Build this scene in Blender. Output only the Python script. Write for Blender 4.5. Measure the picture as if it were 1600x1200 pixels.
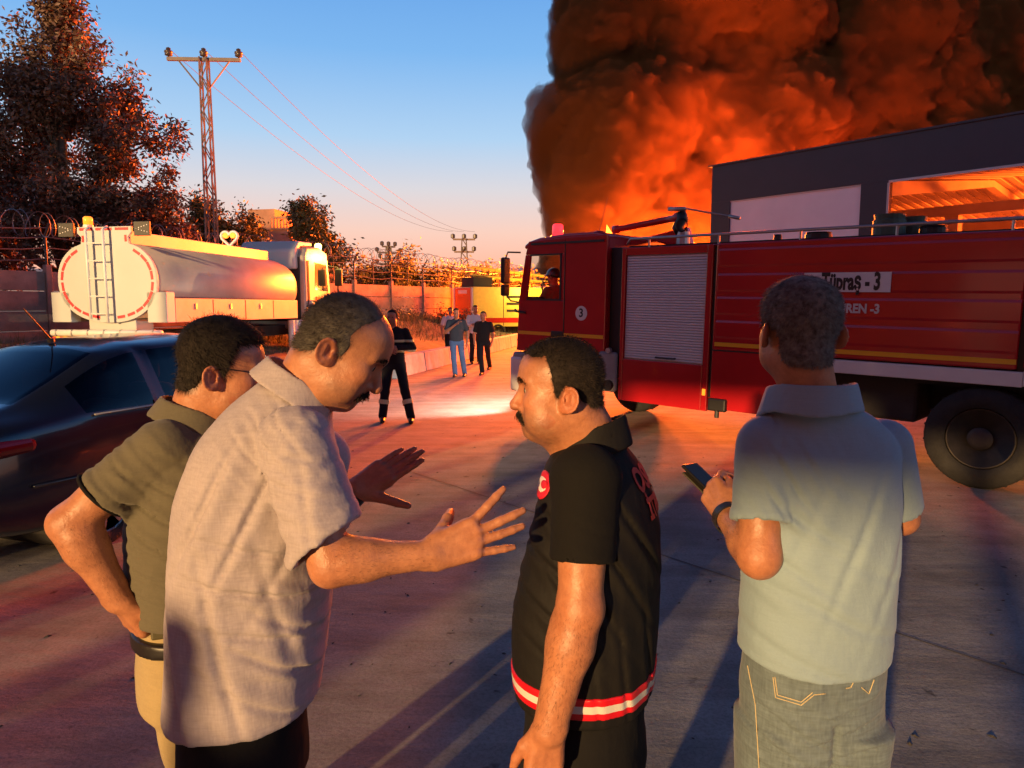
# Night fire in an industrial yard: four men talking in front of a fire engine, tanker and burning hall.
import bpy, bmesh, math, random
import numpy as np
from mathutils import Vector, Matrix, Euler

for o in list(bpy.data.objects):
    bpy.data.objects.remove(o, do_unlink=True)
scene = bpy.context.scene
COL = scene.collection
R = math.radians

# ------------------------------------------------------------------ camera
CAM_H = 1.80
PITCH = R(6.27)
FPX = 1110.0                      # focal length in pixels of a 1600 px wide frame
cam_d = bpy.data.cameras.new('camera')
cam = bpy.data.objects.new('camera', cam_d)
COL.objects.link(cam)
cam.location = (0, 0, CAM_H)
cam.rotation_euler = (math.pi / 2 - PITCH, 0, 0)
cam_d.sensor_fit = 'HORIZONTAL'
cam_d.sensor_width = 36.0
cam_d.lens = 36.0 * FPX / 1600.0
cam_d.clip_start = 0.05
cam_d.clip_end = 6000
scene.camera = cam

# ------------------------------------------------------------------ sky, low sun, exposure
SUN_AZ = Vector((-0.50, -0.865, 0)).normalized()     # towards the low warm light, behind the viewer
SUN_EL = R(8.0)
world = bpy.data.worlds.new('World')
scene.world = world
world.use_nodes = True
wn = world.node_tree
wn.nodes.clear()
w_out = wn.nodes.new('ShaderNodeOutputWorld')
w_bg = wn.nodes.new('ShaderNodeBackground')
w_bg.inputs['Strength'].default_value = 1.0
# dusk sky: peach band along the horizon all round, clear blue above
w_tc = wn.nodes.new('ShaderNodeTexCoord')
w_sep = wn.nodes.new('ShaderNodeSeparateXYZ')
w_rmp = wn.nodes.new('ShaderNodeValToRGB')
wn.links.new(w_tc.outputs['Generated'], w_sep.inputs[0])
wn.links.new(w_sep.outputs['Z'], w_rmp.inputs['Fac'])
def srgb(r, g, b):
    return tuple(((c / 255) / 12.92 if c <= 10 else ((c / 255 + 0.055) / 1.055) ** 2.4) for c in (r, g, b))
SKY = [(0.0, (222, 150, 122)), (0.055, (228, 168, 142)), (0.10, (222, 184, 168)), (0.155, (196, 192, 196)), (0.22, (156, 186, 214)),
       (0.32, (112, 162, 212)), (0.42, (88, 142, 204)), (0.55, (56, 100, 158)), (0.75, (24, 46, 88)), (1.0, (12, 24, 50))]
er = w_rmp.color_ramp
while len(er.elements) < len(SKY): er.elements.new(0.5)
for e, (p, c) in zip(er.elements, SKY):
    e.position = p; e.color = (*srgb(*c), 1)
wn.links.new(w_rmp.outputs[0], w_bg.inputs[0])
wn.links.new(w_bg.outputs[0], w_out.inputs[0])

sun_d = bpy.data.lights.new('sun', 'SUN')
sun_d.energy = 5.0
sun_d.angle = R(1.3)
sun_d.color = (1.0, 0.60, 0.24)
sun = bpy.data.objects.new('sun', sun_d)
COL.objects.link(sun)
sd = Vector((SUN_AZ.x * math.cos(SUN_EL), SUN_AZ.y * math.cos(SUN_EL), math.sin(SUN_EL)))
sun.rotation_euler = sd.to_track_quat('Z', 'Y').to_euler()

scene.view_settings.view_transform = 'Standard'
scene.view_settings.look = 'None'
scene.view_settings.exposure = 0.42
scene.view_settings.gamma = 1.0
scene.view_settings.use_curve_mapping = False
scene.render.engine = 'CYCLES'
cy = scene.cycles
cy.use_denoising = True
cy.max_bounces = 5
cy.diffuse_bounces = 2
cy.glossy_bounces = 3
cy.transmission_bounces = 4
cy.volume_bounces = 1
cy.transparent_max_bounces = 8
cy.caustics_reflective = False
cy.caustics_refractive = False
cy.sample_clamp_indirect = 4.0
# ------------------------------------------------------------------ helpers
def V3(*a):
    return Vector(a)

def W(px, py, d):
    """photograph pixel -> world point on the plane y = d"""
    a = (px - 800) / FPX
    b = (600 - py) / FPX
    dy = math.cos(PITCH) + b * math.sin(PITCH)
    dz = -math.sin(PITCH) + b * math.cos(PITCH)
    s = d / dy
    return Vector((a * s, d, CAM_H + dz * s))

def G(px, py, z=0.0):
    a = (px - 800) / FPX
    b = (600 - py) / FPX
    dy = math.cos(PITCH) + b * math.sin(PITCH)
    dz = -math.sin(PITCH) + b * math.cos(PITCH)
    s = (z - CAM_H) / dz
    return Vector((a * s, dy * s, z))

def tag(o, label=None, cat=None, group=None, kind=None):
    if label: o['label'] = label
    if cat: o['category'] = cat
    if group: o['group'] = group
    if kind: o['kind'] = kind
    return o

def empty(name, loc=(0, 0, 0), rz=0.0, label=None, cat=None, group=None, rot=None):
    o = bpy.data.objects.new(name, None)
    COL.objects.link(o)
    o.location = loc
    o.rotation_euler = rot if rot else (0, 0, rz)
    o.empty_display_size = 0.1
    return tag(o, label, cat, group)

def link_mesh(name, me, mat=None, parent=None, smooth=False):
    o = bpy.data.objects.new(name, me)
    COL.objects.link(o)
    if mat:
        for m in (mat if isinstance(mat, (list, tuple)) else [mat]):
            me.materials.append(m)
    if parent: o.parent = parent
    if smooth:
        me.polygons.foreach_set('use_smooth', [True] * len(me.polygons))
    return o

class MB:
    """collects shapes into one mesh"""
    def __init__(self):
        self.v, self.f, self.m = [], [], []
        self.mi = 0
    def add(self, verts, faces):
        n = len(self.v)
        self.v += [tuple(p) for p in verts]
        self.f += [tuple(i + n for i in fc) for fc in faces]
        self.m += [self.mi] * len(faces)
        return self
    def box(self, c, s, M=None):
        x, y, z = s[0] / 2, s[1] / 2, s[2] / 2
        P = [Vector(p) for p in ((-x,-y,-z),(x,-y,-z),(x,y,-z),(-x,y,-z),(-x,-y,z),(x,-y,z),(x,y,z),(-x,y,z))]
        if M is not None: P = [M @ p for p in P]
        c = Vector(c)
        return self.add([p + c for p in P], [(0,3,2,1),(4,5,6,7),(0,1,5,4),(1,2,6,5),(2,3,7,6),(3,0,4,7)])
    def bx(self, x0, x1, y0, y1, z0, z1):
        return self.box(((x0+x1)/2,(y0+y1)/2,(z0+z1)/2),(abs(x1-x0),abs(y1-y0),abs(z1-z0)))
    def tube(self, path, r, n=8, cap=True):
        path = [Vector(p) for p in path]
        rs = r if isinstance(r, (list, tuple)) else [r] * len(path)
        rings = []
        up = None
        for i, p in enumerate(path):
            t = (path[min(i+1, len(path)-1)] - path[max(i-1, 0)])
            if t.length < 1e-9: t = Vector((0,0,1))
            t.normalize()
            if up is None:
                up = Vector((0,0,1)) if abs(t.z) < 0.9 else Vector((1,0,0))
            a = t.cross(up)
            if a.length < 1e-6: a = t.cross(Vector((0.3,0.5,0.8)))
            a.normalize(); b = a.cross(t).normalized(); up = b
            rings.append([p + (a*math.cos(2*math.pi*k/n) + b*math.sin(2*math.pi*k/n))*rs[i] for k in range(n)])
        vs = [q for rg in rings for q in rg]
        fs = []
        for i in range(len(path)-1):
            for k in range(n):
                fs.append((i*n+k, i*n+(k+1)%n, (i+1)*n+(k+1)%n, (i+1)*n+k))
        if cap:
            fs.append(tuple(range(n))[::-1]); fs.append(tuple((len(path)-1)*n+k for k in range(n)))
        return self.add(vs, fs)
    def lathe(self, prof, n=24, M=None, closed=False):
        """prof: list of (radius, height) turned round local Z, then M"""
        M = M or Matrix.Identity(4)
        vs, fs = [], []
        for (r, h) in prof:
            for k in range(n):
                vs.append(M @ Vector((r*math.cos(2*math.pi*k/n), r*math.sin(2*math.pi*k/n), h)))
        for i in range(len(prof)-1):
            for k in range(n):
                fs.append((i*n+k, i*n+(k+1)%n, (i+1)*n+(k+1)%n, (i+1)*n+k))
        if not closed:
            fs.append(tuple(range(n))[::-1]); fs.append(tuple((len(prof)-1)*n+k for k in range(n)))
        return self.add(vs, fs)
    def prism(self, poly, a, b):
        """poly: points (Vector) of one end, extruded by vector from offset a to offset b"""
        n = len(poly)
        a, b = Vector(a), Vector(b)
        vs = [Vector(p)+a for p in poly] + [Vector(p)+b for p in poly]
        fs = [tuple(range(n))[::-1], tuple(range(n, 2*n))]
        for k in range(n): fs.append((k, (k+1)%n, n+(k+1)%n, n+k))
        return self.add(vs, fs)
    def quad(self, a, b, c, d):
        return self.add([a, b, c, d], [(0, 1, 2, 3)])
    def build(self, name, mat, parent=None, bevel=0, smooth=False, seg=2, fix=True):
        me = bpy.data.meshes.new(name)
        me.from_pydata(self.v, [], self.f)
        if fix:
            bm = bmesh.new(); bm.from_mesh(me)
            bmesh.ops.recalc_face_normals(bm, faces=bm.faces)
            bm.to_mesh(me); bm.free()
        o = link_mesh(name, me, mat, parent, smooth)
        if len(set(self.m)) > 1: me.polygons.foreach_set('material_index', self.m)
        if bevel:
            b = o.modifiers.new('bevel', 'BEVEL'); b.width = bevel; b.segments = seg; b.limit_method = 'ANGLE'; b.angle_limit = R(35)
            b.harden_normals = False
        return o

def copy_tree(o, parent=None):
    c = o.copy(); COL.objects.link(c); c.parent = parent
    for ch in list(o.children): copy_tree(ch, c)
    return c

def text_part(name, body, mat, parent, loc, rot, size, extrude=0.002, sx=1.0, bold=0.0, align='CENTER'):
    cu = bpy.data.curves.new(name, 'FONT')
    cu.body = body; cu.size = size; cu.extrude = extrude; cu.align_x = align; cu.align_y = 'CENTER'; cu.offset = bold
    cu.resolution_u = 3
    t = bpy.data.objects.new(name, cu); COL.objects.link(t)
    dg = bpy.context.evaluated_depsgraph_get()
    me = bpy.data.meshes.new_from_object(t.evaluated_get(dg))
    bpy.data.objects.remove(t, do_unlink=True)
    o = link_mesh(name, me, mat, parent)
    o.location = loc; o.rotation_euler = rot; o.scale = (sx, 1, 1)
    return o

# ---- materials
def mat(name, col, rough=0.6, metal=0.0, var=0.0, vscale=6.0, bump=0.0, bscale=40.0, emit=None, estr=0.0, spec=0.5, col2=None, coat=0.0,
        coords='Object', detail=6.0, sss=0.0, rvar=0.0, alpha=None, trans=0.0):
    m = bpy.data.materials.new(name); m.use_nodes = True
    nt = m.node_tree; p = nt.nodes['Principled BSDF']
    p.inputs['Base Color'].default_value = (*col, 1)
    p.inputs['Roughness'].default_value = rough
    p.inputs['Metallic'].default_value = metal
    p.inputs['Specular IOR Level'].default_value = spec
    p.inputs['Coat Weight'].default_value = coat
    p.inputs['Coat Roughness'].default_value = 0.08
    if trans: p.inputs['Transmission Weight'].default_value = trans
    if sss:
        p.inputs['Subsurface Weight'].default_value = sss
        p.inputs['Subsurface Radius'].default_value = (0.012, 0.005, 0.003)
        p.inputs['Subsurface Scale'].default_value = 1.0
    if emit:
        p.inputs['Emission Color'].default_value = (*emit, 1); p.inputs['Emission Strength'].default_value = estr
    tc = nt.nodes.new('ShaderNodeTexCoord')
    if var or col2 or rvar:
        nz = nt.nodes.new('ShaderNodeTexNoise'); nz.inputs['Scale'].default_value = vscale; nz.inputs['Detail'].default_value = detail
        nz.inputs['Roughness'].default_value = 0.62
        nt.links.new(tc.outputs[coords], nz.inputs['Vector'])
        cr = nt.nodes.new('ShaderNodeValToRGB')
        c2 = col2 if col2 else tuple(min(1, c * (1 + var)) for c in col)
        c1 = col if col2 else tuple(c * (1 - var) for c in col)
        cr.color_ramp.elements[0].position = 0.3; cr.color_ramp.elements[1].position = 0.7
        cr.color_ramp.elements[0].color = (*c1, 1); cr.color_ramp.elements[1].color = (*c2, 1)
        nt.links.new(nz.outputs['Fac'], cr.inputs['Fac'])
        if var or col2: nt.links.new(cr.outputs[0], p.inputs['Base Color'])
        if rvar:
            mr = nt.nodes.new('ShaderNodeMapRange')
            mr.inputs['To Min'].default_value = max(0, rough - rvar); mr.inputs['To Max'].default_value = min(1, rough + rvar)
            nt.links.new(nz.outputs['Fac'], mr.inputs['Value']); nt.links.new(mr.outputs[0], p.inputs['Roughness'])
    if bump:
        n2 = nt.nodes.new('ShaderNodeTexNoise'); n2.inputs['Scale'].default_value = bscale; n2.inputs['Detail'].default_value = 5
        nt.links.new(tc.outputs[coords], n2.inputs['Vector'])
        bp = nt.nodes.new('ShaderNodeBump'); bp.inputs['Strength'].default_value = bump; bp.inputs['Distance'].default_value = 0.02
        nt.links.new(n2.outputs['Fac'], bp.inputs['Height']); nt.links.new(bp.outputs[0], p.inputs['Normal'])
    return m

# ---- signed distance modelling (numpy) and surface nets
def _arr(p): return np.array(p, dtype=np.float32)

def sd_cone(P, a, b, ra, rb):
    a, b = _arr(a), _arr(b); ba = b - a; l2 = float(ba @ ba) + 1e-9
    t = np.clip(((P - a) @ ba) / l2, 0, 1)
    q = P - (a + t[..., None] * ba)
    return np.sqrt((q * q).sum(-1)) - (ra + (rb - ra) * t)

def sd_ell(P, c, r, M=None):
    q = P - _arr(c)
    if M is not None: q = q @ np.array(M, dtype=np.float32)      # columns of M are the ellipsoid's axes
    r = _arr(r)
    k0 = np.sqrt(((q / r) ** 2).sum(-1)); k1 = np.sqrt(((q / (r * r)) ** 2).sum(-1)) + 1e-6
    return k0 * (k0 - 1.0) / k1

def _smooth_tab(xs, ys, X):
    """monotone-ish cubic through (xs, ys)"""
    xs = np.asarray(xs, float); ys = np.asarray(ys, float)
    m = np.gradient(ys, xs) if len(xs) > 2 else np.full(len(xs), (ys[-1]-ys[0])/(xs[-1]-xs[0]))
    i = np.clip(np.searchsorted(xs, X) - 1, 0, len(xs)-2); hh = xs[i+1]-xs[i]; t = (X-xs[i])/hh
    return ((2*t**3-3*t**2+1)*ys[i] + (t**3-2*t**2+t)*hh*m[i] + (-2*t**3+3*t**2)*ys[i+1] + (t**3-t**2)*hh*m[i+1])

def sd_loft(P, st, e=2.0, k=0.0):
    """st: list of (centre, half width, half depth, right vector); smooth ellipse sections stacked along the axis first->last"""
    C = np.array([s[0] for s in st], float); ax = C[-1]-C[0]; L = np.linalg.norm(ax); ax = ax/L
    S = (C-C[0]) @ ax; o = np.argsort(S); S = S[o]; C = C[o]
    X = np.linspace(0, L, 48)
    tab = [np.interp(X, X, _smooth_tab(S, q, X)) for q in (C[:, 0], C[:, 1], C[:, 2], np.array([st[i][1] for i in o]), np.array([st[i][2] for i in o]))]
    tt = (P - _arr(C[0])) @ _arr(ax); t = np.clip(tt, 0, L)
    cx, cyy, cz, a, b = [np.interp(t, X, q).astype(np.float32) for q in tab]
    r = np.array(st[0][3], float); r = r - (r @ ax)*ax; r /= np.linalg.norm(r); f = np.cross(ax, r)
    q = P - np.stack([cx, cyy, cz], -1)
    u = q @ _arr(r); v = q @ _arr(f)
    rho = (np.abs(u/a)**e + np.abs(v/b)**e)**(1.0/e)
    d = (rho-1)*np.minimum(a, b)
    ex = np.abs(tt-t)
    return np.where(ex > 0, np.sqrt(np.maximum(d, 0)**2 + ex**2), d)

def smin(a, b, k):
    if k <= 0: return np.minimum(a, b)
    h = np.maximum(k - np.abs(a - b), 0) / k
    return np.minimum(a, b) - h * h * k * 0.25

def smax(a, b, k):
    return -smin(-a, -b, k)

def wob(P, scale, seed, oct=3):
    """smooth pseudo noise in -1..1"""
    rs = np.random.RandomState(seed); out = np.zeros(P.shape[:-1], np.float32); amp = 1.0; tot = 0
    for o in range(oct):
        s = np.zeros_like(out)
        for i in range(4):
            d = rs.normal(size=3); d /= np.linalg.norm(d); ph = rs.uniform(0, 6.28, 2)
            d2 = rs.normal(size=3); d2 /= np.linalg.norm(d2)
            s += np.sin((P @ _arr(d)) * scale + ph[0] + 1.3 * np.sin((P @ _arr(d2)) * scale * 0.7 + ph[1]))
        out += amp * s / 4; tot += amp; amp *= 0.5; scale *= 2.1
    return out / tot

def surface_nets(f, lo, hi, h):
    """mesh the zero set of f (vectorised) in a box; returns verts, quads"""
    lo = np.array(lo, np.float32); hi = np.array(hi, np.float32)
    n = np.maximum(((hi - lo) / h).astype(int) + 1, 4)
    # coarse pass: only look closely at blocks near the surface
    ax = [lo[i] + h * np.arange(n[i], dtype=np.float32) for i in range(3)]
    F = np.full(tuple(n), 1.0, np.float32)
    B = 8
    bs = [range(0, n[i], B) for i in range(3)]
    cen, ids = [], []
    for i in bs[0]:
        for j in bs[1]:
            for k in bs[2]:
                cen.append((lo[0] + h*(i+B/2), lo[1] + h*(j+B/2), lo[2] + h*(k+B/2))); ids.append((i, j, k))
    cd = f(np.array(cen, np.float32))
    rad = h * B * 0.95 + 0.02 * (h > 0.0) * min(1, h*100)
    g = np.stack(np.meshgrid(*[np.arange(B + 0, dtype=np.float32)] * 3, indexing='ij'), -1).reshape(-1, 3) * h
    near = [k for k in range(len(ids)) if abs(cd[k]) < rad * 1.6]
    far = [k for k in range(len(ids)) if abs(cd[k]) >= rad * 1.6]
    for k in far:
        i, j, l = ids[k]; F[i:i+B, j:j+B, l:l+B] = 1.0 if cd[k] > 0 else -1.0
    CH = 256
    for s in range(0, len(near), CH):
        ch = near[s:s+CH]
        base = np.array([[lo[0]+h*ids[k][0], lo[1]+h*ids[k][1], lo[2]+h*ids[k][2]] for k in ch], np.float32)
        pts = (base[:, None, :] + g[None]).reshape(-1, 3)
        val = f(pts).reshape(len(ch), B, B, B)
        for q, k in enumerate(ch):
            i, j, l = ids[k]
            sub = F[i:i+B, j:j+B, l:l+B]
            sub[...] = val[q][:sub.shape[0], :sub.shape[1], :sub.shape[2]]
    F[0], F[-1], F[:, 0], F[:, -1], F[:, :, 0], F[:, :, -1] = [np.maximum(x, 1e-3) for x in (F[0], F[-1], F[:, 0], F[:, -1], F[:, :, 0], F[:, :, -1])]
    S = F < 0
    c = [S[i:n[0]-1+i, j:n[1]-1+j, k:n[2]-1+k] for i in (0, 1) for j in (0, 1) for k in (0, 1)]
    cnt = sum(x.astype(np.int8) for x in c)
    mix = (cnt > 0) & (cnt < 8)
    idx = np.full(mix.shape, -1, np.int64)
    cells = np.argwhere(mix); idx[mix] = np.arange(len(cells))
    acc = np.zeros((len(cells), 3), np.float32); w = np.zeros(len(cells), np.float32)
    offs = [(i, j, k) for i in (0, 1) for j in (0, 1) for k in (0, 1)]
    for A in offs:
        for d in range(3):
            if A[d]: continue
            Bo = list(A); Bo[d] = 1
            fa = F[cells[:, 0]+A[0], cells[:, 1]+A[1], cells[:, 2]+A[2]]; fb = F[cells[:, 0]+Bo[0], cells[:, 1]+Bo[1], cells[:, 2]+Bo[2]]
            m = (fa < 0) != (fb < 0)
            t = np.where(m, fa / np.where(m, fa - fb, 1), 0)
            p = np.array(A, np.float32)[None].repeat(len(cells), 0); p[:, d] += t
            acc += p * m[:, None]; w += m
    verts = lo + h * (cells + acc / w[:, None])
    quads = []
    for d in range(3):
        sl0 = [slice(None)] * 3; sl1 = [slice(None)] * 3; sl0[d] = slice(0, -1); sl1[d] = slice(1, None)
        ch = S[tuple(sl0)] != S[tuple(sl1)]
        e = np.argwhere(ch)
        u, v = (d + 1) % 3, (d + 2) % 3
        ok = (e[:, u] > 0) & (e[:, v] > 0) & (e[:, u] < n[u]-1) & (e[:, v] < n[v]-1)
        e = e[ok]
        if not len(e): continue
        def ci(du, dv):
            q = e.copy(); q[:, u] += du; q[:, v] += dv
            return idx[q[:, 0], q[:, 1], q[:, 2]]
        q = np.stack([ci(-1, -1), ci(0, -1), ci(0, 0), ci(-1, 0)], 1)
        ins = S[e[:, 0], e[:, 1], e[:, 2]]
        q[~ins] = q[~ins][:, ::-1]
        quads.append(q[(q >= 0).all(1)])
    return verts, np.concatenate(quads) if quads else np.zeros((0, 4), int)

def np_mesh(name, verts, quads):
    me = bpy.data.meshes.new(name)
    me.vertices.add(len(verts)); me.vertices.foreach_set('co', np.asarray(verts, np.float32).ravel())
    k = quads.shape[1]
    me.loops.add(len(quads) * k); me.loops.foreach_set('vertex_index', quads.astype(np.int32).ravel())
    me.polygons.add(len(quads)); me.polygons.foreach_set('loop_start', np.arange(0, len(quads) * k, k, dtype=np.int32))
    me.update(calc_edges=True); me.validate()
    me.polygons.foreach_set('use_smooth', np.ones(len(quads), bool))
    return me

def sdf_obj(name, f, lo, hi, h, mt, parent=None):
    v, q = surface_nets(f, lo, hi, h)
    return link_mesh(name, np_mesh(name, v, q), mt, parent)

def join_np(parts):
    vs, qs, n = [], [], 0
    for v, q in parts:
        vs.append(v); qs.append(q + n); n += len(v)
    return np.concatenate(vs), np.concatenate(qs)
# ------------------------------------------------------------------ smoke and fire
def build_smoke():
    rs = np.random.RandomState(7)
    SP = []
    def puff(x, y, z, r): SP.append((x, y, z, r))
    # column outline at y ~ 62 (metres): left boundary leans, the plume is carried to the right
    def leftx(z):
        return np.interp(z, [2, 8, 11.5, 13.5, 16.6, 19.7, 26, 44], [3.0, 3.2, 3.3, 1.2, 1.5, 4.2, 3.5, 3.0])
    for z in np.arange(2, 44, 2.2):
        lx = leftx(z)
        for k in range(3):
            r = rs.uniform(1.5, 2.8)
            puff(lx + r * 0.9 + rs.uniform(0, 1.0), 62 + rs.uniform(-2.5, 5), z + rs.uniform(-1, 1), r)
        x = lx + 4
        while x < 66:
            r = rs.uniform(2.4, 5.2)
            puff(x, 62 + rs.uniform(-3.0, 2.0) + 0.10 * (x - 6) - r * 0.3, z + rs.uniform(-1.5, 1.5), r)
            x += rs.uniform(1.8, 4.4)
    SPa = np.array(SP, np.float32)
    from mathutils import kdtree
    def f(P):
        Q = P + 0.5 * np.stack([wob(P, 0.7, s, 2) for s in (1, 2, 3)], -1)
        d = np.full(len(P), 1e3, np.float32)
        for (x, y, z, r) in SPa:
            q = np.sqrt((Q[:, 0]-x)**2 + (Q[:, 1]-y)**2 + (Q[:, 2]-z)**2) - r
            d = smin(d, q, 0.8)
        # cauliflower: rounded bumps at two sizes
        b1 = np.abs(wob(P, 1.5, 11, 2)); b2 = np.abs(wob(P, 3.6, 12, 2)); b3 = np.abs(wob(P, 8.0, 14, 1))
        return d + 0.5 - 1.2 * b1 - 0.70 * b2 - 0.32 * b3
    v, q = surface_nets(f, (0, 53, -1), (66, 78, 45), SMOKE_H)
    me = np_mesh('smoke_plume', v, q)
    m = bpy.data.materials.new('smoke'); m.use_nodes = True
    nt = m.node_tree; nt.nodes.clear()
    out = nt.nodes.new('ShaderNodeOutputMaterial'); vol = nt.nodes.new('ShaderNodeVolumePrincipled')
    vol.inputs['Color'].default_value = (0.040, 0.024, 0.019, 1)
    vol.inputs['Density'].default_value = 0.95
    vol.inputs['Anisotropy'].default_value = 0.0
    nt.links.new(vol.outputs[0], out.inputs['Volume'])
    m.volume_intersection_method = 'ACCURATE' if hasattr(m, 'volume_intersection_method') else None
    o = link_mesh('smoke_plume', me, m)
    tag(o, 'towering dark smoke plume glowing orange over the burning hall', 'smoke', kind='stuff')
SMOKE_H = 0.32
build_smoke()


M_FLAME = bpy.data.materials.new('flame'); M_FLAME.use_nodes = True
_nt = M_FLAME.node_tree; _nt.nodes.clear()
_o = _nt.nodes.new('ShaderNodeOutputMaterial'); _e = _nt.nodes.new('ShaderNodeVolumePrincipled')
_e.inputs['Density'].default_value = 0.10
_e.inputs['Color'].default_value = (0.3, 0.2, 0.1, 1)
_e.inputs['Emission Color'].default_value = (1, 0.30, 0.035, 1)
_e.inputs['Emission Strength'].default_value = 0.9
_nt.links.new(_e.outputs[0], _o.inputs['Volume'])

def flame_tongue(seed, h, r):
    """one licking tongue of flame: a tapering, twisting body"""
    rs = random.Random(seed)
    n, m = 12, 10
    vs, fs = [], []
    ph = rs.uniform(0, 6); ph2 = rs.uniform(0, 6)
    for i in range(n + 1):
        t = i / n
        cx = 0.30 * h * t * math.sin(2.2 * t + ph) * 0.6; cyy = 0.18 * h * t * math.sin(3 * t + ph2)
        rr = r * (0.55 + 1.1 * t) * (1 - t) ** 0.8 * 1.25 + 0.01
        for k in range(m):
            a = 2 * math.pi * k / m + 1.6 * t
            q = rr * (1 + 0.28 * math.sin(3 * a + 5 * t + ph) + 0.15 * math.sin(5 * a - 9 * t))
            vs.append((cx + q * math.cos(a), cyy + q * math.sin(a), h * t))
    for i in range(n):
        for k in range(m):
            fs.append((i*m+k, i*m+(k+1) % m, (i+1)*m+(k+1) % m, (i+1)*m+k))
    return vs, fs

def fire(name_loc, label, tongues, lights):
    root = empty('fire', name_loc, label=label, cat='fire')
    for (x, y, h, r, sd) in tongues:
        mb = MB(); mb.add(*flame_tongue(sd, h, r))
        o = mb.build('flame', M_FLAME, root, smooth=True); o.location = (x, y, 0)
        o.visible_shadow = True
    for (loc, power, rad, col) in lights:
        d = bpy.data.lights.new('fire_light', 'POINT'); d.energy = power; d.shadow_soft_size = rad; d.color = col
        o = bpy.data.objects.new('fire_light', d); COL.objects.link(o); o.location = loc; o.parent = root
    return root
_rf = random.Random(5)
fire((10.5, 53.0, 0), 'bright orange flames rising behind the fire engine cab',
     [(_rf.uniform(-4.5, 4.5), _rf.uniform(-1.2, 1.5), _rf.uniform(4.2, 7.6), _rf.uniform(0.45, 0.9), k) for k in range(26)],
     [((-8.5, -5.5, 9.0), 42000, 0.8, (1, 0.21, 0.016)), ((5.5, 0.0, 15.0), 34000, 0.8, (1, 0.10, 0.008)), ((-1.5, 0.6, 5.0), 90000, 1.0, (1, 0.12, 0.008)), ((2.5, 0.4, 6.5), 90000, 1.0, (1, 0.12, 0.008)), ((7.5, 1.0, 8.0), 95000, 1.0, (1, 0.10, 0.007)), ((16, 1.5, 9), 60000, 1.2, (1, 0.09, 0.007))])
# ------------------------------------------------------------------ ground
def ground_mats():
    m = mat('earth', (0.20, 0.15, 0.11), 0.95, col2=(0.30, 0.23, 0.16), vscale=0.6, bump=0.5, bscale=3.0)
    c = bpy.data.materials.new('concrete_yard'); c.use_nodes = True
    nt = c.node_tree; p = nt.nodes['Principled BSDF']
    tc = nt.nodes.new('ShaderNodeTexCoord')
    def noise(sc, det=6, rough=0.6, stretch=None):
        n = nt.nodes.new('ShaderNodeTexNoise'); n.inputs['Scale'].default_value = sc; n.inputs['Detail'].default_value = det
        n.inputs['Roughness'].default_value = rough
        if stretch:
            mp = nt.nodes.new('ShaderNodeMapping'); mp.inputs['Scale'].default_value = stretch; mp.inputs['Rotation'].default_value = (0, 0, 0.5)
            nt.links.new(tc.outputs['Object'], mp.inputs[0]); nt.links.new(mp.outputs[0], n.inputs['Vector'])
        else: nt.links.new(tc.outputs['Object'], n.inputs['Vector'])
        return n
    def ramp(src, p0, c0, p1, c1):
        r = nt.nodes.new('ShaderNodeValToRGB'); r.color_ramp.elements[0].position = p0; r.color_ramp.elements[1].position = p1
        r.color_ramp.elements[0].color = (*c0, 1); r.color_ramp.elements[1].color = (*c1, 1)
        nt.links.new(src, r.inputs[0]); return r
    def mul(a, b, f=1.0):
        x = nt.nodes.new('ShaderNodeMix'); x.data_type = 'RGBA'; x.blend_type = 'MULTIPLY'; x.inputs[0].default_value = f
        nt.links.new(a, x.inputs[6]); nt.links.new(b, x.inputs[7]); return x.outputs[2]
    big = ramp(noise(0.35, 5).outputs['Fac'], 0.3, (0.27, 0.255, 0.24), 0.7, (0.41, 0.39, 0.36))
    med = ramp(noise(2.6, 8, 0.7).outputs['Fac'], 0.35, (0.70, 0.69, 0.68), 0.6, (1, 1, 1))
    fine = ramp(noise(55, 6, 0.75).outputs['Fac'], 0.32, (0.62, 0.60, 0.58), 0.55, (1, 1, 1))
    spots = ramp(noise(7.5, 3, 0.5).outputs['Fac'], 0.25, (0.30, 0.28, 0.27), 0.31, (1, 1, 1))
    tracks = ramp(noise(1.0, 4, 0.6, (0.25, 3.2, 1)).outputs['Fac'], 0.38, (0.72, 0.70, 0.68), 0.55, (1, 1, 1))
    col = mul(mul(mul(mul(big.outputs[0], med.outputs[0]), fine.outputs[0]), spots.outputs[0]), tracks.outputs[0], 0.8)
    nt.links.new(col, p.inputs['Base Color'])
    p.inputs['Roughness'].default_value = 0.86
    b1 = nt.nodes.new('ShaderNodeBump'); b1.inputs['Strength'].default_value = 0.35; b1.inputs['Distance'].default_value = 0.006
    b2 = nt.nodes.new('ShaderNodeBump'); b2.inputs['Strength'].default_value = 0.5; b2.inputs['Distance'].default_value = 0.02
    nt.links.new(noise(70, 6, 0.7).outputs['Fac'], b1.inputs['Height']); nt.links.new(noise(3.0, 6, 0.65, (0.6, 1.5, 1)).outputs['Fac'], b2.inputs['Height'])
    nt.links.new(b2.outputs[0], b1.inputs['Normal']); nt.links.new(b1.outputs[0], p.inputs['Normal'])
    return m, c
M_EARTH, M_CONC = ground_mats()
g = MB(); g.quad((-2500, -300, -0.006), (2500, -300, -0.006), (2500, 4500, -0.006), (-2500, 4500, -0.006))
tag(g.build('ground', M_EARTH), kind='structure')
g = MB(); g.add([(-14, -30, 0), (40, -30, 0), (40, 60, 0), (6.2, 60, 0), (-2.83, 18.8, 0), (-5.4, 18.8, 0), (-4.5, 30, 0), (-9, 30, 0), (-13, 19, 0)],
      [(0, 1, 2, 3, 4, 5, 6, 7, 8)])
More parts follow.
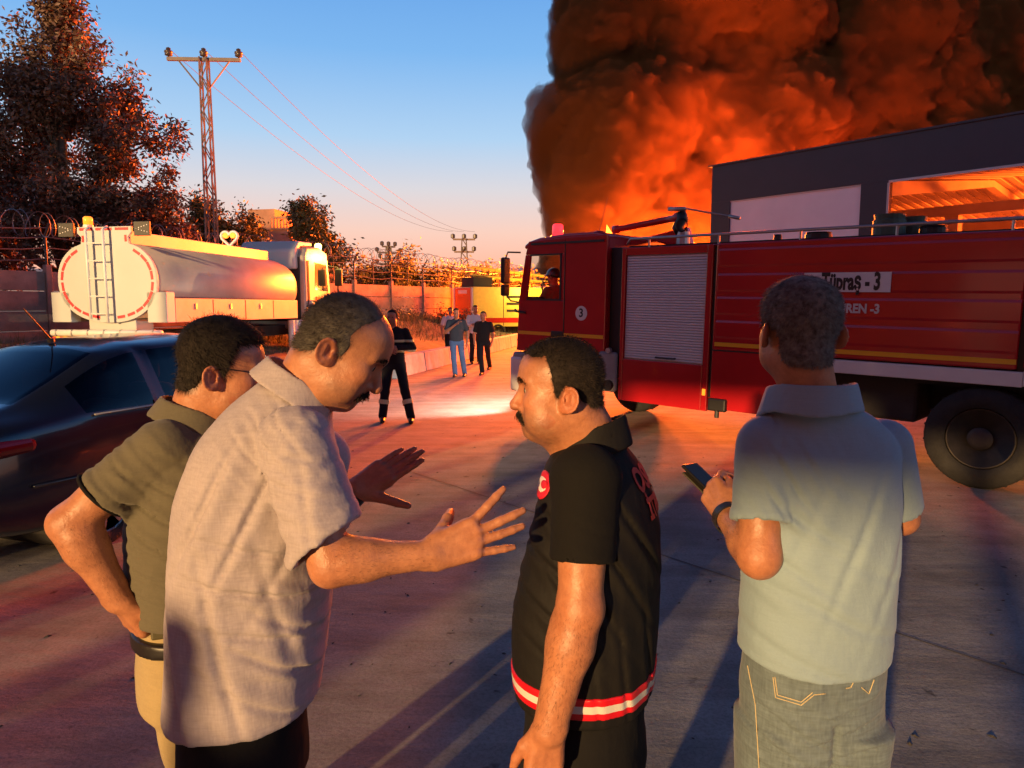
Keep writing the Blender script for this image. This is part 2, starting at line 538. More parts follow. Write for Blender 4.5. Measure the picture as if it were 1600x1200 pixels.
YARD = tag(g.build('pavement', M_CONC), kind='structure')
# saw-cut slab joints in the concrete, each a shallow dark strip
M_JOINT = mat('joint', (0.10, 0.095, 0.09), 0.95)
def joint(a, b, w=0.012):
    a, b = Vector(a), Vector(b); d = (b - a).normalized(); n = Vector((-d.y, d.x, 0)) * w / 2
    mb = MB(); z = Vector((0, 0, 0.004)); mb.quad(a - n + z, b - n + z, b + n + z, a + n + z)
    mb.build('slab_joint', M_JOINT, YARD)
jd = Vector((0.644, -0.765, 0)); jn = Vector((0.765, 0.644, 0))
for k in range(-1, 4):
    c0 = Vector((2.6, 3.2, 0)) + jn * (5.2 * k)
    joint(c0 - jd * (6.5 if k < 2 else 9), c0 + jd * 14)
# grit and crumbs lying on the slab
def crumbs():
    rs = random.Random(3); mb = MB()
    for i in range(900):
        if i < 520: x, y = rs.uniform(-3.5, 4.5), rs.uniform(2.2, 8.5)
        else: x, y = rs.uniform(-6, 9), rs.uniform(6, 18)
        s = rs.choice([0.003, 0.004, 0.005, 0.007, 0.010]) * rs.uniform(0.7, 1.3)
        a = rs.uniform(0, 6.28); e = rs.uniform(0.8, 2.2)
        P = []
        for k in range(5):
            t = a + 2 * math.pi * k / 5; rr = s * rs.uniform(0.7, 1.2)
            P.append(Vector((x + rr * e * math.cos(t) * math.cos(a) - rr * math.sin(t) * math.sin(a), y + rr * e * math.cos(t) * math.sin(a) + rr * math.sin(t) * math.cos(a), 0.001)))
        top = Vector((x, y, s * 0.8))
        n = len(mb.v)
        mb.add(P + [top], [(0, 1, 5), (1, 2, 5), (2, 3, 5), (3, 4, 5), (4, 0, 5)])
    o = mb.build('grit', mat('grit', (0.055, 0.05, 0.045), 0.95), fix=False)
    tag(o, 'dark grit and crumbs scattered over the concrete yard', 'grit', kind='stuff')
crumbs()

# far hills
def hills():
    mb = MB(); rs = np.random.RandomState(4); n = 160
    xs = np.linspace(-2400, 2400, n)
    prof = 120 + 45*np.sin(xs/420+1.0) + 24*np.sin(xs/170+2) + 10*np.sin(xs/66) + 4*rs.normal(size=n)
    vs, fs = [], []
    for i in range(n):
        vs += [(xs[i], 3000, -5), (xs[i], 3100, prof[i]*0.6), (xs[i], 3350, prof[i]), (xs[i], 4200, -5)]
    for i in range(n-1):
        for k in range(3): fs.append((4*i+k, 4*i+4+k, 4*i+5+k, 4*i+1+k))
    mb.add(vs, fs)
    tag(mb.build('hills', mat('hill', (0.34, 0.30, 0.34), 0.95, var=0.2, vscale=0.01), smooth=True), kind='structure')
hills()

# ------------------------------------------------------------------ kerb wall, bank, fence
M_BARR = mat('barrier_concrete', (0.52, 0.50, 0.47), 0.85, var=0.28, vscale=3.0, bump=0.3, bscale=12)
M_PANEL = mat('panel_concrete', (0.40, 0.26, 0.18), 0.9, var=0.3, vscale=1.6, bump=0.4, bscale=9)
M_STEEL_DK = mat('dark_steel', (0.10, 0.085, 0.075), 0.6, metal=0.4, var=0.3, vscale=4)
M_WIRE = mat('wire', (0.30, 0.27, 0.25), 0.5, metal=0.6)
b0 = Vector((-3.05, 17.6, 0)); b1 = Vector((1.2, 37.5, 0)); bd = (b1 - b0).normalized(); bn = Vector((-bd.y, bd.x, 0))
L = (b1 - b0).length; nb = 9
bw = empty('barrier_wall', b0, math.atan2(bd.y, bd.x), 'low pale concrete kerb wall of butted blocks along the dirt bank', 'wall')
for k in range(nb):
    w = L / nb
    poly = [Vector((0, -0.21, 0)), Vector((0, 0.21, 0)), Vector((0, 0.14, 0.52)), Vector((0, -0.14, 0.52))]
    mb = MB(); mb.prism(poly, (0, 0, 0), (w - 0.035, 0, 0))
    o = mb.build('block', M_BARR, bw, bevel=0.02); o.location = (k * w, 0, 0); o.rotation_euler = (0, 0, random.Random(k).uniform(-0.006, 0.006))

fA, fB = Vector((-15.6, 15.8, 0)), Vector((0.5, 45, 0))
fd = (fB - fA).normalized(); fn = Vector((-fd.y, fd.x, 0))
def bank():
    """earth bank between the kerb wall and the fence"""
    nu, nv = 90, 26; rs = np.random.RandomState(2)
    vs, fs = [], []
    for i in range(nu):
        s = i / (nu - 1) * 36 - 2
        for j in range(nv):
            t = j / (nv - 1)
            off = -5.2 + 11 * t                    # metres to the left of the fence line when positive
            p = fA + fd * s + fn * off
            h = 0.75 * min(1, max(0, (off + 5.2) / 4.2)) ** 0.8 + 0.02
            m = 0.55 * math.exp(-((s - 19.5) / 3.4) ** 2 - ((off + 1.9) / 1.5) ** 2)
            h += m + 0.07 * math.sin(p.x * 2.1) * math.sin(p.y * 1.7) + 0.035 * rs.normal() * min(1, h)
            if j == 0: h = -0.05
            vs.append((p.x, p.y, h))
    for i in range(nu - 1):
        for j in range(nv - 1): fs.append((i*nv+j, i*nv+j+1, (i+1)*nv+j+1, (i+1)*nv+j))
    mb = MB(); mb.add(vs, fs)
    o = mb.build('embankment', mat('bank_earth', (0.16, 0.11, 0.07), 0.95, col2=(0.30, 0.22, 0.14), vscale=1.8, bump=0.8, bscale=8), smooth=True)
    tag(o, kind='structure')
    # dry grass on the bank
    rs = random.Random(8); gb = MB()
    for i in range(9000):
        s = rs.uniform(0, 33); off = rs.uniform(-4.0, 0.4)
        if rs.random() < 0.45: s = rs.gauss(20, 3.0); off = rs.gauss(-1.6, 0.9)
        p = fA + fd * s + fn * off
        z = 0.75 * min(1, max(0, (off + 5.2) / 4.2)) ** 0.8 + 0.55 * math.exp(-((s - 19.5) / 3.4) ** 2 - ((off + 1.9) / 1.5) ** 2) - 0.03
        h = rs.uniform(0.12, 0.5); a = rs.uniform(0, 6.28); w = rs.uniform(0.008, 0.02)
        tip = Vector((p.x + rs.gauss(0, 0.14), p.y + rs.gauss(0, 0.14), z + h))
        q = Vector((math.cos(a) * w, math.sin(a) * w, 0)); b = Vector((p.x, p.y, z))
        gb.add([b - q, b + q, tip], [(0, 1, 2)])
    o = gb.build('dry_grass', mat('dry_grass', (0.22, 0.17, 0.07), 0.9, var=0.4, vscale=0.8), fix=False)
    tag(o, 'dry tufted grass covering the earth bank below the fence', 'grass', kind='stuff')
bank()
fence = empty('perimeter_fence', fA, math.atan2(fd.y, fd.x), 'concrete panel fence with steel posts and coiled wire along the bank', 'fence')
FL = (fB - fA).length; npan = 13; pw = FL / npan
for k in range(npan):
    for r in range(4):
        mb = MB(); mb.bx(0.09, pw - 0.09, -0.035, 0.035, 0.01, 0.545)
        o = mb.build('panel', M_PANEL, fence, bevel=0.012, seg=1); o.location = (k * pw, random.Random(k*7+r).uniform(-0.01, 0.01), 0.55 + r * 0.555)
    mb = MB(); mb.bx(-0.085, 0.085, -0.09, 0.09, 0, 2.55)
    o = mb.build('post', M_PANEL, fence, bevel=0.015, seg=1); o.location = (k * pw, 0, 0.4)
    mb = MB(); mb.tube([(0, 0, 2.9), (0, 0, 3.75), (0, -0.28, 4.1)], 0.035, 6)
    o = mb.build('wire_arm', M_STEEL_DK, fence); o.location = (k * pw, 0, 0)
    mb = MB(); mb.tube([(0, 0, 2.7), (0, 0, 3.95)], 0.022, 6)
    o = mb.build('wire_arm', M_STEEL_DK, fence); o.location = (k * pw + pw / 2, 0, 0)
for z, y in ((3.1, 0), (3.4, 0), (3.7, 0), (3.95, -0.18)):
    pts = []
    for k in range(npan * 4 + 1):
        t = k / 4; pts.append((t * pw, y, z - 0.05 * math.sin(math.pi * (t % 1)) - 0.04 * math.sin(t * 5.1)))
    mb = MB(); mb.tube(pts, 0.014, 4); mb.build('wire', M_WIRE, fence)
pts = []
for k in range(1500):
    t = k / 1500 * FL; a = t * 2 * math.pi / 0.34
    rr = 0.30 + 0.05 * math.sin(t * 1.7)
    pts.append((t + 0.1 * math.sin(a * 0.5), rr * math.cos(a) - 0.15, 4.05 + rr * math.sin(a)))
mb = MB(); mb.tube(pts, 0.011, 3); mb.build('coiled_wire', M_WIRE, fence)

# ------------------------------------------------------------------ vegetation
def leaf_mat(name, a, b):
    m = mat(name, a, 0.55, col2=b, vscale=0.9, detail=3)
    p = m.node_tree.nodes['Principled BSDF']
    p.inputs['Subsurface Weight'].default_value = 0.0
    return m
M_BARK = mat('bark', (0.09, 0.065, 0.045), 0.9, var=0.35, vscale=5, bump=0.6, bscale=20)
M_LEAF_A = leaf_mat('leaf_ash', (0.11, 0.058, 0.034), (0.19, 0.095, 0.050))
M_LEAF_B = leaf_mat('leaf_green', (0.075, 0.075, 0.022), (0.14, 0.12, 0.035))

def tree(name, label, base, height, lobes, nleaf, leaf, mleaf, seed, trunk_r=0.2, cat='tree', group=None, twigs=0, bare=None):
    """lobes: ellipsoids (centre offset from base, radii) that the limbs grow into"""
    rs = random.Random(seed); base = Vector(base)
    root = empty(name, base, 0, label, cat, group)
    tb = MB()
    fork = Vector((rs.uniform(-.2, .2), rs.uniform(-.2, .2), height * 0.22))
    tb.tube([(0, 0, -0.3), fork * 0.5 + Vector((0.05, 0, 0)), fork], [trunk_r * 1.25, trunk_r, trunk_r * 0.85], 8)
    anchors = []
    for (c, r) in lobes:
        c = Vector(c); r = Vector(r)
        mid = fork.lerp(c, 0.55) + Vector((rs.uniform(-.3, .3), rs.uniform(-.3, .3), 0.2))
        tb.tube([fork * 0.9, mid, c], [trunk_r * 0.6, trunk_r * 0.4, trunk_r * 0.2], 6)
        nb = max(5, int(10 * (r.x * r.z) ** 0.5))
        for k in range(nb):
            d = Vector((rs.gauss(0, 1), rs.gauss(0, 1), rs.gauss(0.25, 0.9))).normalized()
            u = rs.uniform(0.55, 1.0)
            end = c + Vector((d.x * r.x, d.y * r.y, d.z * r.z)) * u
            st = mid.lerp(c, rs.random())
            m2 = st.lerp(end, 0.5) + Vector((rs.uniform(-.15, .15), rs.uniform(-.15, .15), rs.uniform(0, .25))) * r.x * 0.4
            tb.tube([st, m2, end], [trunk_r * 0.16, trunk_r * 0.1, trunk_r * 0.03 + 0.004], 4)
            for q in range(5):
                t = rs.uniform(0.35, 1.0); p = st.lerp(m2, t * 2) if t < 0.5 else m2.lerp(end, t * 2 - 1)
                e2 = p + Vector((rs.gauss(0, 1), rs.gauss(0, 1), rs.gauss(0.1, 0.8))).normalized() * rs.uniform(0.25, 0.6) * r.x * 0.5
                tb.tube([p, e2], [0.012, 0.005], 3); anchors.append((p, e2))
            anchors.append((m2, end))
    tb.build('trunk', M_BARK, root, smooth=True, fix=False)
    # leaves hang in sprays along the twigs
    V, F = [], []
    for i in range(nleaf):
        p, e = anchors[rs.randrange(len(anchors))]
        t = rs.random() ** 0.7
        c = p.lerp(e, t) + Vector((rs.gauss(0, 1), rs.gauss(0, 1), rs.gauss(-0.2, 1))) * leaf * 1.1
        d = Vector((rs.gauss(0, 1), rs.gauss(0, 1), rs.gauss(-0.35, 0.6))).normalized()
        n = Vector((rs.gauss(0, .7), rs.gauss(0, .7), rs.gauss(0.5, .7))).normalized()
        s = d.cross(n)
        if s.length < 1e-3: continue
        s.normalize(); l = leaf * rs.uniform(0.7, 1.4); w = l * 0.2
        k = len(V)
        up = s.cross(d) * l * 0.08
        V += [c, c + d * l * 0.5 + s * w - up, c + d * l - up * 2, c + d * l * 0.5 - s * w - up]
        F.append((k, k + 1, k + 2, k + 3))
    me = np_mesh('crown', np.array([tuple(v) for v in V], np.float32), np.array(F))
    me.polygons.foreach_set('use_smooth', np.zeros(len(F), bool))
    link_mesh('crown', me, mleaf, root)
    return root

tree('ash_tree', 'tall ash tree with brown reddish leaves behind the tanker', (-15.2, 24.5, 0.5), 11,
     [((-1.9, 0, 7.2), (3.2, 2.4, 3.4)), ((0.0, 0, 8.6), (2.3, 2.0, 2.6)), ((0.1, .2, 10.9), (1.1, 1.0, 1.6)), ((2.3, 0, 6.9), (1.9, 1.8, 2.4)), ((0.2, -0.4, 4.4), (3.6, 2.2, 2.1)),
      ((-3.4, 0, 3.6), (3.0, 2, 2.4)), ((2.6, .3, 4.4), (1.9, 1.6, 1.9))], 85000, 0.165, M_LEAF_A, 11, 0.3)
tree('bare_tree', 'thin bare twigs of a dying tree beside the ash tree', (-18.6, 23.5, 0.5), 10,
     [((0.3, 0, 8.6), (0.9, 1, 2.9)), ((-0.8, 0, 6.2), (1.2, 1, 2.5))], 60, 0.1, M_LEAF_A, 5, 0.12)
tree('dark_tree', 'dark bushy tree below the lattice power pole', (-14.4, 34, 0.5), 6.5,
     [((-0.4, 0, 4.2), (2.0, 1.5, 1.9)), ((0.1, 0, 5.7), (1.1, 1, 1.1)), ((1.0, 0, 4.6), (1.1, 1, 1.6))], 10000, 0.2, M_LEAF_B, 21, 0.16)
tree('dark_tree', 'slim dark tree between the power pole and the brick building', (-13.0, 35.2, 0.5), 6,
     [((0.1, 0, 4.6), (1.0, 1.0, 1.9)), ((0.5, 0, 3.4), (1.4, 1.2, 1.6))], 6500, 0.2, M_LEAF_B, 22, 0.13)
tree('round_tree', 'round leafy tree standing alone beyond the tanker cab', (-9.3, 34, 0.5), 6.6,
     [((-0.1, 0, 5.0), (1.35, 1.2, 1.4)), ((0.35, 0, 3.9), (1.4, 1.2, 1.3)), ((-0.6, 0, 6.0), (0.8, .8, .9))], 8500, 0.19, M_LEAF_B, 23, 0.15)
tree('hedge_tree', 'wide orange lit tree clump behind the fence under the far pylon', (-8.2, 50, 0), 5,
     [((-1.8, 0, 3.4), (2.7, 1.8, 2.3)), ((0.8, 0, 3.9), (2.3, 1.8, 2.1)), ((3.2, 0, 2.9), (2.2, 1.8, 2.0))], 15000, 0.26, M_LEAF_B, 24, 0.16)
tree('hedge_tree', 'orange lit trees beside the far ladder engine', (-2.2, 56, 0), 4.6,
     [((-1.2, 0, 3.2), (2.1, 1.5, 1.9)), ((0.8, 0, 3.4), (2.0, 1.5, 1.9)), ((2.6, 0, 3.0), (1.9, 1.5, 1.9))], 12000, 0.28, M_LEAF_B, 25, 0.15)
tree('fence_shrub', 'scrubby shrub growing against the fence near the tanker', (-16.8, 19.6, 0.4), 3.0,
     [((0, 0, 1.6), (1.5, 1.0, 1.3)), ((1.6, 0.4, 1.4), (1.2, 0.9, 1.1)), ((-1.6, -.3, 1.5), (1.3, .9, 1.3))], 5200, 0.13, M_LEAF_A, 26, 0.06, cat='shrub')
tree('fence_shrub', 'low weedy shrub on the bank beside the far ladder engine', (-3.3, 33.5, 0.5), 1.3,
     [((0, 0, 0.7), (1.2, 0.8, 0.55)), ((1.1, 0.8, 0.6), (0.8, 0.7, 0.5)), ((-1.4, -0.8, .7), (1.2, .7, .6))], 2600, 0.12, M_LEAF_A, 27, 0.04, cat='shrub')

# ------------------------------------------------------------------ power poles and lines
M_POLE = mat('pole_steel', (0.16, 0.13, 0.115), 0.7, metal=0.3, var=0.2, vscale=3)
M_INSUL = mat('insulator', (0.05, 0.035, 0.03), 0.35)
def insulator(mb, x, z):
    mb.lathe([(0.03, 0), (0.05, 0.04), (0.16, 0.07), (0.16, 0.12), (0.10, 0.14), (0.18, 0.18), (0.17, 0.25), (0.09, 0.28), (0.10, 0.36), (0.03, 0.40)], 10, Matrix.Translation((x, 0, z)))
def lattice(root, w0, w1, H, nseg, r):
    for sx in (-1, 1):
        for sy in (-1, 1):
            mb = MB(); mb.tube([(sx*w0/2, sy*w0/2, 0), (sx*w1/2, sy*w1/2, H)], r, 4); mb.build('upright', M_POLE, root)
    mb = MB()
    for k in range(nseg):
        z0, z1 = H*k/nseg, H*(k+1)/nseg
        a, b = (w0 + (w1-w0)*k/nseg)/2, (w0 + (w1-w0)*(k+1)/nseg)/2; s = 1 if k % 2 else -1
        for q in (-1, 1):
            mb.tube([(s*a, q*a, z0), (-s*b, q*b, z1)], r*0.6, 4); mb.tube([(q*a, s*a, z0), (q*b, -s*b, z1)], r*0.6, 4)
    mb.build('lattice_bracing', M_POLE, root)
pp = W(328, 300, 32)
pole = empty('power_pole', (pp.x, 32, 0), R(3), 'tall lattice steel power pole with one wide crossarm and three insulators', 'power pole')
lattice(pole, 0.44, 0.30, 12.45, 17, 0.042)
mb = MB(); mb.bx(-1.55, 1.55, -0.07, 0.07, 12.3, 12.44); mb.build('crossarm', M_POLE, pole)
for s in (-1, 1):
    mb = MB(); mb.tube([(s*1.08, 0, 12.32), (s*0.16, 0, 11.15)], 0.035, 5); mb.build('brace', M_POLE, pole)
for x in (-1.48, 0, 1.48):
    mb = MB(); insulator(mb, x, 12.45); mb.build('insulator', M_INSUL, pole, smooth=True)
def pylon(px, y_top, d, label, arms, rz):
    p = W(px, y_top, d); H = p.z
    r = empty('power_pylon', (p.x, d, 0), rz, label, 'power pylon')
    lattice(r, 1.5, 0.5, H - 0.6, 12, 0.07)
    for (z, w) in arms:
        mb = MB(); mb.bx(-w, w, -0.1, 0.1, H - z - 0.1, H - z + 0.1); mb.build('crossarm', M_POLE, r)
        for x in (-w, 0, w):
            mb = MB(); mb.lathe([(0.05, 0), (0.26, 0.1), (0.26, 0.5), (0.08, 0.6)], 8, Matrix.Translation((x, 0, H - z + 0.08))); mb.build('insulator', M_INSUL, r)
    return r
pylon(725, 365, 88, 'far lattice pylon with three crossarms beyond the ladder engine', [(0.7, 1.35), (2.2, 1.2), (4.9, 1.2)], R(4))
pylon(607, 377, 95, 'far dark pylon with many short crossarms above the tree clump', [(0.7, 0.9), (1.5, 1.6), (2.3, 1.2), (3.0, 1.6)], R(30))
for k, x in enumerate((-1.48, 0, 1.48)):
    a = Vector((pp.x + x, 32, 12.8)); q = W(725, 362, 88); b = Vector((q.x + x * 0.9, 88, q.z))
    pts = []
    for i in range(25):
        t = i / 24; p = a.lerp(b, t); p.z -= 4 * 1.9 * t * (1 - t); pts.append(p)
    mb = MB(); mb.tube(pts, 0.012, 5)
    tag(mb.build('power_line', mat('line%d' % k, (0.07, 0.06, 0.06), 0.9)), ['sagging power line from the insulator on the tree side of the lattice pole', 'sagging power line from the middle insulator of the lattice pole', 'sagging power line from the insulator on the smoke side of the lattice pole'][k], 'power line', 'overhead power lines')

# ------------------------------------------------------------------ far brick building behind the trees
bb = W(425, 380, 46)
fbld = empty('brick_building', (bb.x, 46, 0), R(-12), 'reddish flat-roofed building with railing seen between the trees', 'building')
M_BRICK = mat('far_brick', (0.33, 0.16, 0.10), 0.9, var=0.2, vscale=1.0)
mb = MB(); mb.bx(-2.4, 1.4, 0, 6, 0, 6.6); mb.build('wall', M_BRICK, fbld)
mb = MB(); mb.bx(-2.0, -0.1, 0.6, 4, 6.6, 8.0); mb.build('stair_tower', M_BRICK, fbld)
mb = MB(); mb.bx(-2.5, 1.5, -0.1, 6.1, 6.6, 6.72); mb.build('roof', M_BRICK, fbld)
for k in range(7):
    mb = MB(); mb.bx(-0.05 + k*0.22, 0.03 + k*0.22, -0.05, 0.05, 6.72, 7.35); mb.build('railing_post', M_BRICK, fbld)
mb = MB(); mb.bx(-0.1, 1.45, -0.06, 0.06, 7.3, 7.42); mb.build('railing', M_BRICK, fbld)
for k in range(2):
    mb = MB(); mb.bx(-1.7 + k*1.6, -0.8 + k*1.6, -0.03, 0.02, 4.2, 5.4); mb.build('window', mat('fwin%d' % k, (0.03, 0.03, 0.035), 0.15), fbld)

# ------------------------------------------------------------------ burning hall
HX = Vector((7.14, 26, 0)); hu = Vector((0.644, -0.765, 0)); hrz = math.atan2(hu.y, hu.x)
hall = empty('burning_hall', HX, hrz, 'dark clad industrial hall with a pale roller door and an open bay glowing orange', 'building')
M_CLAD = mat('cladding', (0.026, 0.019, 0.028), 0.55, var=0.12, vscale=1.2, metal=0.0)
M_DOOR = mat('roller_door_white', (0.66, 0.60, 0.60), 0.6, var=0.06, vscale=0.7)
M_HALLIN = mat('hall_inside', (0.55, 0.47, 0.42), 0.8, var=0.12, vscale=1.0)
M_TRIM = mat('trim_light', (0.45, 0.40, 0.38), 0.5)
def wallpiece(x0, x1, z0, z1, y0=0.0, y1=0.25):
    mb = MB(); mb.bx(x0, x1, y0, y1, z0, z1); mb.build('wall', M_CLAD, hall)
TOPZ, DZ = 6.72, 5.46
wallpiece(0, 26, DZ, TOPZ)
edges = [0, 0.755, 5.27, 6.08, 10.6, 11.4, 15.9, 16.7, 21.2, 26]
for k in range(0, len(edges), 2): wallpiece(edges[k], edges[k+1], 0, DZ - 0.002)
mb = MB(); mb.bx(-0.12, 0.0, 0.252, 20, 0, TOPZ - 0.004); mb.build('wall', M_CLAD, hall)
# coping
mb = MB(); mb.bx(-0.15, 26, -0.05, 0.30, TOPZ + 0.001, TOPZ + 0.06); mb.build('coping', M_CLAD, hall)
# closed doors: one smooth insulated leaf in a shallow frame
for x0, x1 in ((0.757, 5.268), (16.702, 21.198)):
    mb = MB(); mb.bx(x0, x1, 0.06, 0.12, 0, DZ - 0.004); d = mb.build('sliding_door', M_DOOR, hall)
    mb = MB(); mb.bx(x0, x1, 0.03, 0.058, DZ - 0.05, DZ - 0.006); mb.build('door_rail', M_TRIM, d)
for x0, x1 in ((6.08, 10.6), (11.4, 15.9)):
    mb = MB(); mb.bx(x0, x1, -0.03, 0.0 - 0.002, DZ - 0.07, DZ - 0.002); mb.build('door_frame', M_TRIM, hall)
    for x in (x0, x1):
        mb = MB(); mb.bx(x - 0.03, x + 0.03, -0.03, -0.002, 0, DZ - 0.072); mb.build('door_frame', M_TRIM, hall)
# inside: columns, rafters, purlins, corrugated roof, half-open back
for xx in (-0.0, 5.67, 11.0, 16.3, 21.6):
    for yy in (6.5, 13):
        mb = MB(); mb.bx(xx - 0.22, xx + 0.22, yy - 0.22, yy + 0.22, 0, 5.0); mb.build('column', M_HALLIN, hall, bevel=0.02)
    mb = MB(); mb.prism([Vector((0, 0.3, 5.05)), Vector((0, 10, 6.35)), Vector((0, 20, 5.05)), Vector((0, 20, 5.5)), Vector((0, 10, 6.6)), Vector((0, 0.3, 5.5))], (xx - 0.15, 0, 0), (xx + 0.15, 0, 0)); mb.build('rafter', M_HALLIN, hall)
for yy in (6.5, 13):
    mb = MB(); mb.bx(-0.1, 25.9, yy - 0.15, yy + 0.15, 5.0 + 0.002, 5.35); mb.build('beam', M_HALLIN, hall)
def roof_sheet(y0, z0, y1, z1):
    mb = MB(); n = 130
    for k in range(n):
        x0 = k * 0.2; a = 0.0 if k % 2 else 0.05
        mb.add([(x0, y0, z0 + a), (x0 + 0.2, y0, z0 + a), (x0 + 0.2, y1, z1 + a), (x0, y1, z1 + a)], [(0, 1, 2, 3)])
        mb.add([(x0 + 0.2, y0, z0), (x0 + 0.2, y0, z0 + 0.05), (x0 + 0.2, y1, z1 + 0.05), (x0 + 0.2, y1, z1)], [(0, 1, 2, 3)])
    mb.build('roof', M_HALLIN, hall, fix=False)
roof_sheet(0.26, 5.55, 10, 6.64); roof_sheet(10, 6.64, 20, 5.55)
mb = MB(); mb.bx(0, 26, 19.9, 20.1, 3.6, 5.5); mb.build('back_wall', M_HALLIN, hall)
def hp(u, n, z=0.0):
    p = HX + hu * u + Vector((0.765, 0.644, 0)) * n; return Vector((p.x, p.y, z))
_rf = random.Random(15)
fire(hp(16.5, 15.0), 'flames burning low inside the open bay of the hall',
     [(_rf.uniform(-3.5, 3.5), _rf.uniform(-1.2, 1.5), _rf.uniform(1.6, 3.0), _rf.uniform(0.3, 0.6), 40 + k) for k in range(10)],
     [((0, -1, 3.2), 30000, 0.8, (1, 0.11, 0.008))])

# ------------------------------------------------------------------ unseen light blockers added behind the viewer: low light passes only opening and gap
gw_v = -8.2
gu, gv = Vector((0.865, -0.5, 0)), Vector((0.5, 0.865, 0))
gw = empty('light_blocker', gu * 0 + gv * gw_v, math.atan2(gu.y, gu.x), 'added unseen dark wall with a low opening that shapes the light behind the assumed onlookers', 'wall')
M_BLOCKER = mat('light_blocker_dark', (0.07, 0.07, 0.075), 0.9, var=0.15, vscale=0.6)
for (u0, u1, z0, z1) in ((-15.0, -7.5, 0, 12.5), (2.9, 24, 0, 12.5), (-7.498, -0.46, 3.12, 12.5), (-0.458, 2.898, 2.80, 12.5)):
    mb = MB(); mb.bx(u0, u1, -0.4, 0, z0, z1); mb.build('blocker_slab', M_BLOCKER, gw)
for u in (-3.6, 0.55, 1.7):
    mb = MB(); mb.bx(u - 0.14, u + 0.14, -0.38, -0.02, 0, 3.12 if u < -0.46 else 2.80); mb.build('blocker_post', M_BLOCKER, gw)
gw2 = empty('side_blocker', gu * -17.8 + gv * gw_v, math.atan2(gu.y, gu.x), 'added unseen dark block that shades the background, beside a gap for the light', 'building')  # second unseen block, added to shade the background; the gap lights the tanker
mb = MB(); mb.bx(-26, 0, -8, 0, 0, 12.5); mb.build('side_blocker_box', M_BLOCKER, gw2)
# ------------------------------------------------------------------ shared vehicle bits
M_RED = mat('fire_red', (0.46, 0.008, 0.013), 0.24, var=0.10, vscale=1.5, coat=0.5, rvar=0.06)
M_BLACK = mat('black_trim', (0.012, 0.012, 0.013), 0.5)
M_RUBBER = mat('tyre_rubber', (0.018, 0.017, 0.017), 0.85, var=0.3, vscale=10, bump=0.3, bscale=50)
M_RIM = mat('wheel_rim', (0.060, 0.050, 0.042), 0.65, metal=0.3, var=0.25, vscale=8)
M_CHASSIS = mat('chassis', (0.022, 0.02, 0.019), 0.8, var=0.3, vscale=5)
M_ALU = mat('shutter_alu', (0.66, 0.65, 0.66), 0.45, metal=0.08, var=0.06, vscale=3)
M_PIPE = mat('galv_pipe', (0.42, 0.41, 0.40), 0.4, metal=0.7)
M_YELLOW = mat('yellow_tape', (0.85, 0.42, 0.02), 0.35)
M_WHITEP = mat('white_paint', (0.72, 0.71, 0.68), 0.4, var=0.08, vscale=2)
M_GREYPL = mat('grey_plastic', (0.27, 0.26, 0.26), 0.55, var=0.12, vscale=4)
M_ORANGE_L = mat('amber_lens', (0.9, 0.25, 0.02), 0.2, emit=(1, 0.28, 0.02), estr=1.2)
M_RED_L = mat('red_beacon', (0.9, 0.02, 0.03), 0.15, emit=(1, 0.03, 0.04), estr=1.6)
M_LAMPY = mat('lit_yellow_lamp', (1, 0.85, 0.2), 0.3, emit=(1, 0.75, 0.12), estr=14)
M_SEAT = mat('seat_cloth', (0.03, 0.03, 0.032), 0.9)

def glass_mat(name, tint, refl=0.10):
    m = bpy.data.materials.new(name); m.use_nodes = True; nt = m.node_tree; nt.nodes.clear()
    o = nt.nodes.new('ShaderNodeOutputMaterial'); t = nt.nodes.new('ShaderNodeBsdfTransparent'); g = nt.nodes.new('ShaderNodeBsdfGlossy')
    f = nt.nodes.new('ShaderNodeFresnel'); x = nt.nodes.new('ShaderNodeMixShader')
    f.inputs['IOR'].default_value = 1.5; t.inputs['Color'].default_value = (*tint, 1); g.inputs['Roughness'].default_value = 0.02
    g.inputs['Color'].default_value = (0.9, 0.9, 0.9, 1)
    nt.links.new(f.outputs[0], x.inputs[0]); nt.links.new(t.outputs[0], x.inputs[1]); nt.links.new(g.outputs[0], x.inputs[2]); nt.links.new(x.outputs[0], o.inputs['Surface'])
    return m
M_GLASS = glass_mat('clear_glass', (0.86, 0.90, 0.88))
M_GLASS_DK = glass_mat('tinted_glass', (0.45, 0.47, 0.47))

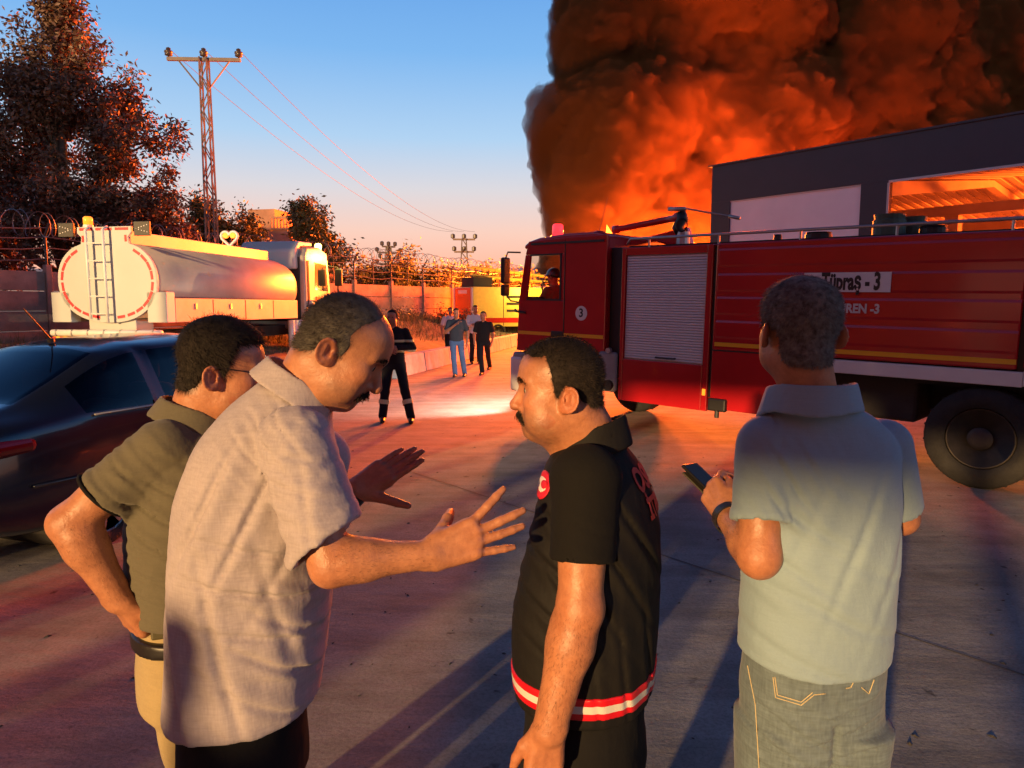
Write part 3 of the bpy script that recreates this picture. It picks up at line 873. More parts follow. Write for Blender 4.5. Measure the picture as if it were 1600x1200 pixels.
def wheel(parent, x, y, r, w, side, zo=0.0):
    """side +1: outer face towards +y"""
    M = Matrix.Translation((x, y, r + zo)) @ Matrix.Rotation(-side * math.pi / 2, 4, 'X')
    root = MB(); prof = [(r*0.62, -w/2), (r*0.80, -w/2-0.005), (r*0.95, -w*0.46), (r, -w*0.36), (r, w*0.36), (r*0.95, w*0.46), (r*0.80, w/2+0.005), (r*0.62, w/2), (r*0.60, w*0.3), (r*0.60, -w*0.3), (r*0.62, -w/2)]
    root.lathe(prof, 40, M, closed=True)
    for k in range(40):
        a = 2*math.pi*k/40
        root.box(M @ Vector((r*1.0*math.cos(a), r*1.0*math.sin(a), (w*0.17 if k % 2 else -w*0.17))), (0.035, 0.035, 0.02), None)
    t = root.build('wheel', M_RUBBER, parent, smooth=True)
    rim = MB(); rim.lathe([(r*0.61, w*0.42), (r*0.57, w*0.43), (r*0.55, w*0.18), (r*0.40, w*0.10), (r*0.30, w*0.22), (r*0.24, w*0.24), (r*0.22, w*0.46), (r*0.12, w*0.50), (0.001, w*0.50)], 32, M)
    rim.build('rim', M_RIM, t, smooth=True)
    bolts = MB()
    for k in range(10):
        a = 2*math.pi*k/10; bolts.lathe([(0.02*r*2, w*0.2), (0.02*r*2, w*0.30), (0.001, w*0.31)], 6, M @ Matrix.Translation((r*0.34*math.cos(a), r*0.34*math.sin(a), 0)))
    bolts.build('wheel_nuts', M_RIM, t)
    return t

# ------------------------------------------------------------------ red fire engine
def fire_engine():
    fwd = Vector((-1.052, 1, 0)).normalized(); rz = math.atan2(fwd.y, fwd.x)
    T = empty('fire_engine', (5.39, 7.73, 0.0), 0, 'large red fire engine with roof water cannon and grey roller shutter', 'fire engine',
              rot=(Matrix.Rotation(rz, 4, 'Z') @ Matrix.Rotation(R(-1.1), 4, 'Y')).to_euler())
    S = 1.18                                   # half width, side facing the yard is +y
    def B(name, x0, x1, y0, y1, z0, z1, m=M_RED, bev=0.012, p=None):
        mb = MB(); mb.bx(x0, x1, y0, y1, z0, z1); return mb.build(name, m, p or T, bevel=bev)
    # --- tank body with pressed ribs
    body = B('body', -0.24, 2.90, -S, S, 1.20, 2.51, bev=0.02)
    for z in (1.46, 1.75, 2.03, 2.33):
        mb = MB(); mb.prism([Vector((0, S, z - 0.115)), Vector((0, S + 0.010, z - 0.085)), Vector((0, S + 0.010, z + 0.085)), Vector((0, S, z + 0.115))], (-0.235, 0, 0), (2.86, 0, 0))
        mb.build('rib', M_RED, body, bevel=0.006)
    B('lower_locker', 1.75, 2.90, -S + 0.01, S - 0.005, 0.46, 1.198)
    B('locker_seam', 1.76, 2.89, S - 0.003, S + 0.001, 1.19, 1.205, M_BLACK, 0)
    B('white_band', -0.30, 1.74, S - 0.10, S + 0.012, 1.04, 1.185, M_WHITEP, 0.008)
    B('stripe', -0.236, 2.86, S + 0.0, S + 0.014, 1.252, 1.30, M_YELLOW, 0)
    B('tail_body', -2.6, -0.29, -S, S, 1.22, 2.50, bev=0.02)
    B('body_gap', -0.29, -0.24, -S + 0.06, S - 0.06, 1.15, 2.45, M_BLACK, 0)
    # white wheel-arch fender behind the gap
    fp = []
    for k in range(13):
        a = math.pi * (0.97 - 0.9 * k / 12)
        fp.append((-0.55 + 0.78 * -math.cos(a) * -1, 0.52 + 0.68 * math.sin(a)))
    mb = MB(); n = len(fp)
    vs = [(x, S - 0.06, z) for x, z in fp] + [(x, S + 0.02, z) for x, z in fp] + [(x, S + 0.02, z + 0.08) for x, z in fp] + [(x, S - 0.06, z + 0.08) for x, z in fp]
    fs = []
    for k in range(n - 1):
        for q in range(4): fs.append((q*n+k, q*n+k+1, ((q+1) % 4)*n+k+1, ((q+1) % 4)*n+k))
    fs += [(0, n, 2*n, 3*n), (n-1, 4*n-1, 3*n-1, 2*n-1)]
    # --- shutter bay
    B('shutter_bay', 2.94, 4.29, -S, S - 0.06, 0.42, 2.51)
    for (x0, x1, z0, z1) in ((2.94, 3.02, 0.42, 2.50), (4.23, 4.29, 0.42, 2.50), (3.02, 4.23, 2.40, 2.50), (3.02, 4.23, 0.42, 1.00)):
        B('bay_frame', x0 + .001, x1 - .001, S - 0.058, S + 0.004, z0, z1, M_RED, 0.008)
    B('body_seam', 2.902, 2.938, -S + 0.03, S - 0.03, 0.6, 2.47, M_BLACK, 0)
    sh = B('roller_shutter', 3.02, 4.23, S - 0.058, S - 0.045, 1.0, 2.40, M_ALU, 0)
    ns = 40; hs = 1.38 / ns
    mb = MB(); mb.bx(3.03, 4.22, S - 0.044, S - 0.022, 0.002, hs - 0.004); first = mb.build('slat', M_ALU, sh, bevel=0.007, seg=2)
    first.location = (0, 0, 1.01)
    for k in range(1, ns):
        c = first.copy(); COL.objects.link(c); c.parent = sh; c.location = (0, 0, 1.01 + k * hs)
    mb = MB(); mb.tube([(3.42, S - 0.01, 1.05), (3.42, S + 0.02, 1.05), (3.70, S + 0.02, 1.05), (3.70, S - 0.01, 1.05)], 0.013, 6); mb.build('handle', M_BLACK, sh)
    # --- cab: shell with real window openings
    x0, x1, zb, zt = 4.55, 6.26, 0.98, 2.66
    cz = lambda x: 2.70 - 0.05 * max(0, (x - 5.2))       # roof line
    M_CABIN = mat('cab_lining', (0.05, 0.045, 0.045), 0.8)
    for s in (1, -1):
        ys = s * S
        def plate(name, poly, th=0.05, m=M_RED, bev=0.012):
            mb = MB(); mb.prism([Vector((px, ys, pz)) for px, pz in poly], (0, 0, 0), (0, -s * th, 0)); return mb.build(name, m, T, bevel=bev)
        plate('cab_side', [(x0, zb), (5.29, zb), (5.29, cz(5.29)), (x0, cz(x0))])
        d = plate('door', [(5.30, zb + .01), (6.24, zb + .01), (6.20, 1.78), (5.30, 1.78)])
        plate('door_pillar', [(5.30, 1.782), (5.36, 1.782), (5.36, 2.46), (5.30, 2.46)])
        plate('door_pillar', [(6.05, 1.782), (6.20, 1.782), (6.08, 2.46), (5.98, 2.46)])
        plate('door_header', [(5.30, 2.462), (6.08, 2.462), (6.02, cz(6.0)), (5.30, cz(5.30))])
        mb = MB(); yy = ys - s * 0.03; mb.add([(5.355, yy, 1.775), (6.06, yy, 1.775), (5.99, yy, 2.465), (5.355, yy, 2.465)], [(0, 1, 2, 3)]); mb.build('side_window', M_GLASS, T)
        mb = MB(); mb.bx(5.36, 5.39, ys - s*0.012 - 0.02, ys - s*0.012 + 0.014, 1.78, 2.46); mb.bx(5.36, 6.04, ys - s*0.012 - 0.02, ys - s*0.012 + 0.014, 1.77, 1.80); mb.bx(5.36, 5.98, ys - s*0.012 - 0.02, ys - s*0.012 + 0.014, 2.44, 2.465); mb.build('window_seal', M_BLACK, T)
    # door handle recess, door seam, stripe, number roundel
    B('handle', 5.31, 5.53, S - 0.01, S + 0.008, 1.235, 1.325, M_BLACK, 0.01)
    B('door_seam', 5.288, 5.302, S - 0.03, S + 0.002, 1.0, 2.64, M_BLACK, 0)
    B('stripe', 5.54, 6.21, S - 0.002, S + 0.004, 1.25, 1.30, M_YELLOW, 0); B('stripe', 4.57, 5.285, S - 0.002, S + 0.004, 1.25, 1.30, M_YELLOW, 0)
    mb = MB(); mb.lathe([(0.105, 0), (0.105, 0.004)], 28, Matrix.Translation((4.97, S, 1.60)) @ Matrix.Rotation(-math.pi/2, 4, 'X')); rd = mb.build('number_roundel', M_WHITEP, T)
    M_INK = mat('ink', (0.01, 0.01, 0.01), 0.5)
    text_part('numeral', '3', M_INK, rd, (4.97, S + 0.006, 1.60), (math.pi/2, 0, math.pi), 0.17, 0.001, bold=0.004)
    mb = MB(); mb.bx(x0, x0 + 0.05, -S + .052, S - .052, zb, 2.66); mb.build('cab_back', M_RED, T)
    B('cab_seal', 4.30, 4.548, -S + 0.12, S - 0.10, 0.75, 2.52, M_BLACK, 0.02)
    roof = MB()
    prof = [(x0, 2.64), (x0, 2.705), (4.75, 2.745), (5.3, 2.745), (5.8, 2.71), (6.02, 2.66), (6.12, 2.60), (6.10, 2.54), (5.9, 2.60), (5.3, 2.64)]
    roof.prism([Vector((a, -S + 0.0, b)) for a, b in prof], (0, 0.004, 0), (0, 2 * S - 0.004, 0)); roof.build('roof', M_RED, T, bevel=0.05, seg=4)
    mb = MB(); mb.bx(4.6, 5.95, S - 0.012, S + 0.018, 2.60, 2.63); mb.build('rain_gutter', M_BLACK, T)
    # front: windscreen frame, grille, bumper
    mb = MB(); mb.add([(6.21, -S + .06, 1.80), (6.21, S - .06, 1.80), (6.07, S - .06, 2.54), (6.07, -S + .06, 2.54)], [(0, 1, 2, 3)]); mb.build('windscreen', M_GLASS, T)
    B('front_panel', 6.20, 6.27, -S + 0.05, S - 0.05, 0.98, 1.80, M_RED, 0.03)
    B('dashboard', 5.85, 6.19, -S + 0.06, S - 0.06, 1.45, 1.83, M_CABIN, 0.04)
    B('floor', 4.62, 6.2, -S + 0.06, S - 0.06, 0.98, 1.06, M_CABIN, 0)
    B('cab_divider', 4.62, 4.72, -S + .06, S - .06, 1.06, 1.7, M_CABIN, 0)
    mb = MB(); mb.lathe([(0.20, -0.012), (0.215, 0), (0.20, 0.012), (0.185, 0)], 24, Matrix.Translation((6.02, 0.62, 1.90)) @ Matrix.Rotation(R(-55), 4, 'Y'), closed=True); mb.build('steering_wheel', M_BLACK, T, smooth=True)
    for yy in (0.62, -0.62):
        st = B('seat', 5.0, 5.5, yy - 0.24, yy + 0.24, 1.06, 1.42, M_SEAT, 0.05); B('backrest', 4.86, 5.0, yy - 0.24, yy + 0.24, 1.40, 2.05, M_SEAT, 0.05, st)
    B('bumper', 5.75, 6.33, -S + 0.01, S + 0.01, 0.36, 0.97, M_GREYPL, 0.05)
    B('bumper_corner', 6.10, 6.36, S - 0.20, S + 0.03, 0.34, 0.90, M_WHITEP, 0.05)
    for yy in (0.78, -0.78):
        mb = MB(); mb.lathe([(0.12, 0), (0.13, 0.03), (0.11, 0.05), (0.001, 0.055)], 20, Matrix.Translation((6.33, yy, 0.68)) @ Matrix.Rotation(math.pi/2, 4, 'Y'))
        h = mb.build('headlight', mat('headlamp', (0.9, 0.9, 0.85), 0.1, emit=(1, 0.95, 0.8), estr=8), T, smooth=True)
        d = bpy.data.lights.new('headlight_beam', 'SPOT'); d.energy = 420; d.spot_size = R(110); d.spot_blend = 0.8; d.color = (1, 0.93, 0.76); d.shadow_soft_size = 0.06
        lo = bpy.data.objects.new('headlight_beam', d); COL.objects.link(lo); lo.parent = T; lo.location = (6.42, yy, 0.68)
        lo.rotation_euler = (0, R(-90 + 9), 0) if False else Vector((-1, -0.12, 0.16)).to_track_quat('Z', 'Y').to_euler()
    B('marker_light', 6.02, 6.08, S + 0.03, S + 0.05, 0.78, 0.84, M_ORANGE_L, 0.01)
    B('marker_light', 2.96, 3.0, S + 0.004, S + 0.016, 0.62, 0.70, M_ORANGE_L, 0)
    # mirrors and grab rails
    mir = MB(); mir.tube([(6.18, S, 2.50), (6.30, S + 0.16, 2.50), (6.32, S + 0.18, 2.42), (6.32, S + 0.18, 1.86), (6.28, S + 0.10, 1.76), (6.2, S, 1.74)], 0.014, 6); mm = mir.build('mirror_arm', M_BLACK, T)
    mb = MB(); mb.box((6.32, S + 0.19, 2.22), (0.07, 0.17, 0.40)); mb.build('mirror', M_BLACK, mm, bevel=0.03)
    mb = MB(); mb.box((6.32, S + 0.19, 1.92), (0.07, 0.16, 0.18)); mb.build('mirror', M_BLACK, mm, bevel=0.03)
    mb = MB(); mb.tube([(6.05, S + 0.01, 1.58), (6.20, S + 0.05, 1.60), (6.26, S + 0.02, 1.62)], 0.02, 6); mb.build('grab_handle', M_BLACK, T)
    mb = MB(); mb.tube([(5.98, S - 0.3, 1.84), (5.98, S - 0.3, 2.10), (5.92, S - 0.32, 2.16), (5.88, S - 0.34, 2.10)], 0.012, 6); mb.build('grab_rail', M_PIPE, T)
    # beacon, antenna
    mb = MB(); mb.lathe([(0.10, 0), (0.10, 0.05), (0.085, 0.055)], 20, Matrix.Translation((5.72, 0.85, 2.70))); bc = mb.build('beacon_base', M_BLACK, T)
    mb = MB(); mb.lathe([(0.082, 0.055), (0.086, 0.12), (0.080, 0.21), (0.06, 0.23), (0.001, 0.235)], 20, Matrix.Translation((5.72, 0.85, 2.70))); mb.build('beacon_lens', M_RED_L, bc, smooth=True)
    mb = MB(); mb.tube([(5.15, 0.6, 2.73), (5.0, 0.58, 3.3)], [0.006, 0.003], 5); mb.build('antenna', M_BLACK, T)
    mb = MB(); mb.lathe([(0.11, 0), (0.10, 0.03), (0.05, 0.05), (0.001, 0.055)], 16, Matrix.Translation((4.9, 0.9, 2.73))); mb.build('roof_vent', M_RED, T, smooth=True)
    # --- roof rail
    rl = MB(); rl.tube([(4.25, S - 0.05, 2.55), (4.2, S - 0.05, 2.62), (-2.5, S - 0.05, 2.62)], 0.018, 8); rr = rl.build('roof_rail', M_PIPE, T, smooth=True)
    for x in (3.9, 2.9, 1.9, 0.9, -0.1, -1.1, -2.1):
        mb = MB(); mb.tube([(x, S - 0.05, 2.49), (x, S - 0.05, 2.62)], 0.014, 6); mb.build('rail_post', M_PIPE, rr)
    rl = MB(); rl.tube([(4.2, -S + 0.05, 2.62), (-2.5, -S + 0.05, 2.62)], 0.018, 8); rl.build('roof_rail', M_PIPE, T, smooth=True)
    B('roof_deck', -2.5, 4.25, -S + 0.1, S - 0.1, 2.511, 2.53, M_CHASSIS, 0)
    for (x, y, r, h, m) in ((1.15, 0.55, 0.17, 0.26, 'g'), (0.98, 0.25, 0.14, 0.25, 'g'), (1.9, 0.6, 0.15, 0.10, 'b'), (0.72, 0.5, 0.14, 0.12, 'b'), (2.35, 0.7, 0.05, 0.09, 'b')):
        mb = MB(); mb.lathe([(r, 0), (r, h * 0.75), (r * 0.9, h * 0.8), (r * 0.95, h), (0.001, h)], 18, Matrix.Translation((x, y, 2.53)))
        mb.build('hatch' if m == 'b' else 'foam_drum', M_BLACK if m == 'b' else mat('drum%.2f' % x, (0.06, 0.09, 0.06), 0.6), T)
    # --- water cannon
    can = MB(); can.lathe([(0.16, 0), (0.16, 0.05), (0.10, 0.06), (0.09, 0.26)], 16, Matrix.Translation((4.0, 0.1, 2.52))); cn = can.build('cannon_base', M_PIPE, T, smooth=False)
    mb = MB(); mb.tube([(4.02, 0.1, 2.74), (4.10, 0.1, 2.84), (4.02, 0.1, 2.96), (4.06, 0.1, 3.06)], [0.075, 0.085, 0.09, 0.07], 12); mb.build('cannon_swivel', M_BLACK, cn, smooth=True)
    mb = MB(); mb.tube([(4.02, 0.1, 2.985), (4.14, 0.1, 2.985), (4.15, 0.1, 2.98), (4.30, 0.1, 2.965), (5.12, 0.1, 2.88), (5.13, 0.1, 2.88), (5.22, 0.1, 2.87)], [0.06, 0.075, 0.052, 0.05, 0.045, 0.062, 0.066], 14); mb.build('cannon_barrel', mat('cannon_red', (0.55, 0.02, 0.02), 0.3, coat=0.4), cn, smooth=True)
    mb = MB(); mb.tube([(4.16, 0.16, 3.10), (3.9, 0.16, 3.09), (3.2, 0.16, 2.93)], 0.014, 6); mb.tube([(3.28, 0.16, 2.95), (3.12, 0.16, 2.91)], 0.024, 8); mb.tube([(4.22, 0.16, 3.11), (3.95, 0.16, 3.095)], 0.03, 8); mb.build('cannon_handle', M_PIPE, cn, smooth=True)
    mb = MB(); mb.lathe([(0.09, -0.008), (0.10, 0), (0.09, 0.008), (0.08, 0)], 18, Matrix.Translation((3.94, 0.26, 2.86)) @ Matrix.Rotation(math.pi/2, 4, 'X'), closed=True); mb.build('hand_wheel', M_BLACK, cn)
    mb = MB(); mb.prism([Vector((4.05, 0, 2.53)), Vector((4.6, 0, 2.70)), Vector((4.6, 0, 2.76)), Vector((4.0, 0, 2.86)), Vector((3.92, 0, 2.6))], (0, -0.1, 0), (0, 0.02, 0)); mb.build('cannon_bracket', M_RED, cn, bevel=0.02)
    # --- chassis, wheels, side gear
    B('chassis_frame', -2.6, 6.0, -0.42, 0.42, 0.62, 0.98, M_CHASSIS, 0)
    B('under_tank', 0.62, 1.70, 0.35, 0.95, 0.55, 1.03, M_CHASSIS, 0.04)
    B('wheel_housing', -2.5, 1.72, -S + 0.05, S - 0.22, 0.98, 1.198, M_CHASSIS, 0)
    for x in (5.37, 0.0, -1.35):
        for s in (1, -1): wheel(T, x, s * (S - 0.17), 0.50, 0.34, s, -0.0192 * x)
        mb = MB(); mb.tube([(x, -S + .2, 0.5), (x, S - .2, 0.5)], 0.08, 8); mb.build('axle', M_CHASSIS, T)
    B('mudguard', 4.62, 4.72, S - 0.36, S - 0.01, 0.50, 0.98, M_BLACK, 0.02)
    st = MB(); st.box((4.46, S + 0.02, 0.80), (0.30, 0.10, 0.56)); sb = st.build('side_box', M_GREYPL, T, bevel=0.045, seg=4)
    mb = MB(); mb.lathe([(0.075, 0), (0.075, 0.06), (0.001, 0.06)], 16, Matrix.Translation((4.40, S + 0.06, 0.62)) @ Matrix.Rotation(-math.pi/2, 4, 'X')); mb.build('filler_cap', M_BLACK, sb)
    mb = MB(); mb.lathe([(0.04, 0), (0.04, 0.05), (0.001, 0.05)], 12, Matrix.Translation((4.42, S + 0.04, 1.10)) @ Matrix.Rotation(-math.pi/2, 4, 'X')); mb.build('marker_light', M_PIPE, sb)
    B('hose_box', 2.66, 2.90, S - 0.02, S + 0.05, 0.44, 0.60, M_BLACK, 0.02)
    mb = MB(); mb.tube([(2.78, S + 0.02, 0.46), (2.78, S + 0.02, 0.36)], 0.03, 8); mb.build('drain_valve', M_BLACK, T)
    B('white_band', -2.55, -0.302, S - 0.10, S + 0.012, 1.05, 1.20, M_WHITEP, 0.008)
    # --- lettering
    pl = B('name_plate', 0.90, 1.80, S + 0.019, S + 0.026, 1.925, 2.135, M_WHITEP, 0)
    text_part('lettering', 'Tüpraş - 3', M_INK, pl, (1.30, S + 0.028, 2.03), (math.pi/2, 0, math.pi), 0.25, 0.001, sx=0.56, bold=0.010)
    text_part('lettering', 'ÜREN -3', mat('letter_white', (0.62, 0.58, 0.56), 0.5), T, (0.99, S + 0.016, 1.745), (math.pi/2, 0, math.pi), 0.135, 0.001, bold=0.005, align='RIGHT', sx=0.85)
    return T
ENGINE = fire_engine()

# ------------------------------------------------------------------ tanker lorry
def tanker():
    fwd = Vector((0.176, 0.984, 0)); rz = math.atan2(fwd.y, fwd.x)
    T = empty('tanker_truck', (-9.32, 16.5, 0), rz, 'white tanker lorry with oval tank, rear ladder and red dashed rim', 'tanker')
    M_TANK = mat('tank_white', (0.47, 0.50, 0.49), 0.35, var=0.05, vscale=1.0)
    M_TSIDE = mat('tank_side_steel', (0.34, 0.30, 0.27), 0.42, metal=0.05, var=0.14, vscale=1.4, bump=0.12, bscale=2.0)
    M_RDASH = mat('red_reflector', (0.55, 0.01, 0.03), 0.35)
    HW, HH, CZ = 1.27, 0.94, 2.37
    def ell(t, a=HW, b=HH):
        c, s = math.cos(t), math.sin(t); e = 0.9
        return (math.copysign(abs(c) ** e, c) * a, CZ + math.copysign(abs(s) ** e, s) * b)
    n = 56
    def ring(x, sc):
        return [(x, y * sc, CZ + (z - CZ) * sc) for (y, z) in (ell(2*math.pi*k/n) for k in range(n))]
    rings = [ring(0.05, 1.0), ring(6.6, 1.0), ring(6.85, 0.96), ring(7.02, 0.82), ring(7.10, 0.5), ring(7.12, 0.05)]
    vs = [p for r_ in rings for p in r_]; fs = [tuple(range(n))]
    for i in range(len(rings)-1):
        for k in range(n): fs.append((i*n+k, i*n+(k+1) % n, (i+1)*n+(k+1) % n, (i+1)*n+k))
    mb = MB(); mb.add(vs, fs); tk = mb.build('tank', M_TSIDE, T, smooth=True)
    # rear plate: ellipse with raised neck
    pts = []
    for k in range(n):
        y, z = ell(2*math.pi*k/n, HW + 0.02, HH + 0.02); pts.append((y, z))
    neck = [(0.62, 3.22), (0.60, 3.36), (0.70, 3.46), (0.70, 3.60), (-0.70, 3.60), (-0.70, 3.46), (-0.60, 3.36), (-0.62, 3.22)]
    up = [p for p in pts if not (p[1] > 3.12 and abs(p[0]) < 0.80)]
    a = [p for p in up if p[0] > 0 and p[1] >= CZ]; b = [p for p in up if p[0] <= 0 and p[1] >= CZ]; c = [p for p in up if p[1] < CZ]
    a.sort(key=lambda p: p[1]); b.sort(key=lambda p: -p[1]); c.sort(key=lambda p: p[0])
    poly = a + neck + b + c
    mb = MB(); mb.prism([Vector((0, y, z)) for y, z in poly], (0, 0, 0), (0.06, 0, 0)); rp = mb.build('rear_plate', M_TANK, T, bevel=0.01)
    for k in range(26):
        t = 2*math.pi*(k + 0.5)/26; y, z = ell(t, HW - 0.10, HH - 0.10)
        if z > 3.12 and abs(y) < 0.72: continue
        if z < 1.55 and abs(y) < 0.3: continue
        y2, z2 = ell(t + 0.02, HW - 0.10, HH - 0.10); ang = math.atan2(z2 - z, y2 - y)
        mb = MB(); mb.box((0, 0, 0), (0.004, 0.20, 0.065)); o = mb.build('reflector', M_RDASH, rp); o.location = (-0.003, y, z); o.rotation_euler = (ang, 0, 0)
    for (y, z, w, h) in ((0.46, 3.545, 0.34, 0.06), (0.0, 3.545, 0.42, 0.06), (-0.46, 3.545, 0.34, 0.06), (0.55, 3.33, 0.06, 0.15), (-0.55, 3.33, 0.06, 0.15)):
        mb = MB(); mb.box((-0.003, y, z), (0.004, w, h)); mb.build('reflector', M_RDASH, rp)
    mb = MB(); mb.bx(0.06, 6.2, -0.62, -0.54, 3.15, 3.50); mb.bx(0.06, 6.2, 0.54, 0.62, 3.15, 3.50); mb.build('coaming', M_TSIDE, T, bevel=0.01)
    # ladder
    ld = MB(); ld.tube([(-0.16, 0.34, 1.50), (-0.16, 0.34, 3.52), (-0.02, 0.34, 3.60)], 0.032, 8); la = ld.build('ladder', M_WHITEP, T, smooth=True)
    mb = MB(); mb.tube([(-0.16, -0.10, 1.42), (-0.16, -0.10, 3.52), (-0.02, -0.10, 3.60)], 0.032, 8); mb.build('rail', M_WHITEP, la, smooth=True)
    for k in range(5):
        mb = MB(); mb.tube([(-0.16, -0.10, 1.62 + k*0.40), (-0.16, 0.34, 1.62 + k*0.40)], 0.018, 6); mb.build('rung', M_WHITEP, la)
    # beacons and arrow boards
    for y in (0.98, -0.98):
        mb = MB(); mb.bx(-0.02, 0.04, y - 0.20, y + 0.20, 3.38, 3.70); ab = mb.build('arrow_board', M_BLACK, T, bevel=0.01)
        for k in range(5):
            for q in (-1, 1):
                mb = MB(); mb.box((-0.022, y - 0.14 + 0.07*k, 3.54 + q*0.02*(k if y > 0 else 4-k)), (0.006, 0.02, 0.02)); mb.build('bulb', M_ALU, ab)
    mb = MB(); mb.lathe([(0.11, 0), (0.11, 0.06), (0.06, 0.07)], 16, Matrix.Translation((0.15, 0.52, 3.50 + .1))); bb_ = mb.build('beacon_base', M_WHITEP, T)
    mb = MB(); mb.lathe([(0.10, 0.07), (0.10, 0.22), (0.07, 0.25), (0.001, 0.26)], 16, Matrix.Translation((0.15, 0.52, 3.60))); mb.build('beacon_lens', M_ORANGE_L, bb_, smooth=True)
    # heart-shaped lamp guard on the tank top
    hp_ = []
    for k in range(29):
        t = 2*math.pi*k/28; hp_.append((4.2, 0.016*16*math.sin(t)**3 - 0.55, 3.72 + 0.015*(13*math.cos(t) - 5*math.cos(2*t) - 2*math.cos(3*t) - math.cos(4*t))))
    mb = MB(); mb.tube(hp_, 0.04, 8); mb.tube([(4.2, -0.55, 3.2), (4.2, -0.55, 3.50)], 0.04, 8); hg = mb.build('lamp_guard', M_ALU, T, smooth=True)
    for y in (-0.66, -0.44):
        mb = MB(); mb.lathe([(0.08, -0.03), (0.08, 0.03)], 12, Matrix.Translation((4.2, y, 3.79)) @ Matrix.Rotation(math.pi/2, 4, 'Y')); mb.build('lamp', M_ORANGE_L, hg)
    # side cabinets, sub-frame, rear bar, hazard boards
    for s in (1, -1):
        mb = MB(); mb.bx(0.0, 0.30, s*1.0, s*1.50, 1.42, 2.12); mb.build('rear_cabinet', M_TANK, T, bevel=0.015)
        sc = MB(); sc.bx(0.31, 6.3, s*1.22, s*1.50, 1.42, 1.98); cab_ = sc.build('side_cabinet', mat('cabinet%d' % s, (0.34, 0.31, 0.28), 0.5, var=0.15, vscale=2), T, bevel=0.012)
        for k in range(1, 4):
            mb = MB(); mb.bx(0.3 + 1.5*k - 0.012, 0.3 + 1.5*k + 0.012, s*1.498, s*1.506, 1.44, 1.96); mb.build('seam', M_CHASSIS, cab_)
            mb = MB(); mb.bx(0.3 + 1.5*k - 0.75, 0.3 + 1.5*k - 0.68, s*1.5, s*1.525, 1.72, 1.86); mb.build('latch', M_PIPE, cab_)
    mb = MB(); mb.prism([Vector((0, 0.62, 1.50)), Vector((0, 0.62, 1.18)), Vector((0, -0.62, 1.18)), Vector((0, -0.62, 1.50))], (0.10, 0, 0), (0.7, 0, 0)); mb.build('tank_saddle', M_TANK, T, bevel=0.02)
    mb = MB(); mb.bx(0.1, 9.2, -0.45, 0.45, 0.85, 1.18); mb.build('chassis_frame', M_CHASSIS, T)
    mb = MB(); mb.tube([(-0.12, -1.42, 1.18), (-0.12, 1.42, 1.18)], 0.075, 12); rb = mb.build('rear_bar', M_WHITEP, T, smooth=True)
    for k in range(7):
        mb = MB(); mb.tube([(-0.12, -1.26 + k*0.42, 1.18), (-0.12, -1.23 + k*0.42, 1.18)], 0.084, 12); mb.build('clamp', M_PIPE, rb)
    for y in (1.02, -1.02):
        hb = MB(); hb.bx(-0.10, -0.06, y - 0.40, y + 0.40, 0.86, 1.09); hbo = hb.build('hazard_board', mat('haz_yellow%.1f' % y, (0.80, 0.55, 0.05), 0.4), T)
        for k in range(4):
            x0 = y - 0.36 + k*0.2
            mb = MB(); mb.prism([Vector((0, x0, 0.865)), Vector((0, x0 + 0.09, 0.865)), Vector((0, x0 + 0.09 + (0.10 if y > 0 else -0.10), 1.085)), Vector((0, x0 + (0.10 if y > 0 else -0.10), 1.085))], (-0.104, 0, 0), (-0.101, 0, 0)); mb.build('stripe', M_RDASH, hbo)
        mb = MB(); mb.bx(-0.09, -0.05, y*0.72 - 0.14, y*0.72 + 0.14, 0.70, 0.84); mb.build('tail_light', M_RED_L, T)
    mb = MB(); mb.bx(0.0, 0.4, -0.6, 0.6, 0.72, 1.05); mb.build('tow_block', M_CHASSIS, T)
    for x in (1.3, 2.65, 7.9):
        for s in (1, -1):
            wheel(T, x, s*1.05, 0.52, 0.42, s)
    for x in (1.3, 2.65):
        for s in (1, -1):
            fp = [(x + 0.62*math.cos(a), 0.56 + 0.60*math.sin(a)) for a in [math.pi*k/10 for k in range(11)]]
            mb = MB(); m_ = len(fp)
            v2 = [(px, s*0.82, pz) for px, pz in fp] + [(px, s*1.30, pz) for px, pz in fp]
            mb.add(v2, [(k, k+1, m_+k+1, m_+k) for k in range(m_-1)]); mb.build('mudguard', M_BLACK, T)
    # pump pipework behind the cab
    mb = MB(); mb.tube([(7.3, -1.1, 1.25), (7.35, -1.35, 1.45), (7.5, -1.38, 1.75), (7.7, -1.3, 1.9), (7.85, -1.0, 1.9)], 0.10, 10); mb.build('pump_pipe', M_ALU, T, smooth=True)
    mb = MB(); mb.lathe([(0.05, 0), (0.30, 0.04), (0.36, 0.16), (0.30, 0.28), (0.05, 0.32)], 18, Matrix.Translation((7.6, -1.3, 1.3)) @ Matrix.Rotation(math.pi/2, 4, 'X')); mb.build('pump', M_CHASSIS, T, smooth=True)
    for k in range(3):
        mb = MB(); mb.tube([(6.6 + 0.24*k, -1.12, 0.45), (6.6 + 0.24*k, -1.12, 1.35)], 0.11, 10); mb.build('air_tank', M_ALU, T, smooth=True)
    # cab
    poly = [(7.45, 1.05), (7.45, 3.45), (7.62, 3.72), (8.6, 3.80), (9.2, 3.62), (9.42, 2.3), (9.46, 1.0)]
    mb = MB(); mb.prism([Vector((x, -1.22, z)) for x, z in poly], (0, 0, 0), (0, 2.44, 0)); cb = mb.build('cab', mat('tanker_cab', (0.36, 0.33, 0.29), 0.4, var=0.1), T, bevel=0.09, seg=4)
    mb = MB(); mb.bx(7.40, 7.448, -1.05, 1.05, 1.3, 3.4); mb.build('cab_back', M_CHASSIS, cb, bevel=0.02)
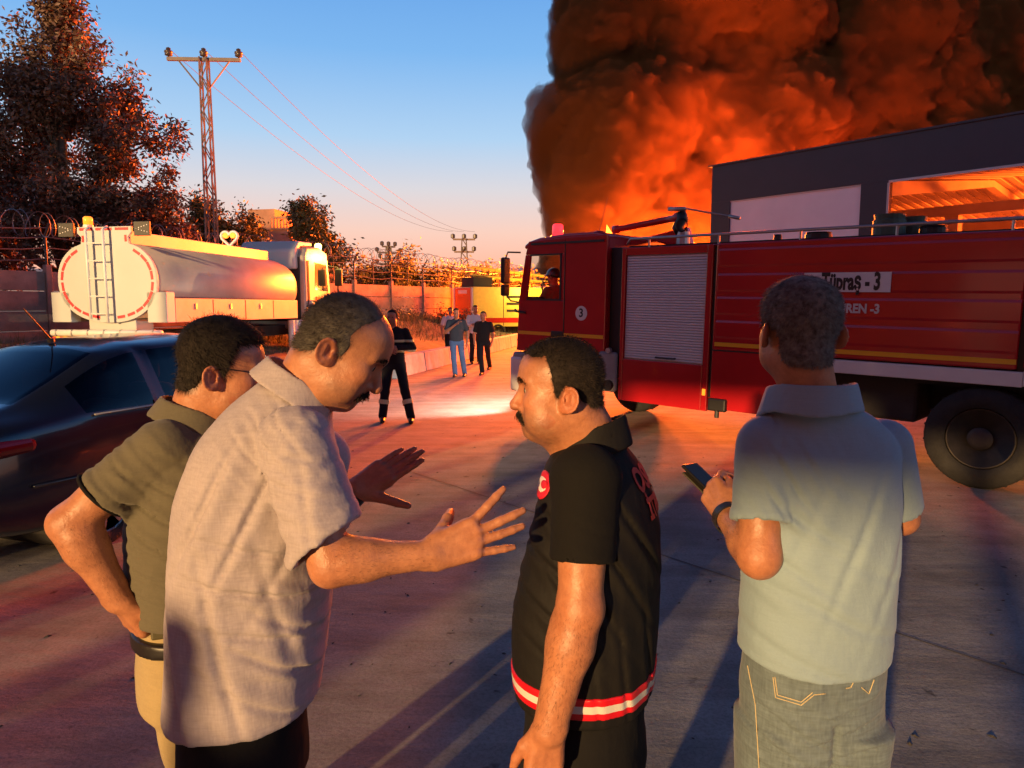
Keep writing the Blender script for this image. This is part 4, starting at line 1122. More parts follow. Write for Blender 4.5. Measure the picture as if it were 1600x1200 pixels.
    mb = MB(); mb.prism([Vector((7.2, -1.0, 3.0)), Vector((7.2, -1.0, 3.62)), Vector((7.5, -1.0, 3.92)), Vector((8.5, -1.0, 3.95)), Vector((8.5, -1.0, 3.81)), Vector((7.62, -1.0, 3.74)), Vector((7.44, -1.0, 3.46)), Vector((7.44, -1.0, 3.0))], (0, 0, 0), (0, 2.0, 0)); mb.build('roof_fairing', M_TANK, cb, bevel=0.08, seg=3)
    for s in (-1, 1):
        mb = MB(); mb.prism([Vector((8.15, 0, 2.35)), Vector((9.18, 0, 2.30)), Vector((9.06, 0, 3.22)), Vector((8.2, 0, 3.25))], (0, s*1.222, 0), (0, s*1.232, 0)); mb.build('side_window', mat('cabglass%d' % s, (0.02, 0.02, 0.022), 0.06), cb)
        mb = MB(); mb.bx(7.6, 7.72, s*1.222, s*1.24, 1.3, 3.3); mb.build('air_deflector', M_CHASSIS, cb)
        mb = MB(); mb.tube([(9.25, s*1.2, 3.2), (9.35, s*1.52, 3.15), (9.35, s*1.52, 2.2), (9.3, s*1.2, 2.15)], 0.03, 6); ma = mb.build('mirror_arm', M_CHASSIS, cb)
        mb = MB(); mb.box((9.35, s*1.55, 2.8), (0.12, 0.28, 0.6)); mb.build('mirror', M_BLACK, ma, bevel=0.04)
        mb = MB(); mb.bx(8.2, 8.4, s*1.222, s*1.25, 2.05, 2.12); mb.build('door_handle', M_BLACK, cb)
    mb = MB(); mb.add([(9.28, -1.05, 2.3), (9.28, 1.05, 2.3), (9.2, 1.0, 3.4), (9.2, -1.0, 3.4)], [(0, 1, 2, 3)])
    mb.build('windscreen', M_GLASS_DK, cb)
    mb = MB(); mb.lathe([(0.11, 0), (0.12, 0.12), (0.08, 0.18), (0.001, 0.2)], 14, Matrix.Translation((8.85, -1.05, 3.76))); lm = mb.build('beacon', M_LAMPY, T, smooth=True)
    d = bpy.data.lights.new('beacon_light', 'POINT'); d.energy = 160; d.color = (1, 0.72, 0.15); d.shadow_soft_size = 0.15
    lo = bpy.data.objects.new('beacon_light', d); COL.objects.link(lo); lo.parent = T; lo.location = (9.3, -1.75, 3.5)
    return T
tanker()

# ------------------------------------------------------------------ far ladder engine
def ladder_engine():
    p = W(740, 520, 35.5); rz = R(30)
    T = empty('ladder_engine', (p.x, 35.5, 0), rz, 'distant fire engine with yellow-lit sides and roof ladder beside the bank', 'fire engine')
    M_YEL_LIT = mat('yellow_lit_panel', (0.75, 0.55, 0.10), 0.4, var=0.1)  # yellow light falling on the side is put into this base colour
    def B(name, x0, x1, y0, y1, z0, z1, m, pa=None, bev=0.02):
        mb = MB(); mb.bx(x0, x1, y0, y1, z0, z1); return mb.build(name, m, pa or T, bevel=bev)
    # local: x forward from the tail at 0, right side (-y) towards the yard
    B('body', 0.0, 4.6, 0.0, 2.3, 0.75, 2.75, M_YEL_LIT)
    r_ = B('rear_door', -0.03, -0.002, 0.25, 2.05, 0.85, 2.72, M_RED); B('rear_sign', -0.04, -0.032, 0.65, 1.65, 2.42, 2.6, M_WHITEP, r_, 0)
    for y in (0.0, 2.08): B('rear_pillar', -0.05, -0.002, y + .01, y + 0.21, 0.7, 2.7, M_WHITEP)
    B('side_stripe', 0.02, 4.55, -0.012, -0.002, 0.95, 1.2, M_RED, bev=0)
    for k in range(3): B('locker_vent', 1.9, 2.8, -0.02, -0.002, 1.5 + 0.35*k, 1.62 + 0.35*k, M_CHASSIS, bev=0)
    for k in range(2): B('locker_seam', 1.7 + 1.3*k, 1.73 + 1.3*k, -0.01, -0.002, 0.8, 2.7, M_CHASSIS, bev=0)
    cb = B('cab', 4.75, 6.7, 0.0, 2.3, 0.75, 2.85, M_RED, bev=0.1)
    B('side_window', 5.2, 6.2, -0.012, -0.002, 1.8, 2.5, M_BLACK, cb, 0)
    B('mirror', 6.6, 6.75, -0.35, -0.1, 1.7, 2.4, M_BLACK, cb)
    B('chassis_frame', 0.2, 6.4, 0.6, 1.7, 0.45, 0.75, M_CHASSIS)
    for x in (1.4, 5.5):
        for y, s in ((0.15, -1), (2.15, 1)): wheel(T, x, y, 0.48, 0.3, s)
    B('turntable', 0.2, 1.3, 0.4, 1.7, 2.76, 3.25, M_CHASSIS)
    ld = MB()
    for y in (0.75, 1.35):
        for dz in (0.0, 0.42): ld.tube([(0.3, y, 3.35 + dz), (6.4, y, 3.0 + dz*0.6)], 0.05, 5)
    lad = ld.build('ladder', M_YEL_LIT, T)
    for k in range(16):
        x = 0.5 + k*0.38; z = 3.35 - (x-0.3)*0.057
        mb = MB(); mb.tube([(x, 0.75, z), (x, 1.35, z)], 0.03, 4); mb.tube([(x, 0.75, z), (x, 0.75, z + 0.4)], 0.03, 4); mb.build('rung', M_CHASSIS, lad)
    mb = MB(); mb.lathe([(0.12, 0), (0.12, 0.2), (0.001, 0.22)], 12, Matrix.Translation((5.6, 1.1, 2.85))); mb.build('beacon', M_ORANGE_L, T)
    d = bpy.data.lights.new('work_light', 'POINT'); d.energy = 420; d.color = (1, 0.66, 0.12); d.shadow_soft_size = 0.2
    lo = bpy.data.objects.new('work_light', d); COL.objects.link(lo); lo.parent = T; lo.location = (3.4, -1.6, 2.6)
    mb = MB(); mb.lathe([(0.10, 0), (0.10, 0.03), (0.001, 0.04)], 12, Matrix.Translation((4.66, -0.01, 2.0)) @ Matrix.Rotation(math.pi/2, 4, 'X')); mb.build('work_lamp', M_LAMPY, T)
ladder_engine()
# ------------------------------------------------------------------ dark saloon car
def saloon():
    al = R(73); h = Vector((math.cos(al), math.sin(al), 0)); left = Vector((-h.y, h.x, 0))
    wr = Vector((-3.15, 5.25, 0))                       # rear right wheel on the ground
    T = empty('parked_car', wr + left * 0.76, al, 'dark blue saloon car parked beside the man with glasses', 'car')
    M_PAINT = mat('car_paint', (0.010, 0.013, 0.022), 0.22, metal=0.2, coat=0.8, rvar=0.05, vscale=2)
    M_TAIL = mat('tail_lens', (0.10, 0.004, 0.006), 0.12, coat=0.6)
    # stations along x (rear axle at 0): x, bottom z, sill y, belt y, belt z, roof y, roof z, crown z
    ST = [(-1.00, 0.42, 0.62, 0.60, 0.86, 0.50, 0.98, 1.00),
          (-0.97, 0.30, 0.80, 0.76, 0.94, 0.58, 1.04, 1.06),
          (-0.72, 0.24, 0.87, 0.84, 1.00, 0.62, 1.08, 1.11),
          (-0.45, 0.20, 0.89, 0.86, 1.02, 0.62, 1.10, 1.13),
          (-0.10, 0.19, 0.89, 0.86, 1.02, 0.61, 1.25, 1.31),
          (0.25, 0.19, 0.88, 0.86, 1.01, 0.59, 1.42, 1.48),
          (0.56, 0.19, 0.88, 0.86, 1.00, 0.59, 1.475, 1.53),
          (0.68, 0.19, 0.88, 0.86, 1.00, 0.59, 1.482, 1.537),
          (1.22, 0.19, 0.88, 0.86, 0.985, 0.60, 1.50, 1.555),
          (1.34, 0.19, 0.88, 0.86, 0.98, 0.60, 1.50, 1.555),
          (1.95, 0.19, 0.88, 0.86, 0.97, 0.60, 1.46, 1.52),
          (2.25, 0.19, 0.88, 0.86, 0.96, 0.62, 1.34, 1.39),
          (2.65, 0.20, 0.89, 0.85, 0.95, 0.68, 1.01, 1.04),
          (2.95, 0.22, 0.88, 0.82, 0.88, 0.64, 0.93, 0.96),
          (3.20, 0.26, 0.80, 0.74, 0.76, 0.56, 0.82, 0.84),
          (3.28, 0.36, 0.60, 0.56, 0.66, 0.44, 0.72, 0.73)]
    prof = []
    for (x, zb, ys, yb, zbelt, yr, zr, zc) in ST:
        mid = 0.5 * (zb + zbelt)
        prof.append([(x, 0, zb), (x, ys - 0.10, zb), (x, ys - 0.01, zb + 0.10), (x, ys + 0.015, mid), (x, yb + 0.005, zbelt - 0.10), (x, yb - 0.02, zbelt),
                     (x, yr + 0.03, zr - 0.035), (x, yr - 0.06, zr + 0.015), (x, yr * 0.5, zc - 0.008), (x, 0, zc)])
    nr = len(prof[0]); vs, fs, mi = [], [], []
    full = [p + [(a, -b, c) for a, b, c in p[-2:0:-1]] for p in prof]; n = len(full[0])
    for r_ in full: vs += r_
    side_rows = {5: 'side'}
    for i in range(len(ST) - 1):
        for k in range(n):
            fs.append((i*n+k, i*n+(k+1) % n, (i+1)*n+(k+1) % n, (i+1)*n+k))
            kk = k if k < nr - 1 else (n - 1 - k)
            g = 0
            if kk == 5 and i in (4, 5, 7, 9, 10): g = 1          # side glass
            if kk in (7, 8) and i in (3, 4): g = 1              # rear screen
            if kk in (7, 8) and i in (11,): g = 1               # windscreen
            mi.append(g)
    fs += [tuple(range(n))[::-1], tuple((len(ST)-1)*n + k for k in range(n))]; mi += [0, 0]
    mb = MB(); mb.add(vs, fs); mb.m = mi
    body = mb.build('body', [M_PAINT, M_GLASS_DK], T, smooth=True)
    me = body.data
    at = me.attributes.new('crease_edge', 'FLOAT', 'EDGE')
    cr = {}
    for p in me.polygons:
        for e in p.edge_keys: cr.setdefault(e, set()).add(p.material_index)
    for e in me.edges:
        ks = cr.get(tuple(sorted(e.vertices)), set()); at.data[e.index].value = 0.9 if len(ks) > 1 else 0.0
    av = me.attributes.new('crease_vert', 'FLOAT', 'POINT')
    cv = {}
    for p in me.polygons:
        for v_ in p.vertices: cv.setdefault(v_, []).append(p.material_index)
    for v_, l_ in cv.items():
        if l_.count(1) == 1 and len(l_) > 1: av.data[v_].value = 0.75
    ss = body.modifiers.new('sub', 'SUBSURF'); ss.levels = 2; ss.render_levels = 2
    for x in (0.0, 2.50):
        cut = MB(); cut.lathe([(0.37, -1.2), (0.37, 1.2)], 36, Matrix.Translation((x, 0, 0.32)) @ Matrix.Rotation(math.pi/2, 4, 'X')); c = cut.build('arch_cut', M_BLACK)
        inner = MB(); inner.bx(x - 0.6, x + 0.6, -0.6, 0.6, -0.2, 1.2)
        bo = body.modifiers.new('arch', 'BOOLEAN'); bo.object = c; bo.operation = 'DIFFERENCE'; bo.solver = 'EXACT'
        bpy.context.view_layer.update()
        dg = bpy.context.evaluated_depsgraph_get()
        nm = bpy.data.meshes.new_from_object(body.evaluated_get(dg))
        body.modifiers.clear(); body.data = nm
        bpy.data.objects.remove(c, do_unlink=True)
    nm.polygons.foreach_set('use_smooth', [True] * len(nm.polygons))
    for x in (0.0, 2.50):
        hb = MB(); hb.lathe([(0.365, -0.70), (0.365, 0.70)], 24, Matrix.Translation((x, 0, 0.34)) @ Matrix.Rotation(math.pi/2, 4, 'X')); hb.build('wheel_housing', M_CHASSIS, T)
        for s in (1, -1):
            M = Matrix.Translation((x, s*0.77, 0.315)) @ Matrix.Rotation(-s*math.pi/2, 4, 'X')
            t = MB(); r_, w = 0.315, 0.20
            t.lathe([(r_*0.66, -w/2), (r_*0.9, -w*0.52), (r_, -w*0.38), (r_, w*0.38), (r_*0.9, w*0.52), (r_*0.68, w*0.48), (r_*0.64, w*0.3), (r_*0.64, -w*0.3), (r_*0.66, -w/2)], 36, M, closed=True)
            ty = t.build('wheel', M_RUBBER, T, smooth=True)
            M_ALLOY = bpy.data.materials.get('alloy') or mat('alloy', (0.45, 0.44, 0.43), 0.3, metal=0.8)
            rm = MB(); rm.lathe([(r_*0.68, w*0.46), (r_*0.62, w*0.46), (r_*0.60, w*0.1), (r_*0.60, 0)], 36, M); ri = rm.build('rim', M_ALLOY, ty, smooth=True)
            for k in range(7):
                a = 2*math.pi*k/7; sp = MB(); sp.box((r_*0.34, 0, w*0.40), (r_*0.56, 0.045, 0.03)); o = sp.build('spoke', M_ALLOY, ri, bevel=0.008)
                o.matrix_local = M @ Matrix.Rotation(a, 4, 'Z')
    # tail lamps, bumper seam, door seams, handles, antenna, seats
    for s in (1, -1):
        tl = MB(); tl.box((-0.74, s*0.80, 0.87), (0.46, 0.15, 0.11)); tl.build('tail_light', M_TAIL, T, bevel=0.05, seg=4)
        for x in (0.72, 1.28, 2.30):
            sm = MB(); sm.tube([(x - (0.10 if x < 1 else 0), s*0.903, 0.40), (x + 0.01, s*0.907, 0.62), (x, s*0.878, 0.93)], 0.005, 4); sm.build('door_seam', M_BLACK, T)
        for x in (0.88, 1.92):
            hd = MB(); hd.box((x, s*0.902, 0.865), (0.20, 0.035, 0.028)); hd.build('door_handle', M_PAINT, T, bevel=0.012, seg=3)
        sk = MB(); sk.tube([(-0.6, s*0.905, 0.60), (0.45, s*0.915, 0.57), (2.2, s*0.914, 0.54)], 0.012, 6); sk.build('side_moulding', M_PAINT, T, smooth=True)
        tr = MB(); tr.tube([(-0.05, s*0.857, 1.005), (0.6, s*0.857, 1.0), (1.3, s*0.857, 0.985), (2.2, s*0.855, 0.965)], 0.009, 6); tr.build('window_trim', M_PIPE, T, smooth=True)
        mr = MB(); mr.box((2.12, s*0.99, 1.02), (0.12, 0.22, 0.14)); mr.build('door_mirror', M_PAINT, T, bevel=0.04, seg=3)
    an = MB(); an.tube([(0.36, 0, 1.505), (0.36, 0, 1.535)], 0.028, 10); an.tube([(0.36, 0, 1.53), (0.14, 0, 1.78)], [0.006, 0.004], 6); an.build('antenna', M_BLACK, T)
    for x in (0.55, 1.75):
        for s in (1, -1):
            se = MB(); se.box((x, s*0.36, 0.72), (0.20, 0.50, 0.62)); so = se.build('seat', M_SEAT, T, bevel=0.08, seg=3)
            he = MB(); he.box((x - 0.04, s*0.36, 1.16), (0.12, 0.27, 0.20)); he.build('headrest', M_SEAT, so, bevel=0.05, seg=3)
    fl = MB(); fl.bx(-0.5, 2.6, -0.8, 0.8, 0.26, 0.32); fl.build('floor', M_CHASSIS, T)
    np_ = MB(); np_.box((-1.005, 0, 0.62), (0.01, 0.52, 0.11)); np_.build('number_plate', M_WHITEP, T)
    return T
saloon()
# ------------------------------------------------------------------ people: tools
def skin_mat(name, col, seed=0):
    m = bpy.data.materials.new(name); m.use_nodes = True; nt = m.node_tree; p = nt.nodes['Principled BSDF']; L = nt.links.new
    tc = nt.nodes.new('ShaderNodeTexCoord'); at = nt.nodes.new('ShaderNodeAttribute'); at.attribute_name = 'tint'
    def nz(sc, det, ro=0.6):
        n = nt.nodes.new('ShaderNodeTexNoise'); n.inputs['Scale'].default_value = sc; n.inputs['Detail'].default_value = det; n.inputs['Roughness'].default_value = ro
        L(tc.outputs['Object'], n.inputs['Vector']); return n
    cr = nt.nodes.new('ShaderNodeValToRGB'); e = cr.color_ramp.elements
    e[0].position = 0.30; e[1].position = 0.72; e[0].color = (col[0] * 0.78, col[1] * 0.68, col[2] * 0.66, 1); e[1].color = (min(1, col[0] * 1.16), col[1] * 1.10, col[2] * 1.06, 1)
    L(nz(38, 8, 0.72).outputs['Fac'], cr.inputs[0])
    mx = nt.nodes.new('ShaderNodeMix'); mx.data_type = 'RGBA'; mx.blend_type = 'MULTIPLY'; mx.inputs[0].default_value = 1.0
    L(cr.outputs[0], mx.inputs[6]); L(at.outputs['Color'], mx.inputs[7]); L(mx.outputs[2], p.inputs['Base Color'])
    mr = nt.nodes.new('ShaderNodeMapRange'); mr.inputs['From Min'].default_value = 0.3; mr.inputs['From Max'].default_value = 0.7; mr.inputs['To Min'].default_value = 0.30; mr.inputs['To Max'].default_value = 0.58
    L(nz(22, 5).outputs['Fac'], mr.inputs[0]); L(mr.outputs[0], p.inputs['Roughness'])
    b1 = nt.nodes.new('ShaderNodeBump'); b1.inputs['Strength'].default_value = 0.35; b1.inputs['Distance'].default_value = 0.0012; L(nz(520, 3).outputs['Fac'], b1.inputs['Height'])
    b2 = nt.nodes.new('ShaderNodeBump'); b2.inputs['Strength'].default_value = 0.30; b2.inputs['Distance'].default_value = 0.006; L(nz(70, 4).outputs['Fac'], b2.inputs['Height'])
    L(b2.outputs[0], b1.inputs['Normal']); L(b1.outputs[0], p.inputs['Normal'])
    return m
M_SKIN = skin_mat('skin', (0.44, 0.205, 0.110))
M_SKIN2 = skin_mat('skin_ruddy', (0.44, 0.195, 0.100))
M_ARMHAIR = mat('arm_hair', (0.09, 0.045, 0.022), 0.7)
M_NAIL = mat('finger_nail', (0.52, 0.30, 0.22), 0.28)
M_EYEW = mat('eye_white', (0.36, 0.31, 0.28), 0.25)
M_IRIS = mat('eye_iris', (0.02, 0.012, 0.008), 0.15)
M_LIP = mat('lip', (0.33, 0.12, 0.085), 0.5)
def hair_mat(name, c1, c2, sc=30):
    return mat(name, c1, 0.8, col2=c2, vscale=sc, detail=4, spec=0.2)

def cloth(name, col, weave=900, var=0.10, rough=0.9, slub=False, col2=None):
    m = bpy.data.materials.new(name); m.use_nodes = True; nt = m.node_tree; p = nt.nodes['Principled BSDF']
    p.inputs['Roughness'].default_value = rough; p.inputs['Specular IOR Level'].default_value = 0.25
    p.inputs['Sheen Weight'].default_value = 0.12 if max(col) > 0.1 else 0.0; p.inputs['Sheen Roughness'].default_value = 0.5
    tc = nt.nodes.new('ShaderNodeTexCoord')
    def nz(sc, det, stretch=(1, 1, 1)):
        mp = nt.nodes.new('ShaderNodeMapping'); mp.inputs['Scale'].default_value = stretch
        n = nt.nodes.new('ShaderNodeTexNoise'); n.inputs['Scale'].default_value = sc; n.inputs['Detail'].default_value = det
        nt.links.new(tc.outputs['Object'], mp.inputs[0]); nt.links.new(mp.outputs[0], n.inputs['Vector']); return n
    a = nz(9, 5); b = nz(weave * 0.25, 2, (1, 1, 0.12) if slub else (1, 1, 1)); c = nz(weave * 0.25, 2, (0.12, 0.12, 1))
    mx = nt.nodes.new('ShaderNodeMath'); mx.operation = 'ADD'; nt.links.new(b.outputs['Fac'], mx.inputs[0]); nt.links.new(c.outputs['Fac'], mx.inputs[1])
    ml = nt.nodes.new('ShaderNodeMath'); ml.operation = 'MULTIPLY_ADD'; ml.inputs[1].default_value = 0.38; nt.links.new(mx.outputs[0], ml.inputs[0])
    m2 = nt.nodes.new('ShaderNodeMath'); m2.operation = 'MULTIPLY'; m2.inputs[1].default_value = 0.24; nt.links.new(a.outputs['Fac'], m2.inputs[0]); nt.links.new(m2.outputs[0], ml.inputs[2])
    cr = nt.nodes.new('ShaderNodeValToRGB'); cr.color_ramp.elements[0].position = 0.30; cr.color_ramp.elements[1].position = 0.70
    cr.color_ramp.elements[0].color = (*[x * (1 - var) for x in col], 1); cr.color_ramp.elements[1].color = (*[min(1, x * (1 + var)) for x in (col2 or col)], 1)
    nt.links.new(ml.outputs[0], cr.inputs[0]); nt.links.new(cr.outputs[0], p.inputs['Base Color'])
    bp = nt.nodes.new('ShaderNodeBump'); bp.inputs['Strength'].default_value = 0.25; bp.inputs['Distance'].default_value = 0.001
    nt.links.new(mx.outputs[0], bp.inputs['Height'])
    wr = nz(11, 4, (1, 1, 0.6)); b2 = nt.nodes.new('ShaderNodeBump'); b2.inputs['Strength'].default_value = 0.55; b2.inputs['Distance'].default_value = 0.014
    nt.links.new(wr.outputs['Fac'], b2.inputs['Height']); nt.links.new(b2.outputs[0], bp.inputs['Normal']); nt.links.new(bp.outputs[0], p.inputs['Normal'])
    return m

def frame(fwd, up):
    f = Vector(fwd).normalized(); u = Vector(up); l = u.cross(f).normalized(); u = f.cross(l).normalized()
    return Matrix(((f.x, l.x, u.x), (f.y, l.y, u.y), (f.z, l.z, u.z)))     # columns: forward, left, up

def to_np(M): return np.array([[M[i][j] for j in range(3)] for i in range(3)], np.float32)

def grad(f, P, e=0.002):
    g = np.stack([f(P + _arr(d)) - f(P - _arr(d)) for d in ((e, 0, 0), (0, e, 0), (0, 0, e))], -1)
    return g / (np.linalg.norm(g, axis=1, keepdims=True) + 1e-9)

class Person:
    def __init__(self, label, xy, group=None):
        self.o = Vector((xy[0], xy[1], 0))
        self.root = empty('person', self.o, 0, label, 'person', group)
        self.skin = []
    def part(self, name, vq, mt, parent=None):
        v, q = vq
        me = np_mesh(name, np.asarray(v) - _arr(self.o), q)
        return link_mesh(name, me, mt, parent or self.root)
    def sdf(self, name, f, lo, hi, h, mt, parent=None):
        return self.part(name, surface_nets(f, lo, hi, h), mt, parent)
    def mb(self, name, mb, mt, parent=None, **k):
        mb.v = [(a - self.o.x, b - self.o.y, c) for a, b, c in mb.v]
        return mb.build(name, mt, parent or self.root, **k)
    def body(self, mt):
        o = self.part('body', join_np([(x[0], x[1]) for x in self.skin]), mt)
        col = np.concatenate([x[2] if len(x) > 2 else np.ones((len(x[0]), 3), np.float32) for x in self.skin])
        at = o.data.attributes.new('tint', 'FLOAT_COLOR', 'POINT')
        if len(at.data) == len(col): at.data.foreach_set('color', np.concatenate([col, np.ones((len(col), 1))], 1).astype(np.float32).ravel())
        return o

def skull(P, w=1.0, jaw=1.0, fat=0.0):
    Q = P * _arr((1, 1, 1)); Q = Q.copy(); Q[..., 1] = Q[..., 1] / w
    d = sd_ell(Q, (0.010, 0, 0.054), (0.094, 0.076, 0.086))
    d = smin(d, sd_ell(Q, (0.054, 0, 0.058), (0.057, 0.060, 0.060)), 0.02)
    d = smin(d, sd_ell(Q, (0.040, 0, -0.008), (0.058, 0.060 + fat, 0.072)), 0.025)
    d = smin(d, sd_ell(Q, (0.034, 0, -0.054), (0.062 * jaw, 0.056 * jaw + fat, 0.050)), 0.025)
    return d

def head_fn(neck_base, neck_r=0.060, w=1.0, jaw=1.0, fat=0.0, nose=1.0, throat=0.045):
    nb = Vector(neck_base)
    def f(P):
        d = skull(P, w, jaw, fat)
        A = P.copy(); A[..., 1] = np.abs(A[..., 1])
        d = smin(d, sd_ell(P, (0.080, 0, -0.080), (0.024, 0.026, 0.021)), 0.022)         # chin
        d = smin(d, sd_ell(A, (0.070, 0.043 * w, -0.002), (0.028, 0.024, 0.024)), 0.022)   # cheekbone
        d = smin(d, sd_ell(A, (0.055, 0.040 * w + fat, -0.045), (0.034, 0.022, 0.032)), 0.03)
        d = smin(d, sd_cone(A, (0.104, 0.006, 0.043), (0.083, 0.047 * w, 0.042), 0.0095, 0.009), 0.014)  # brow
        d = smax(d, -sd_ell(A, (0.110, 0.034, 0.023), (0.019, 0.020, 0.0145)), 0.014)      # socket
        d = smin(d, sd_ell(A, (0.0835, 0.0335, 0.0220), (0.0135, 0.0160, 0.0125)), 0.004)
        d = smin(d, sd_cone(A, (0.0975, 0.024, 0.0275), (0.0915, 0.046, 0.0265), 0.0030, 0.0026), 0.003)
        d = smin(d, sd_cone(A, (0.0965, 0.026, 0.0165), (0.0900, 0.045, 0.0165), 0.0024, 0.0022), 0.003)   # lids
        d = smax(d, -sd_ell(A, (0.1000, 0.0360, 0.0215), (0.0090, 0.0140, 0.0042)), 0.0015)   # eye opening
        d = smin(d, sd_cone(P, (0.080, 0, 0.034), (0.090, 0, -0.026), 0.017, 0.021), 0.012)
        d = smin(d, sd_cone(P, (0.098, 0, 0.030), (0.117 * nose, 0, -0.012), 0.0080, 0.0110), 0.012)  # nose
        d = smin(d, sd_ell(P, (0.1165 * nose, 0, -0.0190), (0.0130, 0.0130, 0.0110)), 0.008)
        d = smin(d, sd_ell(A, (0.1035, 0.0130, -0.0225), (0.0120, 0.0078, 0.0085)), 0.006)
        d = smax(d, -sd_ell(A, (0.110, 0.0075, -0.0315), (0.006, 0.0035, 0.0045)), 0.003)
        d = smin(d, sd_ell(P, (0.082, 0, -0.047), (0.024, 0.034, 0.027)), 0.018)           # muzzle
        d = smin(d, sd_cone(A, (0.1050, 0.002, -0.0445), (0.090, 0.027, -0.0495), 0.0058, 0.003), 0.007)
        d = smin(d, sd_cone(A, (0.1030, 0.002, -0.0560), (0.090, 0.025, -0.0520), 0.0068, 0.003), 0.007)
        d = smax(d, -sd_cone(A, (0.112, 0.0, -0.0503), (0.094, 0.028, -0.0505), 0.0022, 0.0018), 0.003)
        # ears
        t = 0.22
        q = A - _arr((-0.004, 0.0765 * w, 0.006))
        ex = q[..., 0] * math.cos(t) + q[..., 2] * math.sin(t); ez = -q[..., 0] * math.sin(t) + q[..., 2] * math.cos(t)
        ex = ex * 1.10; ez = ez * 1.10
        E = np.stack([ex + 0.35 * (q[..., 1] - 0.0), q[..., 1] + 0.42 * ex, ez], -1)
        ear = sd_ell(E, (0, 0.004, 0), (0.0195, 0.0062, 0.0325))
        ear = smin(ear, sd_ell(E, (0.004, 0.003, -0.024), (0.0105, 0.006, 0.0115)), 0.006)
        rim = None
        for k in range(11):
            a0, a1 = (1.0 + 0.40 * k), (1.0 + 0.40 * (k + 1))
            if k > 8: break
            c0 = (0.0165 * math.cos(a0), 0.0085, 0.0295 * math.sin(a0)); c1 = (0.0165 * math.cos(a1), 0.0085, 0.0295 * math.sin(a1))
            r = sd_cone(E, c0, c1, 0.0042, 0.0042); rim = r if rim is None else np.minimum(rim, r)
        ear = smin(ear, rim, 0.004)
        ear = smax(ear, -sd_ell(E, (0.003, 0.0130, 0.002), (0.0105, 0.0105, 0.0180)), 0.003)
        ear = smin(ear, sd_cone(E, (-0.006, 0.006, -0.012), (-0.003, 0.008, 0.014), 0.0030, 0.0026), 0.003)
        ear = smax(ear, -sd_ell(E, (0.008, 0.009, -0.003), (0.0045, 0.008, 0.006)), 0.003)
        ear = smin(ear, sd_ell(E, (0.0125, 0.007, -0.004), (0.0045, 0.005, 0.007)), 0.004)
        d = smin(d, ear, 0.006)
        nk = sd_cone(P, (-0.016, 0, -0.035), tuple(nb), neck_r * 0.93, neck_r * 1.0)
        nk = smin(nk, sd_cone(P, (0.030, 0, -0.075), tuple(nb + Vector((throat, 0, 0.0))), neck_r * 0.60, neck_r * 0.75), 0.03)
        return smin(d, nk, 0.028)
    return f

def add_head(pr, origin, fwd, up, neck_world, neck_r=0.060, w=1.0, jaw=1.0, fat=0.0, scale=1.0, nose=1.0, h=0.0034, eyes=True, hairline=None, stubble=0.35, throat=0.045):
    """meshes the head in its own frame; returns helpers for hair and so on"""
    F = frame(fwd, up); Fn = to_np(F); og = Vector(origin)
    nb = (F.transposed() @ (Vector(neck_world) - og)) / scale
    f = head_fn(nb, neck_r, w, jaw, fat, nose, throat)
    lo = [min(-0.10, nb.x - 0.08), -0.115, min(-0.11, nb.z - 0.02)]; hi = [0.145, 0.115, 0.155]
    v, q = surface_nets(f, lo, hi, h)
    toW = lambda V: (np.asarray(V, np.float32) * scale) @ Fn.T + _arr(og)
    # pigment: shaven jaw, ruddy cheeks, nose and ears, darker sockets, shaven scalp along the hairline
    A = np.abs(v[:, 1]); tint = np.ones((len(v), 3), np.float32)
    g = lambda c, r: np.exp(-(((np.stack([v[:, 0], A, v[:, 2]], 1) - _arr(c)) / _arr(r)) ** 2).sum(1))
    beard = np.clip((-0.020 - v[:, 2] + 0.25 * (v[:, 0] - 0.06)) / 0.03, 0, 1) * np.clip((v[:, 0] - 0.012) / 0.03, 0, 1) * np.clip((v[:, 2] + 0.135) / 0.03, 0, 1)
    beard = beard * (0.75 + 0.25 * wob(v, 300, 5, 2))
    tint *= 1 - stubble * beard[:, None] * _arr((1.0, 0.86, 0.72))
    red = 0.8 * g((0.075, 0.045, -0.008), (0.03, 0.03, 0.022)) + g((0.118, 0, -0.018), (0.02, 0.02, 0.016)) + 0.8 * (A > 0.078)
    tint *= 1 - np.clip(red, 0, 1)[:, None] * _arr((0.02, 0.22, 0.24))
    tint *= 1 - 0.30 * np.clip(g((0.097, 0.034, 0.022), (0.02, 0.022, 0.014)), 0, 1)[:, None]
    if hairline is not None:
        sc = np.clip((0.016 - hairline(v)) / 0.026, 0, 1) * (A < 0.082)
        tint *= 1 - 0.72 * sc[:, None] * _arr((0.95, 1.0, 1.0))
    pr.skin.append((toW(v), q, tint))
    def nk(P): return sd_cone(P, (-0.016, 0, -0.035), tuple(nb), neck_r * 0.93, neck_r * 1.0)
    H = dict(nk=nk, f=f, toW=toW, F=F, Fn=Fn, og=og, s=scale, w=w, jaw=jaw, fat=fat)
    if eyes:
        for s in (1, -1):
            mb = MB(); M = Matrix.Translation((0.0848, s * 0.0345, 0.0215)) @ Matrix.Rotation(math.pi / 2, 4, 'Y')
            prof = [(0.0130 * math.sin(a), 0.0130 * math.cos(a)) for a in [math.pi * k / 10 for k in range(11)]]
            mb.lathe([(max(r, 1e-4), z) for r, z in prof[::-1]], 16, M)
            mb.mi = 1; mb.lathe([(0.0078, 0.0108), (0.0055, 0.0126), (0.0001, 0.0136)], 14, M)
            mb.v = [tuple(x) for x in toW(np.array(mb.v))]
            H['eye'] = pr.mb('eye', mb, [M_EYEW, M_IRIS], smooth=True)
    return H

